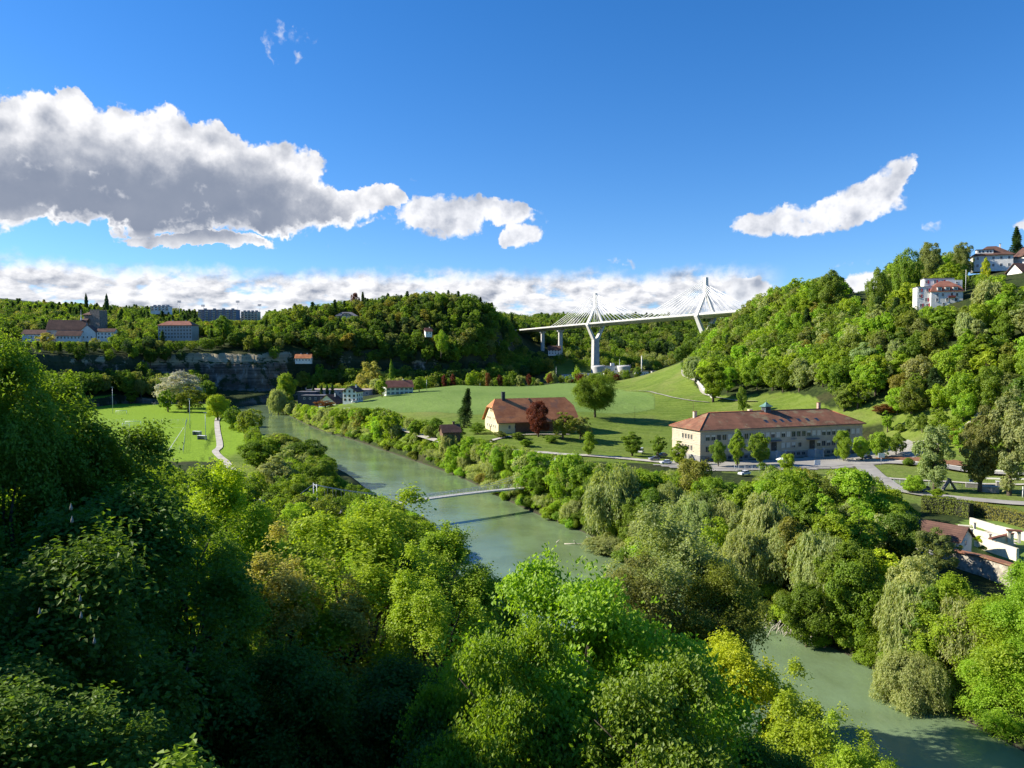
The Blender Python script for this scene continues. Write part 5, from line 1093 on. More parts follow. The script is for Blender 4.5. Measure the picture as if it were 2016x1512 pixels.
# ------------------------------------------------------------------ building kit; local frame: front faces -Y, width along X, origin at the middle of the base
def roof_hip(W, D, h, over, ridge, z0, hipL=1.0, hipR=1.0, thick=0.35):
    """ridge along X; hip 1 = fully hipped, 0 = gable"""
    b = MB(); x, y = W / 2 + over, D / 2 + over; rl = -ridge / 2; rr = ridge / 2; dz = over * h / (D / 2)
    e = z0 - dz * 0.55; base = [(-x, -y, e), (x, -y, e), (x, y, e), (-x, y, e)]; R_ = [(rl, 0, z0 + h), (rr, 0, z0 + h)]; lo = [(p[0], p[1], p[2] - thick) for p in base]
    b.add(base + R_ + lo, [(0, 1, 5, 4), (2, 3, 4, 5), (1, 2, 5), (3, 0, 4), (6, 7, 1, 0), (7, 8, 2, 1), (8, 9, 3, 2), (9, 6, 0, 3), (9, 8, 7, 6)]); return b
def roof_gable(W, D, h, over, z0, thick=0.3, halfhip=0.0):
    b = MB(); x, y = W / 2 + over, D / 2 + over; dz = over * h / (D / 2); e = z0 - dz; k = halfhip
    if not k:
        for sg in (-1, 1):
            vs = [(-x, sg * y, e), (x, sg * y, e), (x, 0, z0 + h), (-x, 0, z0 + h)]; vs += [(a, c, q + thick) for a, c, q in vs]
            b.add(vs, [(3, 2, 1, 0), (4, 5, 6, 7), (0, 1, 5, 4), (1, 2, 6, 5), (2, 3, 7, 6), (3, 0, 4, 7)])
        return b
    yy = y * k; ze = z0 + h - (h + dz) * k; t = thick; xr = x - 2.8   # clipped gable ends
    P = [(-x, -y, e), (x, -y, e), (x, y, e), (-x, y, e), (-x, -yy, ze), (x, -yy, ze), (x, yy, ze), (-x, yy, ze), (-xr, 0, z0 + h), (xr, 0, z0 + h)]; n = len(P)
    up = [(a, c, q + t) for a, c, q in P]
    f = [(0, 1, 5, 9, 8, 4), (2, 3, 7, 8, 9, 6), (4, 8, 7), (5, 6, 9)]
    b.add(P + up, [tuple(i + n for i in q) for q in f] + [q[::-1] for q in f] + [(0, 1, 1 + n, 0 + n), (2, 3, 3 + n, 2 + n), (0, 4, 4 + n, n)[::-1], (4, 7, 7 + n, 4 + n)[::-1], (7, 3, 3 + n, 7 + n)[::-1], (1, 5, 5 + n, 1 + n), (5, 6, 6 + n, 5 + n), (6, 2, 2 + n, 6 + n)]); return b
WIN_CACHE = {}
def window(root, face, W, D, u, z, w, h, frame=M_PURE, shutter=None, blind=0.0, sill=True, bars=1, fr=None):
    """face: front/back/left/right of a W x D block; u = position along that face"""
    rz, px, py = {'front': (0, u, -D / 2), 'back': (math.pi, -u, D / 2), 'left': (-math.pi / 2, -W / 2, -u), 'right': (math.pi / 2, W / 2, u)}[face]
    key = (round(w, 2), round(h, 2), frame.name, shutter.name if shutter else '', round(blind, 2), sill, bars)
    if key not in WIN_CACHE:
        pane = MB().box((0, -.012, 0), (w, .03, h)).mesh('pane', M_GLASS); f = MB(); t = max(.07, min(.12, w * .08)); d = .09
        for sx in (-1, 1): f.box((sx * (w / 2 + t / 2 - .01), -.045, 0), (t, d, h + 2 * t))
        for sz in (-1, 1): f.box((0, -.0455, sz * (h / 2 + t / 2 - .01)), (w - .02, d, t))
        for k in range(bars): f.box(((k + 1) * w / (bars + 1) - w / 2, -.04, 0), (t * .6, .06, h))
        fm = f.mesh('frame', frame); sh = None; bl = None; sm = None
        if shutter:
            s = MB()
            for sx in (-1, 1): s.box((sx * (w / 2 + t + w * .27), -.05, 0), (w * .5, .06, h + .1))
            sh = s.mesh('shutters', shutter)
        if blind: bl = MB().box((0, -.05, h / 2 - h * blind / 2), (w - .06, .03, h * blind)).mesh('blind', M_BLIND)
        if sill: sm = MB().box((0, -.12, -h / 2 - t - .05), (w + .4, .26, .1)).mesh('sill', M_TRIM)
        WIN_CACHE[key] = (pane, fm, sh, bl, sm)
    pane, fm, sh, bl, sm = WIN_CACHE[key]
    o = link('window', pane, root, (px, py, z)); o.rotation_euler = (0, 0, rz); link('frame', fm, o)
    if sh: link('shutters', sh, o)
    if bl: link('blind', bl, o)
    if sm: link('sill', sm, o)
    return o
def winrow(root, face, W, D, us, z, w, h, **k):
    for u in us: window(root, face, W, D, u, z, w, h, **k)
def block(root, W, D, Hh, m, c=(0, 0), name='wall', sink=1.5):
    return MB().box((c[0], c[1], (Hh - sink) / 2), (W, D, Hh + sink)).build(name, m, root)
def gable_wall(root, W, D, Hh, h, m, name='wall', sink=1.5, clip=1.0):
    b = MB(); hy = D / 2; poly = [(-hy, -sink), (hy, -sink), (hy, Hh), (hy * (1 - clip), Hh + h * clip), (-hy * (1 - clip), Hh + h * clip), (-hy, Hh)]
    if clip >= 1: poly = [(-hy, -sink), (hy, -sink), (hy, Hh), (0, Hh + h), (-hy, Hh)]
    n = len(poly); vs = [(-W / 2, y, z) for y, z in poly] + [(W / 2, y, z) for y, z in poly]
    b.add(vs, [tuple(range(n))[::-1], tuple(range(n, 2 * n))] + [(i, (i + 1) % n, n + (i + 1) % n, n + i) for i in range(n)]); return b.build(name, m, root)
def chimney(root, x, y, z, w, h, m=M_STUCCO, cap=M_DARKMETAL):
    o = MB().box((0, 0, h / 2), (w, w * .8, h)).build('chimney', m, root, (x, y, z)); MB().box((0, 0, h + .12), (w + .2, w * .8 + .2, .2)).build('cap', cap, o); return o
# ------------------------------------------------------------------ the long school building
def school():
    ang = R(20.5); W, D, Hh = 80.0, 19.8, 12.4; z = 7.1
    r = empty('school_building', (106, 316.3, z), ang, 'long beige two-storey school building with stained red hipped roof and copper cupola', 'school')
    block(r, W, D, 2.6, M_STONEBASE, name='plinth'); MB().box((0, 0, 2.6 + (Hh - 2.6) / 2), (W - .16, D - .16, Hh - 2.6)).build('wall', M_STONEWALL, r)
    c = MB()
    for zz, e, t in ((2.62, .10, .22), (6.95, .07, .25), (7.6, .05, .15), (11.0, .07, .2), (12.2, .35, .35)): c.box((0, 0, zz), (W + e * 2, D + e * 2, t))
    c.build('cornice', M_TRIM, r)
    rf = roof_hip(W, D, 5.4, .9, W - 21, Hh + .35, thick=.3).build('roof', M_REDROOF, r)
    hips = MB(); x, y = W / 2 + .9, D / 2 + .9; rl = (W - 21) / 2; zt = Hh + .35 + 5.45; ze = Hh + .15
    for sx in (-1, 1):
        for sy in (-1, 1): hips.tube([(sx * x, sy * y, ze), (sx * rl, 0, zt)], .16, 5)
    hips.tube([(-rl, 0, zt), (rl, 0, zt)], .17, 5); hips.build('ridge_tiles', mat('orange_ridge_tile', (.45, .16, .08), var=.1), r)
    MB().tube([(-W / 2 - .95, -D / 2 - .98, ze - .2), (W / 2 + .95, -D / 2 - .98, ze - .2)], .13, 6).build('gutter', M_DARKMETAL, r)
    # new orange patch of tiles under the cupola
    pz = lambda yy: Hh + .35 + 5.4 * (1 - abs(yy) / (D / 2)) + .03
    pt = MB(); a = [(-6.5, -1.2), (-.6, -1.2), (3.6, -8.9), (-3.4, -8.9)]
    pt.add([(x_, y_, pz(y_) + .02) for x_, y_ in a], [(0, 3, 2, 1)]); pt.build('new_tiles', mat('new_orange_tiles', (.46, .15, .075), var=.15, scale=2), r)
    # cupola
    q = MB().box((0, 0, 0), (3.4, 3.4, 4.2)).build('cupola', mat('dark_slate_cladding', (.10, .12, .14), var=.15), r, (-1.5, 0, 18.2)); q.scale = (.78, .78, .85)
    for k in range(4):
        a_ = k * math.pi / 2; MB().box((0, -1.72, .9), (2.2, .06, 1.2)).build('opening', M_DARKMETAL, q).rotation_euler = (0, 0, a_)
    b = MB(); b.add([(-2.5, -2.5, 2.1), (2.5, -2.5, 2.1), (2.5, 2.5, 2.1), (-2.5, 2.5, 2.1), (-1, -1, 3.2), (1, -1, 3.2), (1, 1, 3.2), (-1, 1, 3.2), (0, 0, 4.3), (-2.5, -2.5, 1.9), (2.5, -2.5, 1.9), (2.5, 2.5, 1.9), (-2.5, 2.5, 1.9)],
                    [(0, 1, 5, 4), (1, 2, 6, 5), (2, 3, 7, 6), (3, 0, 4, 7), (4, 5, 8), (5, 6, 8), (6, 7, 8), (7, 4, 8), (9, 10, 1, 0), (10, 11, 2, 1), (11, 12, 3, 2), (12, 9, 0, 3), (12, 11, 10, 9)]); b.build('copper_roof', M_COPPER, q)
    MB().lathe((0, 0, 4.2), [(.05, 0), (.07, .4), (.22, .6), (.05, .85), (.02, 1.5)], 8).build('finial', M_COPPER, q)
    chimney(r, -33.5, 3.5, 14.6, 1.3, 3.8, M_STUCCO, M_MIDRED); chimney(r, 27.0, 1.5, 17.0, 1.3, 3.6, mat('pink_brick', (.52, .34, .27)), M_MIDRED); chimney(r, -7.5, 2.6, 16.7, 1.6, 1.8, M_STUCCO, M_STUCCO)
    # dormer vent at the narrow end
    slope = math.atan2(5.4, D / 2)
    for i, x_ in enumerate((-6.9, -2.6, 0.9, 4.6, 9.4, 13.8, 18.6)):
        y_ = -6.9; s = MB().box((0, 0, 0), (1.7, 2.5, .16)).build('skylight', M_DARKMETAL, r, (x_, y_, pz(y_) + .02)); s.rotation_euler = (slope, 0, 0); MB().box((0, 0, .09), (1.35, 2.1, .04)).build('pane', M_GLASS, s)
    BW = dict(frame=M_TRIM, sill=False)
    rnd = random.Random(4); xs = [-36.6 + i * 2.55 for i in range(31)]
    for i, x_ in enumerate(xs):
        if x_ > 38.5: continue
        bl = [0, .35, .35, 0.5, .98, 0, .3][rnd.randrange(7)] if not 15 <= i <= 17 else (.98, 0, 0)[i - 15]
        if i in (4, 13, 21, 28, 29): bl = .98
        window(r, 'front', W, D, x_, 9.3, 1.75, 2.15, blind=bl, **BW)
    MB().box((0, 0, 8.12), (W - 4, D + .14, .14)).build('sill_course', M_TRIM, r)
    for i, x_ in enumerate(xs):
        if abs(x_ + 3.4) < 2.0 or abs(x_ - 14.2) < 2.6 or x_ > 38.5 or i in (12, 13, 17, 18, 19): continue
        window(r, 'front', W, D, x_, 4.9, 1.75, 2.1, blind=[0, .98, .4, .6][rnd.randrange(4)], **BW)
    for x_ in (1.3, 4.4, 7.4): window(r, 'front', W, D, x_, 4.9, 1.5, 1.7, blind=.0, **BW)
    for x_ in xs:
        if abs(x_ - 13.5) > 4 and x_ < 38.5: window(r, 'front', W, D, x_, 1.3, 1.5, 1.1, frame=M_STONEBASE, sill=False)
    for x_ in (-5.4, 13.6):   # two entrances with curved canopies, steps and side walls
        d = MB().box((0, -.06, 0), (2.6, .12, 3.4)).build('door', M_DARKMETAL, r, (x_, -D / 2, 4.7)); MB().box((.5, -.16, -.1), (.08, .08, .5)).build('handle', M_METAL, d)
        b = MB(); seg = 10; vs = []
        for k in range(seg + 1):
            a_ = math.pi * k / seg; vs += [(-3.1 * math.cos(a_), -2.2 * math.sin(a_) ** .6 if 0 < k < seg else 0, 0), (-3.1 * math.cos(a_), -2.2 * math.sin(a_) ** .6 if 0 < k < seg else 0, .4)]
        b.add(vs, [(2 * k, 2 * k + 2, 2 * k + 3, 2 * k + 1) for k in range(seg)] + [tuple(range(1, 2 * seg + 3, 2)), tuple(range(0, 2 * seg + 2, 2))[::-1]]); b.build('canopy', M_SLATE, r, (x_, -D / 2, 6.8))
        s = MB()
        for k in range(8): s.box((x_, -D / 2 - 1.0 - k * .38 / 1, 2.6 - k * .36 - .9), (3.4, .4 if k else 2.2, 2.0))
        s.build('steps', M_CONC, r); w_ = MB()
        for sx in (-1, 1): w_.box((x_ + sx * 2.1, -D / 2 - 2.2, 1.2), (.5, 4.2, 2.9)); w_.lathe((x_ + sx * 2.1, -D / 2 - 4.2, 2.65), [(.3, 0), (.45, .3), (.5, .9), (.3, .95)], 10)
        w_.build('side_wall', M_CONC, r)
    # round emblem plaque above the middle windows
    MB().tube([(0, -D / 2 - .02, 7.35), (0, -D / 2 - .14, 7.35)], .0, 4) if False else None
    p = MB(); p.add([(1.6 * math.cos(t) + 4.3, -D / 2 - .12, 7.45 + .45 * math.sin(t)) for t in np.linspace(0, 2 * math.pi, 13)[:-1]] + [(1.6 * math.cos(t) + 4.3, -D / 2 + .05, 7.45 + .45 * math.sin(t)) for t in np.linspace(0, 2 * math.pi, 13)[:-1]], [tuple(range(12))] + [(k, k + 12, (k + 1) % 12 + 12, (k + 1) % 12) for k in range(12)]); p.build('relief_plaque', M_STONEBASE, r)
    for zz, hh in ((9.3, 1.9), (5.0, 1.9)):
        for u in (-3.2, -1.2, .8, 2.8): window(r, 'left', W, D, u + 1.2, zz, .95, hh, **BW)
        MB().box((-W / 2 + .02, -1.0, zz - hh / 2 - .2), (.3, 9.2, .2)).build('sill', M_TRIM, r)
    for u in (-4.6, -2.2, .2): window(r, 'left', W, D, u, 1.0, 1.0, 1.4, frame=M_STONEBASE, sill=False)
    wy = MB()
    for i in range(16): wy.box((-W / 2 - .012, 0, 3.1 + i * .58), (.03, D - .4, .05))
    wy.build('string_course', M_TRIM, r)
school()
# ------------------------------------------------------------------ the farmhouse
def farm():
    z = 12.9; W, D, Hh = 38.7, 20.4, 5.2; h = 9.3
    r = empty('farmhouse', (8.7, 361.4, z), R(20), 'big old farmhouse with pale yellow gable end and broad orange-red tiled roof', 'farmhouse')
    gable_wall(r, W, D - 1, Hh, h, M_YELLOW, clip=.62)
    roof_gable(W, D, h, 1.1, Hh, halfhip=.36, thick=.3).build('roof', M_ORANGE, r)
    MB().box((0, -D / 2 + .3, 2.4), (W - 9, .4, 4.9)).build('timber_barn_front', M_WOOD, r, (3.6, 0, 0))
    c = chimney(r, -W / 2 + 5.6, -.4, Hh + h - .8, 1.5, 4.0, M_DARKMETAL, M_DARKMETAL)
    MB().box((0, 0, 0), (.28, .28, .3)).build('vent', M_DARKMETAL, r, (-1.4, -1.0, Hh + h - .4)) ; b = MB(); b.tube([(-1.2, .1, Hh + h + .3), (-.9, -2.6, Hh + h - 1.95)], .22, 5); b.build('roof_seam', M_BROWNROOF, r)
    for u, zz, w, hh in ((-5.6, 5.9, .95, 1.3), (-3.6, 5.9, .95, 1.3), (-1.6, 5.9, .95, 1.3), (2.4, 5.9, .95, 1.3), (5.0, 5.9, .95, 1.3)): window(r, 'left', W, D - 1, u, zz, w, hh, frame=M_PURE, shutter=None)
    for u in (-5.8, -3.0, .2, 3.2, 5.6): window(r, 'left', W, D - 1, u, 2.4, 1.0, 1.5, frame=M_PURE)
    for u in (-1.0, .9): window(r, 'left', W, D - 1, u, 9.6, .8, 1.1, frame=M_WOOD)
    MB().box((-W / 2 + .35, 0, 4.25), (.4, D - 2.5, .22)).build('string_course', M_TRIM, r)
    d = MB().box((0, -.05, 0), (1.1, .1, 2.2)).build('door', M_WOOD, r, (-W / 2 + .4, 1.6, 1.1)); d.rotation_euler = (0, 0, -math.pi / 2); d.location.x = -W / 2; MB().box((.38, -.1, 0), (.08, .06, .12)).build('handle', M_METAL, d)
    for x_ in (-14, -11): window(r, 'front', W, D - 1, x_, 2.4, 1.0, 1.5, frame=M_PURE)
farm()
# ------------------------------------------------------------------ generic house
def house(name, label, cat, px, pyb, Y, W, D, Hh, h, rz, wall, roof, kind='gable', over=.7, wins=(), shutter=None, chim=1, z=None, ridge=None, frame=M_PURE, group=None, mesh_only=False, turn90=False):
    p = at(px, pyb, Y); zz = p.z if z is None else z
    r = empty(name, (p.x, Y, zz), rz, label, cat, group)
    if kind == 'gable':
        if turn90:   # ridge runs front to back
            s = empty('upper_frame', (0, 0, 0)); bpy.data.objects.remove(s)
            w_ = gable_wall(r, D, W, Hh, h, wall); w_.rotation_euler = (0, 0, math.pi / 2); ro = roof_gable(D, W, h, over, Hh).build('roof', roof, r); ro.rotation_euler = (0, 0, math.pi / 2)
        else: gable_wall(r, W, D, Hh, h, wall); roof_gable(W, D, h, over, Hh).build('roof', roof, r)
    elif kind == 'hip': block(r, W, D, Hh, wall); roof_hip(W, D, h, over, (W - D * .9) if ridge is None else ridge, Hh).build('roof', roof, r)
    else: block(r, W, D, Hh, wall); MB().box((0, 0, Hh + .15), (W + over * 2, D + over * 2, .35)).build('roof', roof, r)
    for face, rows, n, w, hh in wins:
        ln = W if face in ('front', 'back') else D
        for zz_ in rows:
            for k in range(n): window(r, face, W, D, (k + .5) * ln / n - ln / 2, zz_, w, hh, shutter=shutter, frame=frame, sill=False)
    for k in range(chim): chimney(r, W * (.22 - .4 * k), 0.4, Hh + (h * .72 if kind != 'flat' else 0), .9, h * .28 + 1.2, wall if wall is not M_DARKWALL else M_GREYW)
    return r
# right-hand hill
def apartment():
    p = at(1858, 598, 412); r = empty('apartment_house', (p.x, 412, p.z - 2.2), R(-14), 'white apartment house with red shutters, brown mansard roof and a flat-roofed upper wing', 'apartment house')
    W, D = 18.5, 13; block(r, W, D, 10.5, M_WHITE, sink=6)
    # lower skirt of the mansard and the upper hipped roof
    b = MB(); y0, x0 = D / 2 + .8, W / 2 + .8; y1, x1 = D / 2 - 1.2, W / 2 - 1.2
    b.add([(-x0, -y0, 10.1), (x0, -y0, 10.1), (x0, y0, 10.1), (-x0, y0, 10.1), (-x1, -y1, 13.6), (x1, -y1, 13.6), (x1, y1, 13.6), (-x1, y1, 13.6), (-2.5, 0, 17.4), (2.5, 0, 17.4)], [(0, 1, 5, 4), (1, 2, 6, 5), (2, 3, 7, 6), (3, 0, 4, 7), (4, 5, 9, 8), (5, 6, 9), (6, 7, 8, 9), (7, 4, 8), (3, 2, 1, 0)]); b.build('roof', M_MIDRED, r)
    for x_ in (-4.6, 0, 4.6):
        d = MB().box((0, 0, 0), (2.6, 2.0, 2.0)).build('dormer', M_WHITE, r, (x_, -D / 2 + .3, 11.9)); MB().box((0, -1.03, -.1), (1.5, .05, 1.2)).build('pane', M_GLASS, d); MB().box((0, -.1, 1.1), (3.0, 2.5, .2)).build('dormer_roof', M_MIDRED, d)
    winrow(r, 'front', W, D, (-5.6, -2.4, 2.8, 5.8), 8.2, 1.2, 1.8, shutter=None); winrow(r, 'front', W, D, (-5.6, 0.2, 5.4), 4.9, 1.4, 2.0); winrow(r, 'front', W, D, (-1.8, 2.2), 1.8, 1.4, 2.2); winrow(r, 'right', W, D, (-3.5, 0, 3.5), 8.0, 1.1, 1.6)
    bl = MB().box((0, 0, 0), (4.2, 1.6, .22)); bl.box((0, -.75, .55), (4.2, .08, 1.0)); bl.build('balcony', mat('dark_red_panel', (.22, .06, .05)), r, (2.6, -D / 2 - .8, 6.4))
    # side wing with red shutters
    w = MB().box((-12.5, 1, 3.5), (9, 11, 20)).build('side_wing', M_WHITE, r); MB().box((-12.5, 1, 13.65), (9.6, 11.6, .3)).build('wing_roof', M_SLATE, r)
    for x_, z_ in ((-15.4, 11.4), (-11.0, 11.4), (-15.4, 7.6), (-11.6, 5.2), (-14.6, 1.6), (-10.8, 1.6)):
        o = window(r, 'front', 0.0001, 9.0, x_, z_, 1.3, 2.1); 
        MB().box((1.15, -.06, 0), (.9, .07, 2.2)).build('shutter', M_SHUT_RED, o)
    u = MB().box((-1, 12, 13), (18, 9, 13.5)).build('upper_wing', M_WHITE, r); MB().box((-1, 12, 19.9), (18.6, 9.6, .35)).build('upper_roof', M_SLATE, r); MB().box((8.2, 9.2, 12.0), (9, 4, 13)).build('penthouse', M_WHITE, r)
    for x_ in (-8.6, -3.4, 1.0):
        o = window(r, 'front', 0.0001, -15.0, x_, 17.6, 1.4, 2.0); MB().box((1.15, -.06, 0), (.9, .07, 2.2)).build('shutter', M_SHUT_RED, o)
    o = window(r, 'front', .0001, -14.4, 9.4, 16.8, 1.4, 1.2)
    r.scale = (.82, .82, .82)
apartment()
r = house('villa', 'white upper villa with brown hipped roof and a wide box dormer on the skyline', 'villa', 1951, 531, 484, 21, 13, 9.0, 5.6, R(-22), M_WHITE, M_BROWNROOF, 'hip', 1.0, (('front', (2.2, 6.6), 5, 1.2, 1.7), ('right', (6.6,), 3, 1.2, 1.7), ('left', (2.2, 6.6), 3, 1.1, 1.6)), ridge=5)
d = MB().box((0, 0, 0), (9, 4, 2.6)).build('dormer', M_WHITE, r, (-4.5, -4.2, 10.6)); MB().box((0, -.2, 1.4), (9.8, 4.8, .3)).build('dormer_roof', M_BROWNROOF, d)
for x_ in (-3, -1, 1.4, 3): MB().box((x_, -2.03, .1), (1, .06, 1.2)).build('pane', M_GLASS, d)
house('gabled_house', 'white house with dark wooden gable cut by the frame below the skyline spruce', 'house', 2024, 530, 478, 11, 13, 8.5, 5.2, R(-8), M_WHITE, M_BROWNROOF, 'gable', 1.2, (('front', (6.4,), 3, 1.4, 1.6), ('front', (2.4,), 3, 1.2, 1.6)), turn90=True)
house('gabled_house', 'small white house with brown half-timbered gable below the cut-off villa', 'house', 2010, 556, 440, 9, 10, 6.0, 4.6, R(12), M_WHITE, M_BROWNROOF, 'gable', 1.0, (('front', (3.6,), 3, 1.1, 1.6), ('left', (3.6,), 2, 1.0, 1.4)))
# plateau at the left
def convent():
    p = at(135, 672, 765); r = empty('convent', (p.x, 765, p.z), R(10), 'white convent with steep brown roofs and a thin white roof spire above the cliff', 'convent')
    gable_wall(r, 34, 15, 12, 9, M_GREYW); roof_gable(34, 15, 9, .8, 12).build('roof', M_BROWNROOF, r)
    for nm, x, y, W, D, H_, h, a, ro in (('west_wing', 21, -3, 15, 15, 9, 7, 90, M_BROWNROOF), ('gate_wing', 6, -12, 22, 10, 5.5, 4.5, 0, M_BROWNROOF), ('long_wing', -26, -4, 24, 12, 7, 4, 0, M_BROWNROOF), ('east_wing', 38, -6, 16, 11, 9.5, 3, 0, M_BROWNROOF)):
        s = gable_wall(r, W, D, H_, h, M_WHITE, name=nm); s.location = (x, y, 0); s.rotation_euler = (0, 0, R(a)); roof_gable(W, D, h, .7, H_).build('roof', ro, s)
        n = max(2, int((W if a == 0 else D) / 3))
        if nm in ('east_wing', 'gate_wing'):
            for k in range(n):
                for zz in ((7.4, 4.0) if nm == 'east_wing' else (3.4,)): window(s, 'front', W, D, (k + .5) * W / n - W / 2, zz, 1.3, 1.8, sill=False)
        else:
            for k in range(3): window(s, 'left' if a else 'front', W, D, (k - 1) * 3.6, 4.0, 1.2, 1.6, sill=False)
    MB().lathe((12, 0, 0), [(.7, 20.4), (.7, 22.5), (.22, 24), (.06, 32)], 8).build('roof_spire', M_PURE, r)
convent()
def stone_tower():
    p = at(189, 664, 850); r = empty('stone_tower', (p.x, 850, p.z), R(-12), 'square grey-brown medieval stone tower with brown roof among trees above the convent', 'tower'); M = mat('brown_stone', (.22, .19, .155), var=.2, scale=.5)
    MB().box((4, 0, 13), (12, 12, 32)).build('wall', M, r); MB().box((-5.5, 0, 11), (9, 11, 28)).build('side_wall', M, r)
    b = MB()
    for k in range(6): b.box((-1.1 + k * 2.05, -5.6, 29.6), (1.1, .8, 1.2)); b.box((-1.1 + k * 2.05, 5.6, 29.6), (1.1, .8, 1.2))
    b.build('battlement', M, r); roof_hip(10, 12, 3.2, 1.0, 3, 25).build('roof', M_BROWNROOF, r, (-5.5, 0, 0)); roof_gable(8, 10, 3, .5, 17).build('lower_roof', M_BROWNROOF, r, (-7.5, -6, 0))
    for z_ in (10, 20): MB().box((4, -6.03, z_), (1, .08, 2)).build('window', M_GLASS, r)
    for x_ in (-8, -5, -2): MB().box((x_, -5.55, 21.5), (.8, .08, 1.4)).build('window', M_GLASS, r)
stone_tower()
house('college_building', 'grey four-storey college with low red tiled roof above the cliff', 'college', 352, 668, 790, 36, 14, 14.5, 4.2, R(-6), M_GREYW, M_MIDRED, 'hip', .9, (('front', (2.2, 5.6, 9.0, 12.2), 11, 1.5, 1.8), ('left', (5.6, 9.0, 12.2), 3, 1.3, 1.7)), chim=2, frame=M_TRIM)
def tower_block(px, pyb, Y, W, D, Hh, floors, n, wall, label, rz=0.0):
    p = at(px, pyb, Y); r = empty('apartment_block', (p.x, Y, p.z), rz, label, 'apartment block'); block(r, W, D, Hh, wall, sink=5); MB().box((0, 0, Hh + .3), (W + .6, D + .6, .6)).build('roof', M_SLATE, r)
    fh = Hh / floors
    for f in range(floors):
        for k in range(n):
            x_ = (k + .5) * W / n - W / 2; window(r, 'front', W, D, x_, fh * (f + .5), W / n * .55, fh * .5, sill=False, bars=1, frame=M_GREYW)
            if k % 2 == 0:
                bb = MB().box((0, -.7, -.5 * fh + .1), (W / n * .9, 1.5, .2)); bb.box((0, -1.4, -.5 * fh + .65), (W / n * .9, .1, 1.0)); bb.build('balcony', M_TRIM, r, (x_, -D / 2, fh * (f + .5)))
    b = MB()
    for k in range(4): b.box((W * (-.36 + .24 * k), 0, Hh + 1.5), (3, 4, 2.2))
    b.build('lift_housing', M_GREYW, r); return r
tower_block(432, 640, 1090, 54, 14, 21, 7, 11, mat('blue_grey_cladding', (.17, .21, .27), var=.06), 'long blue-grey apartment block with white balconies on the skyline')
tower_block(494, 632, 1130, 24, 14, 13, 4, 5, M_STUCCO, 'cream block on the skyline right of the blue-grey one')
tower_block(318, 612, 1120, 26, 12, 6, 2, 5, M_WHITE, 'low pale building half hidden by trees left of the blue-grey block')
for i, (px, pt, Y) in enumerate(((400, 600, 1150), (468, 592, 1160), (511, 599, 1170), (353, 592, 1180))):
    t = at(px, pt, Y); zb = H1(t.x, Y); r = empty('floodlight_mast', (t.x, Y, zb), 0, ('tall floodlight mast at the left end of the blue-grey block', 'tall floodlight mast above the blue-grey block', 'tall floodlight mast right of the cream block', 'tall floodlight mast above the trees left of the blue-grey block')[i], 'floodlight', 'stadium floodlights')
    h = t.z - zb; MB().tube([(0, 0, -1), (0, 0, h)], [.5, .25], 6).build('pole', M_METAL, r); b = MB()
    for k in range(3): b.box((0, -.3, h - .3 - k * 1.1), (5.5, .5, .7))
    b.build('lamp_head', M_METAL, r)
# central hill
def curved_villa():
    p = at(683, 635, 862); r = empty('hilltop_villa', (p.x, 862, p.z), R(8), 'grey stone villa with a curved gable roof in the trees of the central hill', 'villa')
    block(r, 24, 13, 7.5, mat('grey_brown_stone', (.30, .27, .22)), sink=6); roof_hip(24, 13, 4.2, .8, 10, 7.5).build('roof', M_SLATE, r); b = MB(); seg = 12; vs = []
    for k in range(seg + 1):
        a = math.pi * k / seg
        for rr in (5.4, 4.7):
            for y_ in (-8.2, -4.0): vs.append((rr * math.cos(a), y_, 7.0 + rr * .62 * math.sin(a)))
    b.add(vs, [f for k in range(seg) for f in ((4 * k, 4 * k + 1, 4 * k + 5, 4 * k + 4), (4 * k + 2, 4 * k + 6, 4 * k + 7, 4 * k + 3), (4 * k, 4 * k + 4, 4 * k + 6, 4 * k + 2))]); b.build('curved_gable', M_SLATE, r)
    q = MB(); vs = [(5.0 * math.cos(math.pi * k / seg), -7.2, 7.0 + 3.1 * math.sin(math.pi * k / seg)) for k in range(seg + 1)]; q.add(vs, [tuple(range(seg + 1))]); q.box((0, -6.9, 3), (9.6, .5, 8)); q.build('gable_wall', M_STUCCO, r)
    for u in (-9, -6.5, 6.5, 9): window(r, 'front', 24, 13, u, 4.4, 1.2, 2.0, sill=False)
    MB().box((0, -7.25, 8.2), (2.4, .06, 1.4)).build('window', M_GLASS, r)
curved_villa()
house('chalet', 'tiny red-roofed chalet hidden among the trees of the central hill', 'chalet', 843, 661, 812, 7, 6, 5, 3, R(20), M_WHITE, M_MIDRED, 'gable', .8, (('front', (2.6,), 2, 1.1, 1.4),))
house('cliff_house', 'low house with bright orange roof tucked under the dark cliff', 'house', 598, 713, 752, 15, 8, 4.2, 3.4, R(4), M_WHITE, M_ORANGE, 'gable', .7, (('front', (2.2,), 5, 1.0, 1.3),), chim=2)
house('valley_house', 'white house with brown roof standing under the left end of the high bridge', 'house', 1091, 698, 985, 15, 9, 6.5, 4.5, R(-4), M_WHITE, M_BROWNROOF, 'gable', 1.0, (('front', (1.8, 4.8), 4, 1.5, 1.5),))
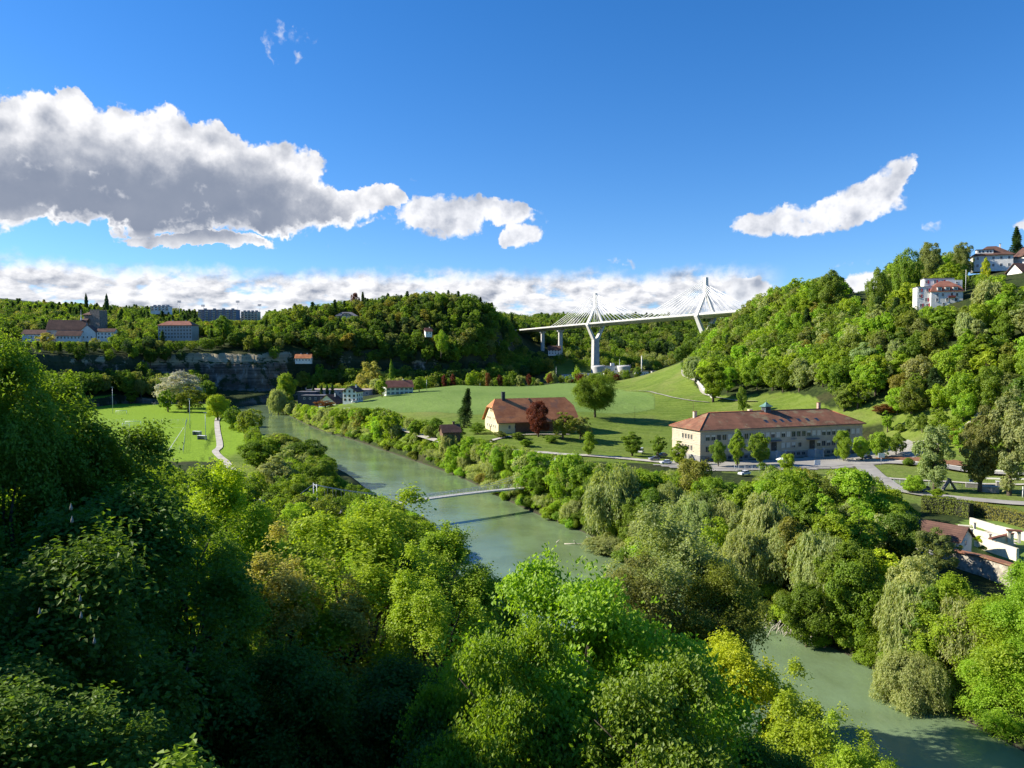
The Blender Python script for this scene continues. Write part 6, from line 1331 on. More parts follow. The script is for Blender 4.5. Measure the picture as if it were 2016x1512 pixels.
# houses by the river bend
r = house('studio_building', 'dark blue-grey timber-clad building with low roofs at the river bend', 'building', 622, 796, 590, 18, 12, 7.0, .5, R(-8), M_DARKWALL, M_SLATE, 'flat', .4, (('front', (4.9,), 4, 1.3, 1.4), ('right', (4.9,), 2, 1.2, 1.4)), chim=0)
MB().box((-9, 8, 4.6), (14, 10, 9.2)).build('rear_wing', M_DARKWALL, r); MB().box((-9, 8, 9.35), (14.8, 10.8, .3)).build('rear_roof', M_SLATE, r)
house('gabled_house', 'house with brown tiled roof and small white gable beside the dark building', 'house', 652, 802, 572, 14, 12, 4.0, 5.6, R(-16), M_WHITE, M_BROWNROOF, 'gable', 1.1, (('front', (3.4,), 2, 1.6, 1.5),), turn90=True)
house('gabled_house', 'white three-storey house with dark gable roof at the end of the crop field', 'house', 695, 791, 552, 10.5, 11, 7.8, 3.4, R(-14), M_WHITE, M_BROWNROOF, 'gable', 1.0, (('front', (1.8, 4.6, 7.8), 3, 1.3, 1.5), ('right', (2, 5), 3, 1.1, 1.4)), turn90=True, frame=M_WOOD)
house('factory_hall', 'long low factory hall with flat pinkish roof behind the riverside houses', 'hall', 672, 779, 640, 52, 22, 5.2, .4, R(-3), mat('pink_render', (.50, .38, .31)), mat('pinkish_flat_roof', (.42, .33, .28)), 'flat', .3, (('front', (2.8,), 14, 1.8, 1.4),), chim=3)
r = house('country_house', 'white house with red tiled roof and green shutters beside the crop field', 'house', 783, 778, 590, 21, 11, 6.8, 4.4, R(24), mat('pale_green_white_render', (.70, .72, .60)), M_MIDRED, 'gable', .9, (('front', (2.0, 5.0), 6, 1.0, 1.5), ('left', (2.0, 5.0), 3, 1.0, 1.4)), shutter=M_SHUT_GREEN)
house('shed', 'small dark-roofed shed among the trees left of the farmhouse', 'shed', 886, 860, 322, 7.5, 6, 2.4, 2.6, R(18), M_WOOD, M_BROWNROOF, 'gable', .5, (), chim=1)
# the sewage works in front of the pylon
def works():
    p = at(1205, 738, 850)
    for i, (px, yy, r0, r1, h) in enumerate(((1178, 838, 5.2, 7.0, 13.2), (1228, 842, 5.4, 7.4, 13.2))):
        q = at(px, 742, yy); o = empty('digester_tank', (q.x, yy, 20.5), 0, ('pale concrete digester tank flaring upward, left of the white works hall', 'pale grey digester tank flaring upward, right of the white works hall')[i], 'tank'); MB().lathe((0, 0, -1), [(r0, 0), (r0 * 1.0, h * .35), (r1, h * .93), (r1 + .2, h), (r1 - 1.2, h + .6), (0.5, h + 1.2)], 28).build('shell', M_CONC, o)
        b = MB()
        for k in range(20): a = k * math.pi / 10; b.tube([(r1 * math.cos(a), r1 * math.sin(a), h - 1), (r1 * math.cos(a), r1 * math.sin(a), h + .2)], .06, 4)
        b.tube([(r1 * math.cos(a), r1 * math.sin(a), h + .2) for a in np.linspace(0, 2 * math.pi, 21)], .06, 4); b.build('railing', M_METAL, o)
    q = at(1205, 742, 846); o = empty('works_hall', (q.x, 852, 20.5), 0, 'white works hall between the two digester tanks below the high bridge', 'hall'); block(o, 18, 14, 12.2, M_WHITE); MB().box((0, 0, 12.35), (18.5, 14.5, .3)).build('roof', M_SLATE, o); MB().box((1, 0, 14), (4, 5, 3)).build('roof_housing', M_WHITE, o)
    winrow(o, 'front', 18, 14, (-5, -2, 1, 4), 3.2, 1.6, 1.8, sill=False); MB().box((4, -7.04, 8.8), (1.4, .06, 1.8)).build('vent_panel', M_DARKMETAL, o)
    q = at(1156, 744, 845); o = empty('low_works_building', (q.x, 845, 20), 0, 'low white flat building left of the digester tanks', 'building'); block(o, 22, 10, 4.6, M_PURE); MB().box((0, 0, 4.75), (22.6, 10.6, .3)).build('roof', M_METAL, o); winrow(o, 'front', 22, 10, (-8, -5, -2, 1, 4, 7), 2.4, 1.8, 1.2, sill=False)
    for i, (px, Y, W_, h, m, lab) in enumerate(((1263, 850, 14, 6.5, M_WHITE, 'white low building with blue door beside the thin chimney'), (1298, 880, 18, 6.0, M_GREYW, 'grey low building at the right end of the works'), (1120, 850, 16, 3.2, M_WHITE, 'long low white shed left of the works behind the red-leaved trees'))):
        q = at(px, 742, Y); o = empty('low_works_building', (q.x, Y, 20.3), 0, lab, 'building'); block(o, W_, 9, h, m); MB().box((0, 0, h + .15), (W_ + .5, 9.5, .3)).build('roof', M_SLATE, o); winrow(o, 'front', W_, 9, [(-.35 + .175 * k) * W_ for k in range(5)], h * .6, 1.5, 1.2, sill=False)
        if i == 0: MB().box((-5.6, -4.55, 3), (2.4, .1, 5)).build('blue_door', mat('blue_paint', (.03, .09, .35)), o)
    for i, (px, pt, m, w, lab) in enumerate(((1263.5, 702, M_CONCW, .75, 'thin white chimney right of the digester tanks'), (1221, 709, M_METAL, .3, 'slim vent mast on the works hall roof side'))):
        t = at(px, pt, 848); o = link('thin_chimney', MB().tube([(0, 0, 0), (0, 0, t.z - 20)], [w, w * .8], 10).lathe((0, 0, t.z - 20), [(w * .8, 0), (w, .3), (w, .9), (w * .6, 1.0)], 10).mesh('thin_chimney', m)); o.location = (t.x, 848 + (i * 4.6), 20); tag(o, lab, 'chimney')
works()
# ------------------------------------------------------------------ roads, paths and yards
ribbon('valley_road', [(-112, 520), (-92, 470), (-70, 420), (-50, 375), (-34, 340), (-12, 314), (15, 303), (40, 298), (62, 287), (80, 279)], [5.0, 5.0], M_GRAVEL, .28)
ribbon('school_road', [(58, 284), (84, 277), (110, 284), (128, 292), (142, 290), (152, 276), (158, 258), (176, 238)], [7, 10, 11, 8, 5], M_ASPH, .34)
patch('school_yard', [(66, 282), (72, 290), (147, 318), (166, 322), (172, 310), (150, 292), (118, 276), (90, 270), (64, 268), (52, 282)], M_ASPH, .26, 2.5)
ribbon('garden_road', [(131, 286), (126, 270), (119, 245), (116, 228), (122, 215), (138, 205), (160, 196), (185, 188)], [7, 7, 6, 6, 5], M_ASPH, .30)
ribbon('footpath', [(110, 262), (135, 246), (150, 236), (178, 226)], [2.5, 2.5], M_GRAVEL, .32)
ribbon('farm_track', [(-14, 316), (-9, 330), (0, 340), (14, 345), (26, 350)], [2.4, 2.4], M_GRAVEL, .25)
ribbon('river_path', [(-60, 196), (-72, 222), (-92, 262), (-116, 312), (-134, 346), (-142, 372), (-175, 455), (-196, 510), (-212, 560)], [3, 3], M_GRAVEL, .3)
ribbon('hill_path', [(86, 560), (92, 520), (97, 485), (104, 458), (113, 440)], [1.6, 1.6], M_GRAVEL, .25)
ribbon('hill_path', [(134, 420), (124, 436), (116, 462), (121, 500), (121, 540), (130, 585)], [2.2, 2.2], M_GRAVEL, .3)
ribbon('upper_path', [(166, 318), (178, 312), (196, 318), (214, 340)], [2.4, 2], M_GRAVEL, .3)
M_SOIL = mat('red_brown_soil', (.22, .105, .055), var=.25, scale=1.5)
patch('soil_bed', [(139, 298), (150, 291), (156, 274), (161, 270), (163, 280), (156, 296), (148, 304)], M_SOIL, .34, 2.0)
def kerb(name, pts, label, m=M_KERB, w=.35, h=.32, base=.25):
    P = densify(pts, 2.5); t = np.gradient(P, axis=0); t /= np.linalg.norm(t, axis=1)[:, None]; n = np.stack([-t[:, 1], t[:, 0]], 1); z = height(P[:, 0], P[:, 1]); b = MB(); vs = []
    for i in range(len(P)):
        for o, zz in ((-w / 2, -.6), (w / 2, -.6), (w / 2, base + h), (-w / 2, base + h)): vs.append((P[i, 0] + n[i, 0] * o, P[i, 1] + n[i, 1] * o, z[i] + zz))
    b.add(vs, [(i * 4 + k, (i + 1) * 4 + k, (i + 1) * 4 + (k + 1) % 4, i * 4 + (k + 1) % 4) for i in range(len(P) - 1) for k in range(4)] + [(0, 1, 2, 3), tuple(len(P) * 4 - j for j in (1, 2, 3, 4))])
    o = b.build(name, m); 
    if label: tag(o, label[0], label[1])
    else: tag(o, kind='structure')
    return o
kerb('kerb', [(128, 300), (140, 297), (152, 286), (158, 268), (166, 256)], None, h=.25)
kerb('kerb', [(152, 250), (160, 243), (172, 234)], None, h=.2)
kerb('retaining_wall', [(117, 448), (118, 470), (122, 510), (124, 540)], ('pale concrete retaining wall beside the path on the grass slope', 'wall'), M_CONC, .5, 2.0)
# ------------------------------------------------------------------ sports ground
M_LINE = mat('white_line_paint', (.75, .76, .72), var=.03)
def pitch():
    lw = .16; z = 4.09; b = MB()
    def seg(x0, y0, x1, y1):
        d = Vector((x1 - x0, y1 - y0, 0)); n = Vector((-d.y, d.x, 0)).normalized() * lw / 2; b.add([(x0 - n.x, y0 - n.y, z), (x1 - n.x, y1 - n.y, z), (x1 + n.x, y1 + n.y, z), (x0 + n.x, y0 + n.y, z)], [(0, 1, 2, 3)])
    X0, X1, Y0, Y1 = -225, -158, 352, 458
    q = lambda u, v: (X1 - u * 67 - (v * 106) * .36, Y0 + v * 106 + u * -6)
    for a, c in (((0, 0), (1, 0)), ((1, 0), (1, 1)), ((1, 1), (0, 1)), ((0, 1), (0, 0)), ((0, .5), (1, .5)), ((.2, 1), (.2, .85)), ((.2, .85), (.8, .85)), ((.8, .85), (.8, 1)), ((.2, 0), (.2, .15)), ((.2, .15), (.8, .15))): seg(*q(*a), *q(*c))
    o = b.build('pitch_lines', M_LINE); tag(o, kind='structure')
pitch()
def goal(px, py, lab, w=7.3):
    Y = (CAMZ - 4.0) * F / (py - 690); p = at(px, py, Y); r = empty('football_goal', (p.x, p.y, 4.0), R(8), lab, 'goal', 'football goals'); b = MB(); b.tube([(-w / 2, 0, 0), (-w / 2, 0, 2.6)], .13, 6); b.tube([(w / 2, 0, 0), (w / 2, 0, 2.6)], .13, 6); b.tube([(-w / 2, 0, 2.6), (w / 2, 0, 2.6)], .13, 6); b.build('goal_frame', M_PURE, r)
    n = MB()
    for k in range(9): x = -w / 2 + k * w / 8; n.tube([(x, 0, 2.6), (x, 1.2, 2.3), (x, 2.0, 0)], .025, 3)
    for y, zz in ((1.2, 2.3), (1.6, 1.2), (2.0, 0.05)): n.tube([(-w / 2, y, zz), (w / 2, y, zz)], .025, 3)
    n.build('net', M_PURE, r)
goal(239, 816, 'white football goal standing in the shaded part of the sports ground'); goal(262, 838, 'white football goal on the sunlit pitch, left one of a pair', 9); goal(248, 842, 'small white football goal beside the larger sunlit one', 4)
def mesh_fence(name, pts, h, lab, step=3.2, m=M_GALV, rails=4):
    P = densify(pts, step); z = height(P[:, 0], P[:, 1]); r = empty(name, (P[0, 0], P[0, 1], z[0]), 0, lab, 'fence'); o = Vector((P[0, 0], P[0, 1], z[0])); b = MB()
    for i in range(len(P)): b.tube([Vector((P[i, 0], P[i, 1], z[i] - .3)) - o, Vector((P[i, 0], P[i, 1], z[i] + h)) - o], .05, 4)
    b.build('fence_posts', m, r); w = MB()
    for k in range(rails): w.tube([Vector((P[i, 0], P[i, 1], z[i] + h * (k + .5) / rails)) - o for i in range(len(P))], .018, 3)
    for i in range(len(P) - 1):
        for t in (.25, .5, .75):
            q = P[i] + (P[i + 1] - P[i]) * t; zz = z[i] + (z[i + 1] - z[i]) * t; w.tube([Vector((q[0], q[1], zz)) - o, Vector((q[0], q[1], zz + h)) - o], .012, 3)
    w.build('wire_mesh', m, r)
mesh_fence('mesh_fence', [(-147, 342), (-170, 398), (-196, 460), (-212, 500)], 2.2, 'tall wire fence between the sports ground and the river path')
mesh_fence('mesh_fence', [(-205, 478), (-240, 474), (-285, 470), (-310, 468)], 3.5, 'wire ball fence crossing the sports ground behind the paired goals', 4.5)
mesh_fence('mesh_fence', [(-240, 640), (-270, 642), (-300, 640)], 3.0, 'wire fence at the shaded far end of the sports ground', 4)
mesh_fence('mesh_fence', [(-150, 345), (-180, 341), (-215, 338)], 3.0, 'wire fence at the near end of the sunlit pitch', 4.5)
def light_pole(px, pt, Y, zg, lab, cat='floodlight', h=None, arm=1.6):
    t = at(px, pt, Y); r = empty('light_pole', (t.x, Y, zg), 0, lab, cat); H_ = t.z - zg; MB().tube([(0, 0, -.5), (0, 0, H_)], [.22, .1], 6).build('pole', M_GALV, r); b = MB(); b.box((0, -.2, H_ - .1), (arm, .5, .35)); b.build('lamp', M_METAL, r)
light_pole(373, 785, 455, 4, 'tall floodlight pole beside the fence before the bright yellow-green tree'); light_pole(404, 812, 392, 4, 'floodlight pole on the near part of the fence by the river path'); light_pole(221, 762, 560, 4, 'floodlight pole in the shade behind the sports ground')
for i, (px, py) in enumerate(((388, 857), (398, 866))):
    Y = 46 * F / (py - 690); p = at(px, py, Y); r = empty('team_shelter', (p.x, p.y, 4), R(-20), ('white-roofed team shelter on the touchline, farther one', 'white-roofed team shelter on the touchline, nearer one')[i], 'shelter'); b = MB(); b.box((0, 0, 2.1), (5, 1.8, .12)); b.build('roof', M_PURE, r); b = MB(); b.box((0, .8, 1), (4.8, .1, 2)); b.box((-2.4, 0, 1), (.1, 1.6, 2)); b.box((2.4, 0, 1), (.1, 1.6, 2)); b.build('side_panels', M_METAL, r); MB().box((0, .3, .45), (4.4, .5, .1)).build('bench', M_WOOD, r)
# ------------------------------------------------------------------ people
def person(px, py, zg, Y, rz, shirt, trousers, lab, pose=0, grp=None):
    p = at(px, py, Y); z = zg if zg is not None else H1(p.x, Y); r = empty('person', (p.x, Y, z), rz, lab, 'person', grp); skin = mat('skin', (.52, .33, .24), var=.03)
    J = {'pelvis': (0, 0, .95), 'waist': (0, 0, 1.12), 'chest': (0, .01, 1.38), 'neck': (0, 0, 1.50), 'chin': (0, -.01, 1.58), 'head': (0, -.02, 1.68), 'top': (0, -.01, 1.76)}
    E_ = [('pelvis', 'waist'), ('waist', 'chest'), ('chest', 'neck'), ('neck', 'chin'), ('chin', 'head'), ('head', 'top')]; rad = dict(pelvis=.15, waist=.13, chest=.155, neck=.055, chin=.075, head=.098, top=.06)
    st = .16 if pose else .02
    for s, k in ((-1, 'l'), (1, 'r')):
        J.update({k + 'hip': (s * .09, 0, .90), k + 'kn': (s * .10, -st * s, .50), k + 'an': (s * .10, st * s * .4, .09), k + 'toe': (s * .11, st * s * .4 - .16, .04), k + 'sh': (s * .18, 0, 1.42), k + 'el': (s * .24, .03 + st * s * .5, 1.14), k + 'wr': (s * .23, -.08, .92 if not pose else 1.0), k + 'ha': (s * .23, -.12, .84 if not pose else .95)})
        E_ += [('pelvis', k + 'hip'), (k + 'hip', k + 'kn'), (k + 'kn', k + 'an'), (k + 'an', k + 'toe'), ('chest', k + 'sh'), (k + 'sh', k + 'el'), (k + 'el', k + 'wr'), (k + 'wr', k + 'ha')]
        rad.update({k + 'hip': .105, k + 'kn': .062, k + 'an': .042, k + 'toe': .035, k + 'sh': .062, k + 'el': .042, k + 'wr': .030, k + 'ha': .036})
    names = list(J); me = bpy.data.meshes.new('body'); me.from_pydata([J[n_] for n_ in names], [(names.index(a), names.index(b_)) for a, b_ in E_], []); o = link('body', me, r)
    md = o.modifiers.new('skin', 'SKIN'); o.modifiers.new('s', 'SUBSURF').levels = 1
    lay = me.skin_vertices[0].data if me.skin_vertices else None
    if lay is None:
        bpy.context.view_layer.objects.active = o
        import bmesh
        bm = bmesh.new(); bm.from_mesh(me); bm.verts.layers.skin.verify(); bm.to_mesh(me); bm.free(); lay = me.skin_vertices[0].data
    for i, n_ in enumerate(names): lay[i].radius = (rad[n_] * 1.0, rad[n_] * (.8 if n_ in ('chest', 'waist', 'pelvis') else 1)); lay[i].use_root = (n_ == 'pelvis')
    me.materials.append(skin)
    c = MB(); c.lathe((0, 0, 0), [(.165, .92), (.16, 1.1), (.185, 1.3), (.20, 1.42), (.12, 1.49)], 10)
    for s in (-1, 1): c.tube([(s * .17, 0, 1.43), (s * .235, .03 + st * s * .4, 1.2)], [.085, .07], 7)
    for v in c.v: v.y *= .78 if abs(v.x) < .19 else 1
    c.build('shirt', shirt, r); t = MB(); t.lathe((0, 0, 0), [(.15, .80), (.17, .90), (.168, 1.0)], 10)
    for s in (-1, 1): t.tube([(s * .085, 0, .90), (s * .10, -st * s, .50), (s * .10, st * s * .4, .12)], [.115, .085, .065], 7)
    t.build('trousers', trousers, r); h = MB(); h.lathe((0, .005, 1.66), [(.105, 0), (.112, .05), (.09, .11), (.03, .135)], 9); h.build('hair', mat('dark_hair', (.03, .02, .015)), r)
M_DK = mat('dark_cloth', (.03, .035, .05)); M_WC = mat('white_cloth', (.75, .75, .75)); M_BC = mat('blue_cloth', (.08, .14, .3))
for i, (px, py) in enumerate(((307, 834), (313, 833), (318, 832))):
    person(px, py, 4.0, 46 * F / (py - 690), i * 1.3, M_DK, M_DK, ('person in dark clothes on the pitch, left of three standing together', 'person in dark clothes on the pitch, middle of three standing together', 'person in dark clothes on the pitch, right of three standing together')[i], i % 2, 'players on the pitch')
person(288, 836, 4.0, 46 * F / 146, .5, M_DK, M_DK, 'person in dark clothes alone on the pitch left of the three players', 1, 'players on the pitch')
for i, (px, py, Y) in enumerate(((1646, 899, 306), (1653, 897, 309), (1661, 900, 303))):
    person(px, py, None, Y, i * 2.0, M_WC, (M_DK, M_BC, M_WC)[i], ('person in white top and dark trousers, nearest the school entrance', 'person in white top and blue trousers in the school yard', 'person dressed all in white in the school yard')[i], i % 2, 'people in the school yard')
# ------------------------------------------------------------------ cars
def car(px, py, Y, rz, paint, lab, z=None, van=False):
    p = at(px, py, Y); z = (H1(p.x, Y) + .36) if z is None else z; r = empty('parked_car', (p.x, Y, z), rz, lab, 'car', 'cars parked by the school'); L = 4.3; W = 1.78
    def hull(prof, w0, w1, z1):
        n = len(prof); b = MB(); vs = []
        for s in (-1, 1):
            for x, zz in prof: vs.append((x, s * (w0 if zz < z1 else w1) / 2, zz))
        b.add(vs, [tuple(range(n)), tuple(range(n, 2 * n))[::-1]] + [(i, i + n, (i + 1) % n + n, (i + 1) % n) for i in range(n)]); return b
    ht = 1.95 if van else 1.46
    hull([(-2.12, .32), (-2.15, .7), (-1.95, .92), (-.95 if not van else -1.5, 1.0), (1.7, 1.02), (2.1, .95), (2.15, .6), (2.1, .3)], W, W, 9).build('body', paint, r)
    hull([(-.95 if not van else -1.5, 1.0), (-.25 if not van else -1.0, ht - .02), (.1, ht), (1.25, ht - .03), (1.85, 1.02)], W - .08, W - .36, 1.1).build('cabin', M_GLASS, r)
    MB().box((.55, 0, ht + .01), (1.5 if not van else 2.3, W - .4, .06)).build('roof', paint, r)
    for x in (-1.35, 1.35):
        for s in (-1, 1):
            w = MB().tube([(0, -.1, 0), (0, .1, 0)], .32, 14).build('wheel', M_TYRE, r, (x, s * (W / 2 - .06), .32)); MB().tube([(0, -.112, 0), (0, .112, 0)], .19, 10).build('rim', M_METAL, w)
    for s in (-1, 1): MB().box((-2.13, s * .62, .72), (.06, .36, .14)).build('headlight', M_PURE, r); MB().box((2.14, s * .68, .78), (.05, .26, .16)).build('tail_light', M_SHUT_RED, r)
car(1311, 918, 284, R(12), M_CARW, 'white car parked in front of the young tree left of the school'); car(1303, 903, 303, R(20), M_CARG, 'grey car parked farther back in the car park'); car(1262, 897, 312, R(70), M_CARW, 'white van parked beside the pale road', van=True); car(1338, 916, 288, R(15), M_CARG, 'dark grey car beside the white car in the car park'); car(1288, 911, 293, R(15), M_CARG, 'grey car at the left end of the car park row')
car(1797, 998, 226, R(25), M_CARB, 'blue car parked under the small pale street tree'); car(1817, 996, 224, R(28), M_CARG, 'dark car parked behind the blue one beside the clipped hedge'); car(1092 - 400 + 6, 797, 545, R(30), M_CARW, 'white car parked at the riverside house with the dark gable'); car(1465, 947, 258, R(30), M_CARW, 'white car half hidden by trees below the school yard')
car(1716 - 10, 790 + 120, 300, R(24), M_CARG, 'grey car parked under the yard trees right of the entrance')
# ------------------------------------------------------------------ school surroundings
def board(px, pyb, Y, w, h, zoff, lab, pole=True, rz=0.0, m=M_PURE, name='white_board'):
    p = at(px, pyb, Y); z = H1(p.x, Y); r = empty(name, (p.x, Y, z), rz, lab, 'board'); MB().box((0, 0, zoff + h / 2), (w, .12, h)).build('panel', m, r)
    b = MB(); b.tube([(0, .15, -.3), (0, .15, zoff + h * .6)], .09, 6); b.build('post', M_METAL, r)
    if name == 'basketball_hoop': b = MB(); b.tube([(.23 * math.cos(a), -.35 + .23 * math.sin(a), zoff + .2) for a in np.linspace(0, 6.28, 13)], .03, 4); b.build('hoop', mat('orange_metal', (.5, .12, .03)), r)
board(1735, 912, 282, 2.3, 1.7, 3.0, 'white basketball backboard on a post beside the red soil bed', name='basketball_hoop'); board(1609, 920, 281, 2.2, 1.9, .8, 'tilted white panel at the near edge of the school yard')
board(1912, 985, 236, 1.3, .8, 1.2, 'small blue notice board behind the wire fence of the playground', m=mat('blue_sign', (.05, .14, .42)), name='notice_board')
def play_frame():
    p = at(1868, 990, 228); r = empty('play_frame', (p.x, p.y, H1(p.x, p.y)), R(-10), 'triangular grey wooden play frame beside the playground fence', 'play frame'); m = mat('weathered_wood', (.20, .18, .16))
    for s in (-1, 1):
        b = MB(); vs = [(s * 2.0, -1, 0), (s * 2.0, 1, 0), (0, 1, 3.3), (0, -1, 3.3)]; vs += [(x - s * .35, y, z_) for x, y, z_ in vs]; b.add(vs, [(0, 1, 2, 3), (7, 6, 5, 4), (0, 3, 7, 4), (1, 5, 6, 2), (0, 4, 5, 1), (3, 2, 6, 7)]); b.build('side_panel', m, r)
    MB().tube([(0, -1.2, 3.3), (0, 1.2, 3.3)], .2, 6).build('ridge_beam', m, r)
play_frame()
mesh_fence('mesh_fence', [(120, 240), (132, 230), (145, 222), (160, 216)], 1.8, 'green-grey wire fence along the garden road by the play frame', 2.6)
mesh_fence('mesh_fence', [(78, 268), (86, 266), (96, 265)], 2.4, 'short wire fence before the school yard', 2.0)
for i, (px, py, Y, w, d, h, rz, lab) in enumerate(((1948, 998, 224, 5.4, 3.2, 1.6, -24, 'large grey concrete block by the hedge, nearer one'), (1920, 985, 232, 6.5, 1.6, 1.3, -24, 'long pale concrete block left of the large block'), (1968, 990, 232, 2.6, 2.6, 1.7, -24, 'square concrete block right of the large block'))):
    p = at(px, py, Y); z = H1(p.x, Y); r = empty('concrete_block', (p.x, Y, z), R(rz), lab, 'concrete block', 'concrete blocks beside the playground'); MB().box((0, 0, h / 2 - .2), (w * .8, d * .8, h + .4)).build('base', mat('grey_brown_concrete', (.30, .28, .25), var=.12), r); MB().box((0, 0, h + .05), (w * .8 + .16, d * .8 + .16, .14)).build('capping', M_CONC, r)
for i, (px, py, Y) in enumerate(((1637, 903, 306), (1623, 903, 306), (1650, 907, 298))):
    pass
def bench(px, py, Y, rz, lab):
    p = at(px, py, Y); z = H1(p.x, Y) + .3; r = empty('park_bench', (p.x, Y, z), rz, lab, 'bench', 'benches in the school yard'); MB().box((0, 0, .45), (3.4, 1.0, .12)).build('seat', M_TRIM, r)
    for s in (-1, 1): MB().box((s * 1.3, 0, .2), (.3, .9, .4)).build('leg', M_CONC, r)
bench(1672, 903, 300, R(15), 'pale bench under the first yard tree'); bench(1690, 906, 298, R(15), 'pale bench between first and second yard trees'); bench(1708, 905, 300, R(15), 'pale bench under the second yard tree')
def parasol(px, pt, Y, lab):
    t = at(px, pt, Y); z = H1(t.x, Y); h = t.z - z; r = empty('white_parasol', (t.x, Y, z), 0, lab, 'parasol'); MB().tube([(0, 0, 0), (0, 0, h)], .05, 6).build('pole', M_METAL, r); MB().lathe((0, 0, 0), [(2.3, h - .9), (1.2, h - .4), (.05, h)], 10).build('canopy', M_PURE, r)
parasol(1540, 900, 276, 'white parasol with flat canopy before the school windows'); 
def pole(px, pt, Y, lab, m=M_PURE, rad=.11, name='pole', cat='pole', zb=None):
    t = at(px, pt, Y); z = H1(t.x, Y) if zb is None else zb; o = MB().tube([(0, 0, -.4), (0, 0, t.z - z)], [rad, rad * .7], 7).lathe((0, 0, t.z - z), [(rad * .7, 0), (rad * 1.3, .05), (rad * 1.2, .25), (.01, .32)], 7).build(name, m); o.location = (t.x, Y, z); tag(o, lab, cat)
pole(2014, 960, 215, 'white flagpole cut by the frame beside the clipped hedge', name='flagpole', rad=.14); pole(1250, 801, 395, 'thin wooden pole standing in the meadow behind the school', M_WOOD, .09, 'wooden_pole'); pole(1365, 787, 400, 'thin wooden pole on the slope above the school roof', M_WOOD, .09, 'wooden_pole'); pole(1902, 532, 425, 'thin white pole on the hillside right of the apartment house', rad=.12, name='white_pole')
pole(840, 748, 610, 'grey street lamp on the road at the edge of the crop field', M_METAL, .16, 'street_lamp', 'street lamp'); pole(945, 755, 690, 'small road sign post behind the crop field', M_METAL, .14, 'sign_post', 'sign post'); pole(1095, 722, 740, 'street lamp among the red-leaved trees behind the field', M_METAL, .14, 'street_lamp', 'street lamp')
# ------------------------------------------------------------------ the walled garden at the right
M_OLDWALL = mat('old_rubble_wall', (.40, .36, .29), var=.3, scale=.9, detail=8, bump=.5, dirt=((.20, .18, .13), .6)); M_PALEWALL = mat('pale_garden_wall', (.68, .61, .47), var=.08, scale=.8)
def long_wall(name, pts, h, w, lab, m, coping=None, z=None, cat='wall', below=1.5):
    r = None; P = [Vector((a, c, 0)) for a, c in pts]; z0 = z if z is not None else min(H1(a, c) for a, c in pts); r = empty(name, (P[0].x, P[0].y, z0), 0, lab, cat); b = MB(); c = MB()
    for i in range(len(P) - 1):
        q0, q1 = P[i] - P[0], P[i + 1] - P[0]; d = q1 - q0; a = math.atan2(d.y, d.x); mid = (q0 + q1) / 2; b.box((mid.x, mid.y, (h - below) / 2), (d.length + w * .6, w, h + below), a)
        if coping: c.box((mid.x, mid.y, h + .12 + .003 * i), (d.length + w * .9, w + coping[1], .24), a)
    b.build('wall', m, r)
    if coping: c.build('coping', coping[0], r)
    return r
GZ = 8.9
gp = lambda px, py, z=GZ: (lambda Y: ((at(px, py, Y)).x, Y))((CAMZ - z) * F / (py - 690))
a0, a1, a2 = gp(1872, 1090), gp(1935, 1103), gp(2016, 1128)
long_wall('garden_wall', [a0, a1, a2, (a2[0] + 25, a2[1] - 16)], 0.3, 1.0, 'tall weathered rubble retaining wall topped with red tiles above the river trees', M_OLDWALL, (M_REDROOF, .9), z=GZ, below=9.5)
patch('garden_lawn', [gp(1880, 1080), a2, (a2[0] + 25, a2[1] - 8), gp(2060, 1030), gp(1905, 1022), gp(1860, 1040)], mat('garden_grass', (.16, .24, .04), var=.15, scale=.4), .12 + 0, 2.0).location = (0, 0, .05)
long_wall('low_wall', [gp(1922, 1068), gp(1960, 1080), gp(2002, 1094)], 1.1, .6, 'cream garden wall running diagonally above the tiled rubble wall', M_PALEWALL, z=GZ)
long_wall('low_wall', [gp(1912, 1030), gp(1960, 1045), gp(2030, 1063)], 1.0, .6, 'cream garden wall under the hedge at the back of the garden', M_PALEWALL, z=GZ)
long_wall('low_wall', [gp(1905, 1047), gp(1945, 1058), gp(1985, 1068)], .7, .5, 'low cream wall along the garden terrace', M_PALEWALL, z=GZ)
long_wall('low_wall', [gp(1950, 1077), gp(1992, 1066)], 1.3, .6, 'grey topped cross wall between the two garden lawns', M_PALEWALL, (M_MIDRED, .2), z=GZ)
patch('garden_terrace', [gp(1922, 1042), gp(1945, 1040), gp(2002, 1057), gp(1988, 1068), gp(1925, 1050)], M_GRAVEL, .2, 1.5)
def arch():
    x, y = gp(1996, 1072); r = empty('garden_arch', (x, y, GZ), R(-20), 'small round-topped cream garden arch with tiled top', 'arch')
    for s in (-1, 1): MB().box((s * .95, 0, 1.25), (.5, .6, 2.5)).build('pillar', M_PALEWALL, r)
    b = MB(); seg = 8; vs = []
    for k in range(seg + 1):
        a = math.pi * k / seg
        for rr, yy in ((.7, -.3), (.7, .3)): vs.append((rr * math.cos(a), yy, 1.8 + rr * math.sin(a)))
        for yy in (-.3, .3): vs.append((1.2 * math.cos(a) * min(1, 1 / max(abs(math.cos(a)), .707) * 1.0), yy, 2.5 + .0 * k))
    b.add(vs, [f for k in range(seg) for f in ((4 * k, 4 * k + 4, 4 * k + 6, 4 * k + 2), (4 * k + 1, 4 * k + 3, 4 * k + 7, 4 * k + 5), (4 * k, 4 * k + 1, 4 * k + 5, 4 * k + 4))]); b.build('arch_head', M_PALEWALL, r); MB().box((0, 0, 2.66), (2.9, .9, .3)).build('tiled_top', M_MIDRED, r)
arch()
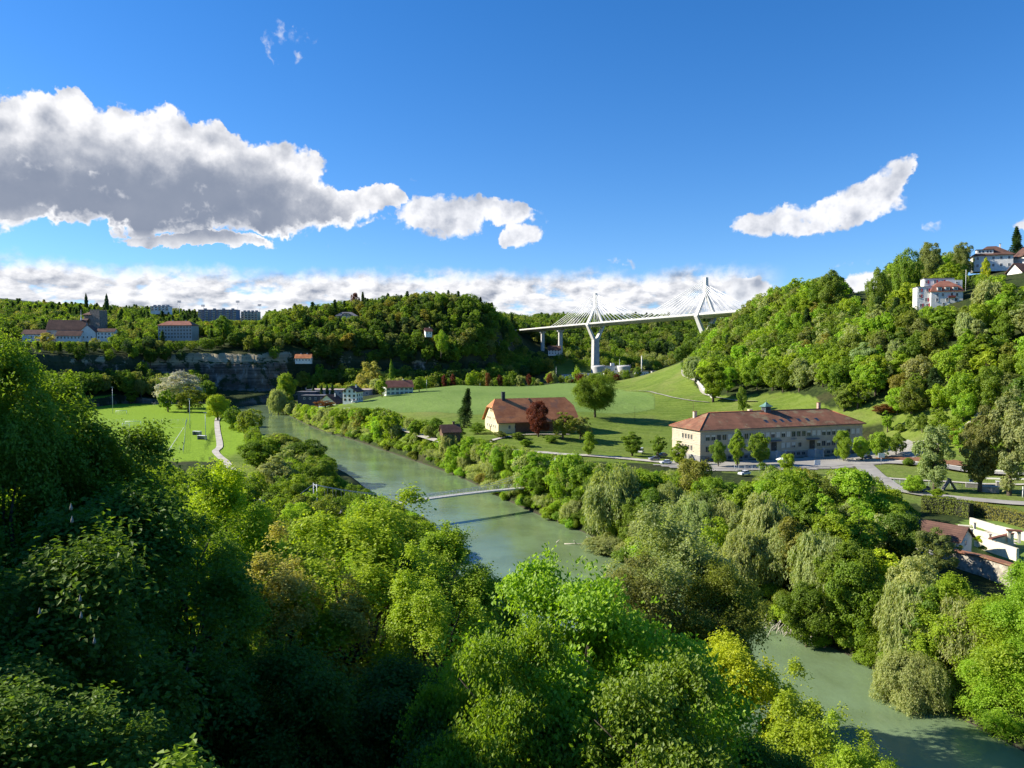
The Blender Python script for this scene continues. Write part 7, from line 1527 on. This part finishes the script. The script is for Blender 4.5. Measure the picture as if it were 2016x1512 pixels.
for i, (px, py) in enumerate(((1912, 1062), (1948, 1072), (1918, 1048))):
    x, y = gp(px, py); o = MB().box((0, 0, .9), (.5, .5, 1.8)).box((0, 0, 1.87), (.7, .7, .14)).build('garden_pillar', M_PALEWALL); o.location = (x, y, GZ); tag(o, ('square cream pillar left on the garden lawn', 'square cream pillar at the end of the cross wall', 'square cream pillar at the terrace corner')[i], 'pillar')
x, y = gp(1918, 1050); r = empty('stone_table', (x - 1, y + 2, GZ), R(-20), 'pale stone garden table at the end of the terrace', 'table'); MB().box((0, 0, .95), (2.6, 1.1, .16)).build('tabletop', M_PALEWALL, r); MB().box((-.7, 0, .45), (.4, .7, .9)).build('leg', M_PALEWALL, r); MB().box((.7, 0, .45), (.4, .7, .9)).build('leg', M_PALEWALL, r)
def garden_shed():
    x, y = gp(1856, 1078); r = empty('garden_shed', (x, y + 2, GZ - .3), R(-52), 'white garden shed with long brown tiled roof at the end of the hedge', 'shed'); gable_wall(r, 11, 6, 2.5, 2.2, M_WHITE, sink=3); roof_gable(11, 6, 2.2, .6, 2.5, .2).build('roof', M_BROWNROOF, r); window(r, 'right', 11, 6, 0, 1.5, .9, 1.1, sill=False); MB().box((2, -3.03, 1), (1, .08, 2)).build('door', M_WOOD, r)
garden_shed()
def hedge(name, pts, w, h, lab, tint, seed, dens=60):
    P = densify(pts, 1.5); rg = np.random.default_rng(seed); L = len(P); n = int(L * 1.5 * dens); i = rg.integers(0, L - 1, n); t = rg.random(n)[:, None]; c = P[i] * (1 - t) + P[i + 1] * t; d = P[i + 1] - P[i]; d /= np.linalg.norm(d, axis=1)[:, None] + 1e-9; nn = np.stack([-d[:, 1], d[:, 0]], 1)
    ph = rg.random(n) * (h * 2 + w); top = (ph > h) & (ph < h + w); sgn = np.where(ph <= h, -1, 1); o = np.where(top, (ph - h) - w / 2, sgn * w / 2); zz = np.where(top, h, np.where(ph <= h, ph, ph - h - w)); bump = (fbm(c[:, 0] * .5, c[:, 1] * .5 + zz, seed) - .5) * .9
    pos = c + nn * (o + np.where(top, 0, sgn * bump))[:, None]; z = height(c[:, 0], c[:, 1]) + zz + np.where(top, bump, 0); N = np.column_stack([nn * np.where(top, 0, sgn)[:, None], np.where(top, 1.0, 0.15)]) + rg.normal(size=(n, 3)) * .45; x0, y0 = P[0]; z0 = H1(x0, y0)
    V, Q = leaf_quads(rg, np.column_stack([pos, z]) - np.array([x0, y0, z0]), unit(N), .34 * (.7 + .6 * rg.random(n)), .24); me = npmesh(name, V, Q, M_LEAF, {'leafvar': ('FACE', 'FLOAT', np.clip(.5 + .25 * rg.normal(size=n), 0, 1))}); r = empty(name, (x0, y0, z0), 0, lab, 'hedge'); o_ = link('foliage', me, r); o_.color = (*(np.array(TINTS[tint]) * LEAF_GAIN), 1)
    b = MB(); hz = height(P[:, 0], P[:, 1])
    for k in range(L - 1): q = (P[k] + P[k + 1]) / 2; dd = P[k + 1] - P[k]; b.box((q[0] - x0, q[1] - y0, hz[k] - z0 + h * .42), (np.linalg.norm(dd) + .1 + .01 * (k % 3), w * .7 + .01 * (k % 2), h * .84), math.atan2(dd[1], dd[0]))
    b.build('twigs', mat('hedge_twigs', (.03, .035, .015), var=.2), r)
h0, h1, h2, h3 = gp(1815, 1002), gp(1880, 1010), gp(1925, 1006), gp(2040, 1044)
hedge('clipped_hedge', [h0, h1, gp(1912, 1016)], 2.4, 4.2, 'tall clipped dark hedge beside the garden shed', 'olive green', 3, 150); hedge('clipped_hedge', [gp(1914, 1010), gp(1960, 1020), h3], 2.6, 3.4, 'russet-green hedge running along the garden road to the frame edge', 'bronze-green', 4, 130)
for i, (px, py, k, R_, lab) in enumerate(((1925, 1070, 'lime yellow', 1.0, 'yellow-green cushion shrub beside the diagonal garden wall'), (1935, 1088, 'olive green', .8, 'low olive shrub on top of the rubble wall'), (1820, 925, 'bright green', 2.4, 'leafy shrub in the red soil bed near the curved road'), (1790, 912, 'mid green', 2.2, 'round shrub in the red soil bed by the basketball hoop'), (1470, 790, 'mid green', 1.6, 'low dark bush on the grass slope right of the lone small tree'), (1840, 940, 'lime yellow', 1.3, 'yellow shrub at the edge of the red soil bed'), (1500, 880, 'mid green', 2.0, 'shrub by the fence of the school yard'))):
    if py > 1040: x, y = gp(px, py); z = GZ
    else:
        Y = {1820: 268, 1790: 280, 1470: 412, 1840: 262, 1500: 272}[px]; q = at(px, py, Y); x, y = q.x, Y; z = H1(x, y)
    cm, tm, H0, R0 = lib('bush', 1)[i % 3]; r = empty('shrub', (x, y, z), i, lab, 'shrub'); c = link('crown', cm, r); c.scale = (R_ / R0,) * 2 + (R_ * 1.3 / H0,); t_ = link('trunk', tm, r); t_.scale = c.scale; c.color = (*(np.array(TINTS[k]) * LEAF_GAIN), 1)
# blossoming candles of the chestnut
def candles():
    pass
# ------------------------------------------------------------------ driftwood and twigs
def driftwood():
    rg = np.random.default_rng(9); p = at(1592, 1272, 131); b = MB()
    for k in range(70):
        x = rg.uniform(-5, 4); s = Vector((x, -x * 1.15 * .8 + rg.uniform(-.8, 1.4) + 1.5, rg.uniform(.3, 2.6))); a = rg.uniform(-.6, .6); d = Vector((-.7 + a, -.7 + rg.uniform(-.5, .5), -.75)); L = rg.uniform(1.2, 3.4); m = s + d * L * .5 + Vector(rg.normal(size=3) * .25)
        b.tube([s, m, s + d * L + Vector(rg.normal(size=3) * .3)], [.09, .06, .03], 5)
    o = b.build('driftwood', mat('bleached_wood', (.52, .47, .38), var=.15, scale=1)); o.location = (p.x, p.y, -.3); tag(o, 'tangle of bleached dead branches at the foot of the far bank', 'driftwood')
    p = at(1165, 1075, 196); b = MB()
    for pts in ([(-5, 1, 0), (-2, .3, .25), (1, 0, .1), (4, .4, .3)], [(-2, .3, .2), (-2.6, -.5, 1.2)], [(1, 0, .1), (1.2, .3, 1.6), (.6, .2, 2.2)], [(3, .3, .2), (3.6, -.4, 1.0)], [(-7, 2, .1), (-6.2, 1.6, .9)]): b.tube(pts, [.14, .1, .07, .04][:len(pts)], 5)
    o = b.build('dead_branch', mat('bleached_wood', (0, 0, 0))); o.location = (p.x - 2, p.y, 0); tag(o, 'bare white branch lying in the river below the pale willow', 'branch')
driftwood()
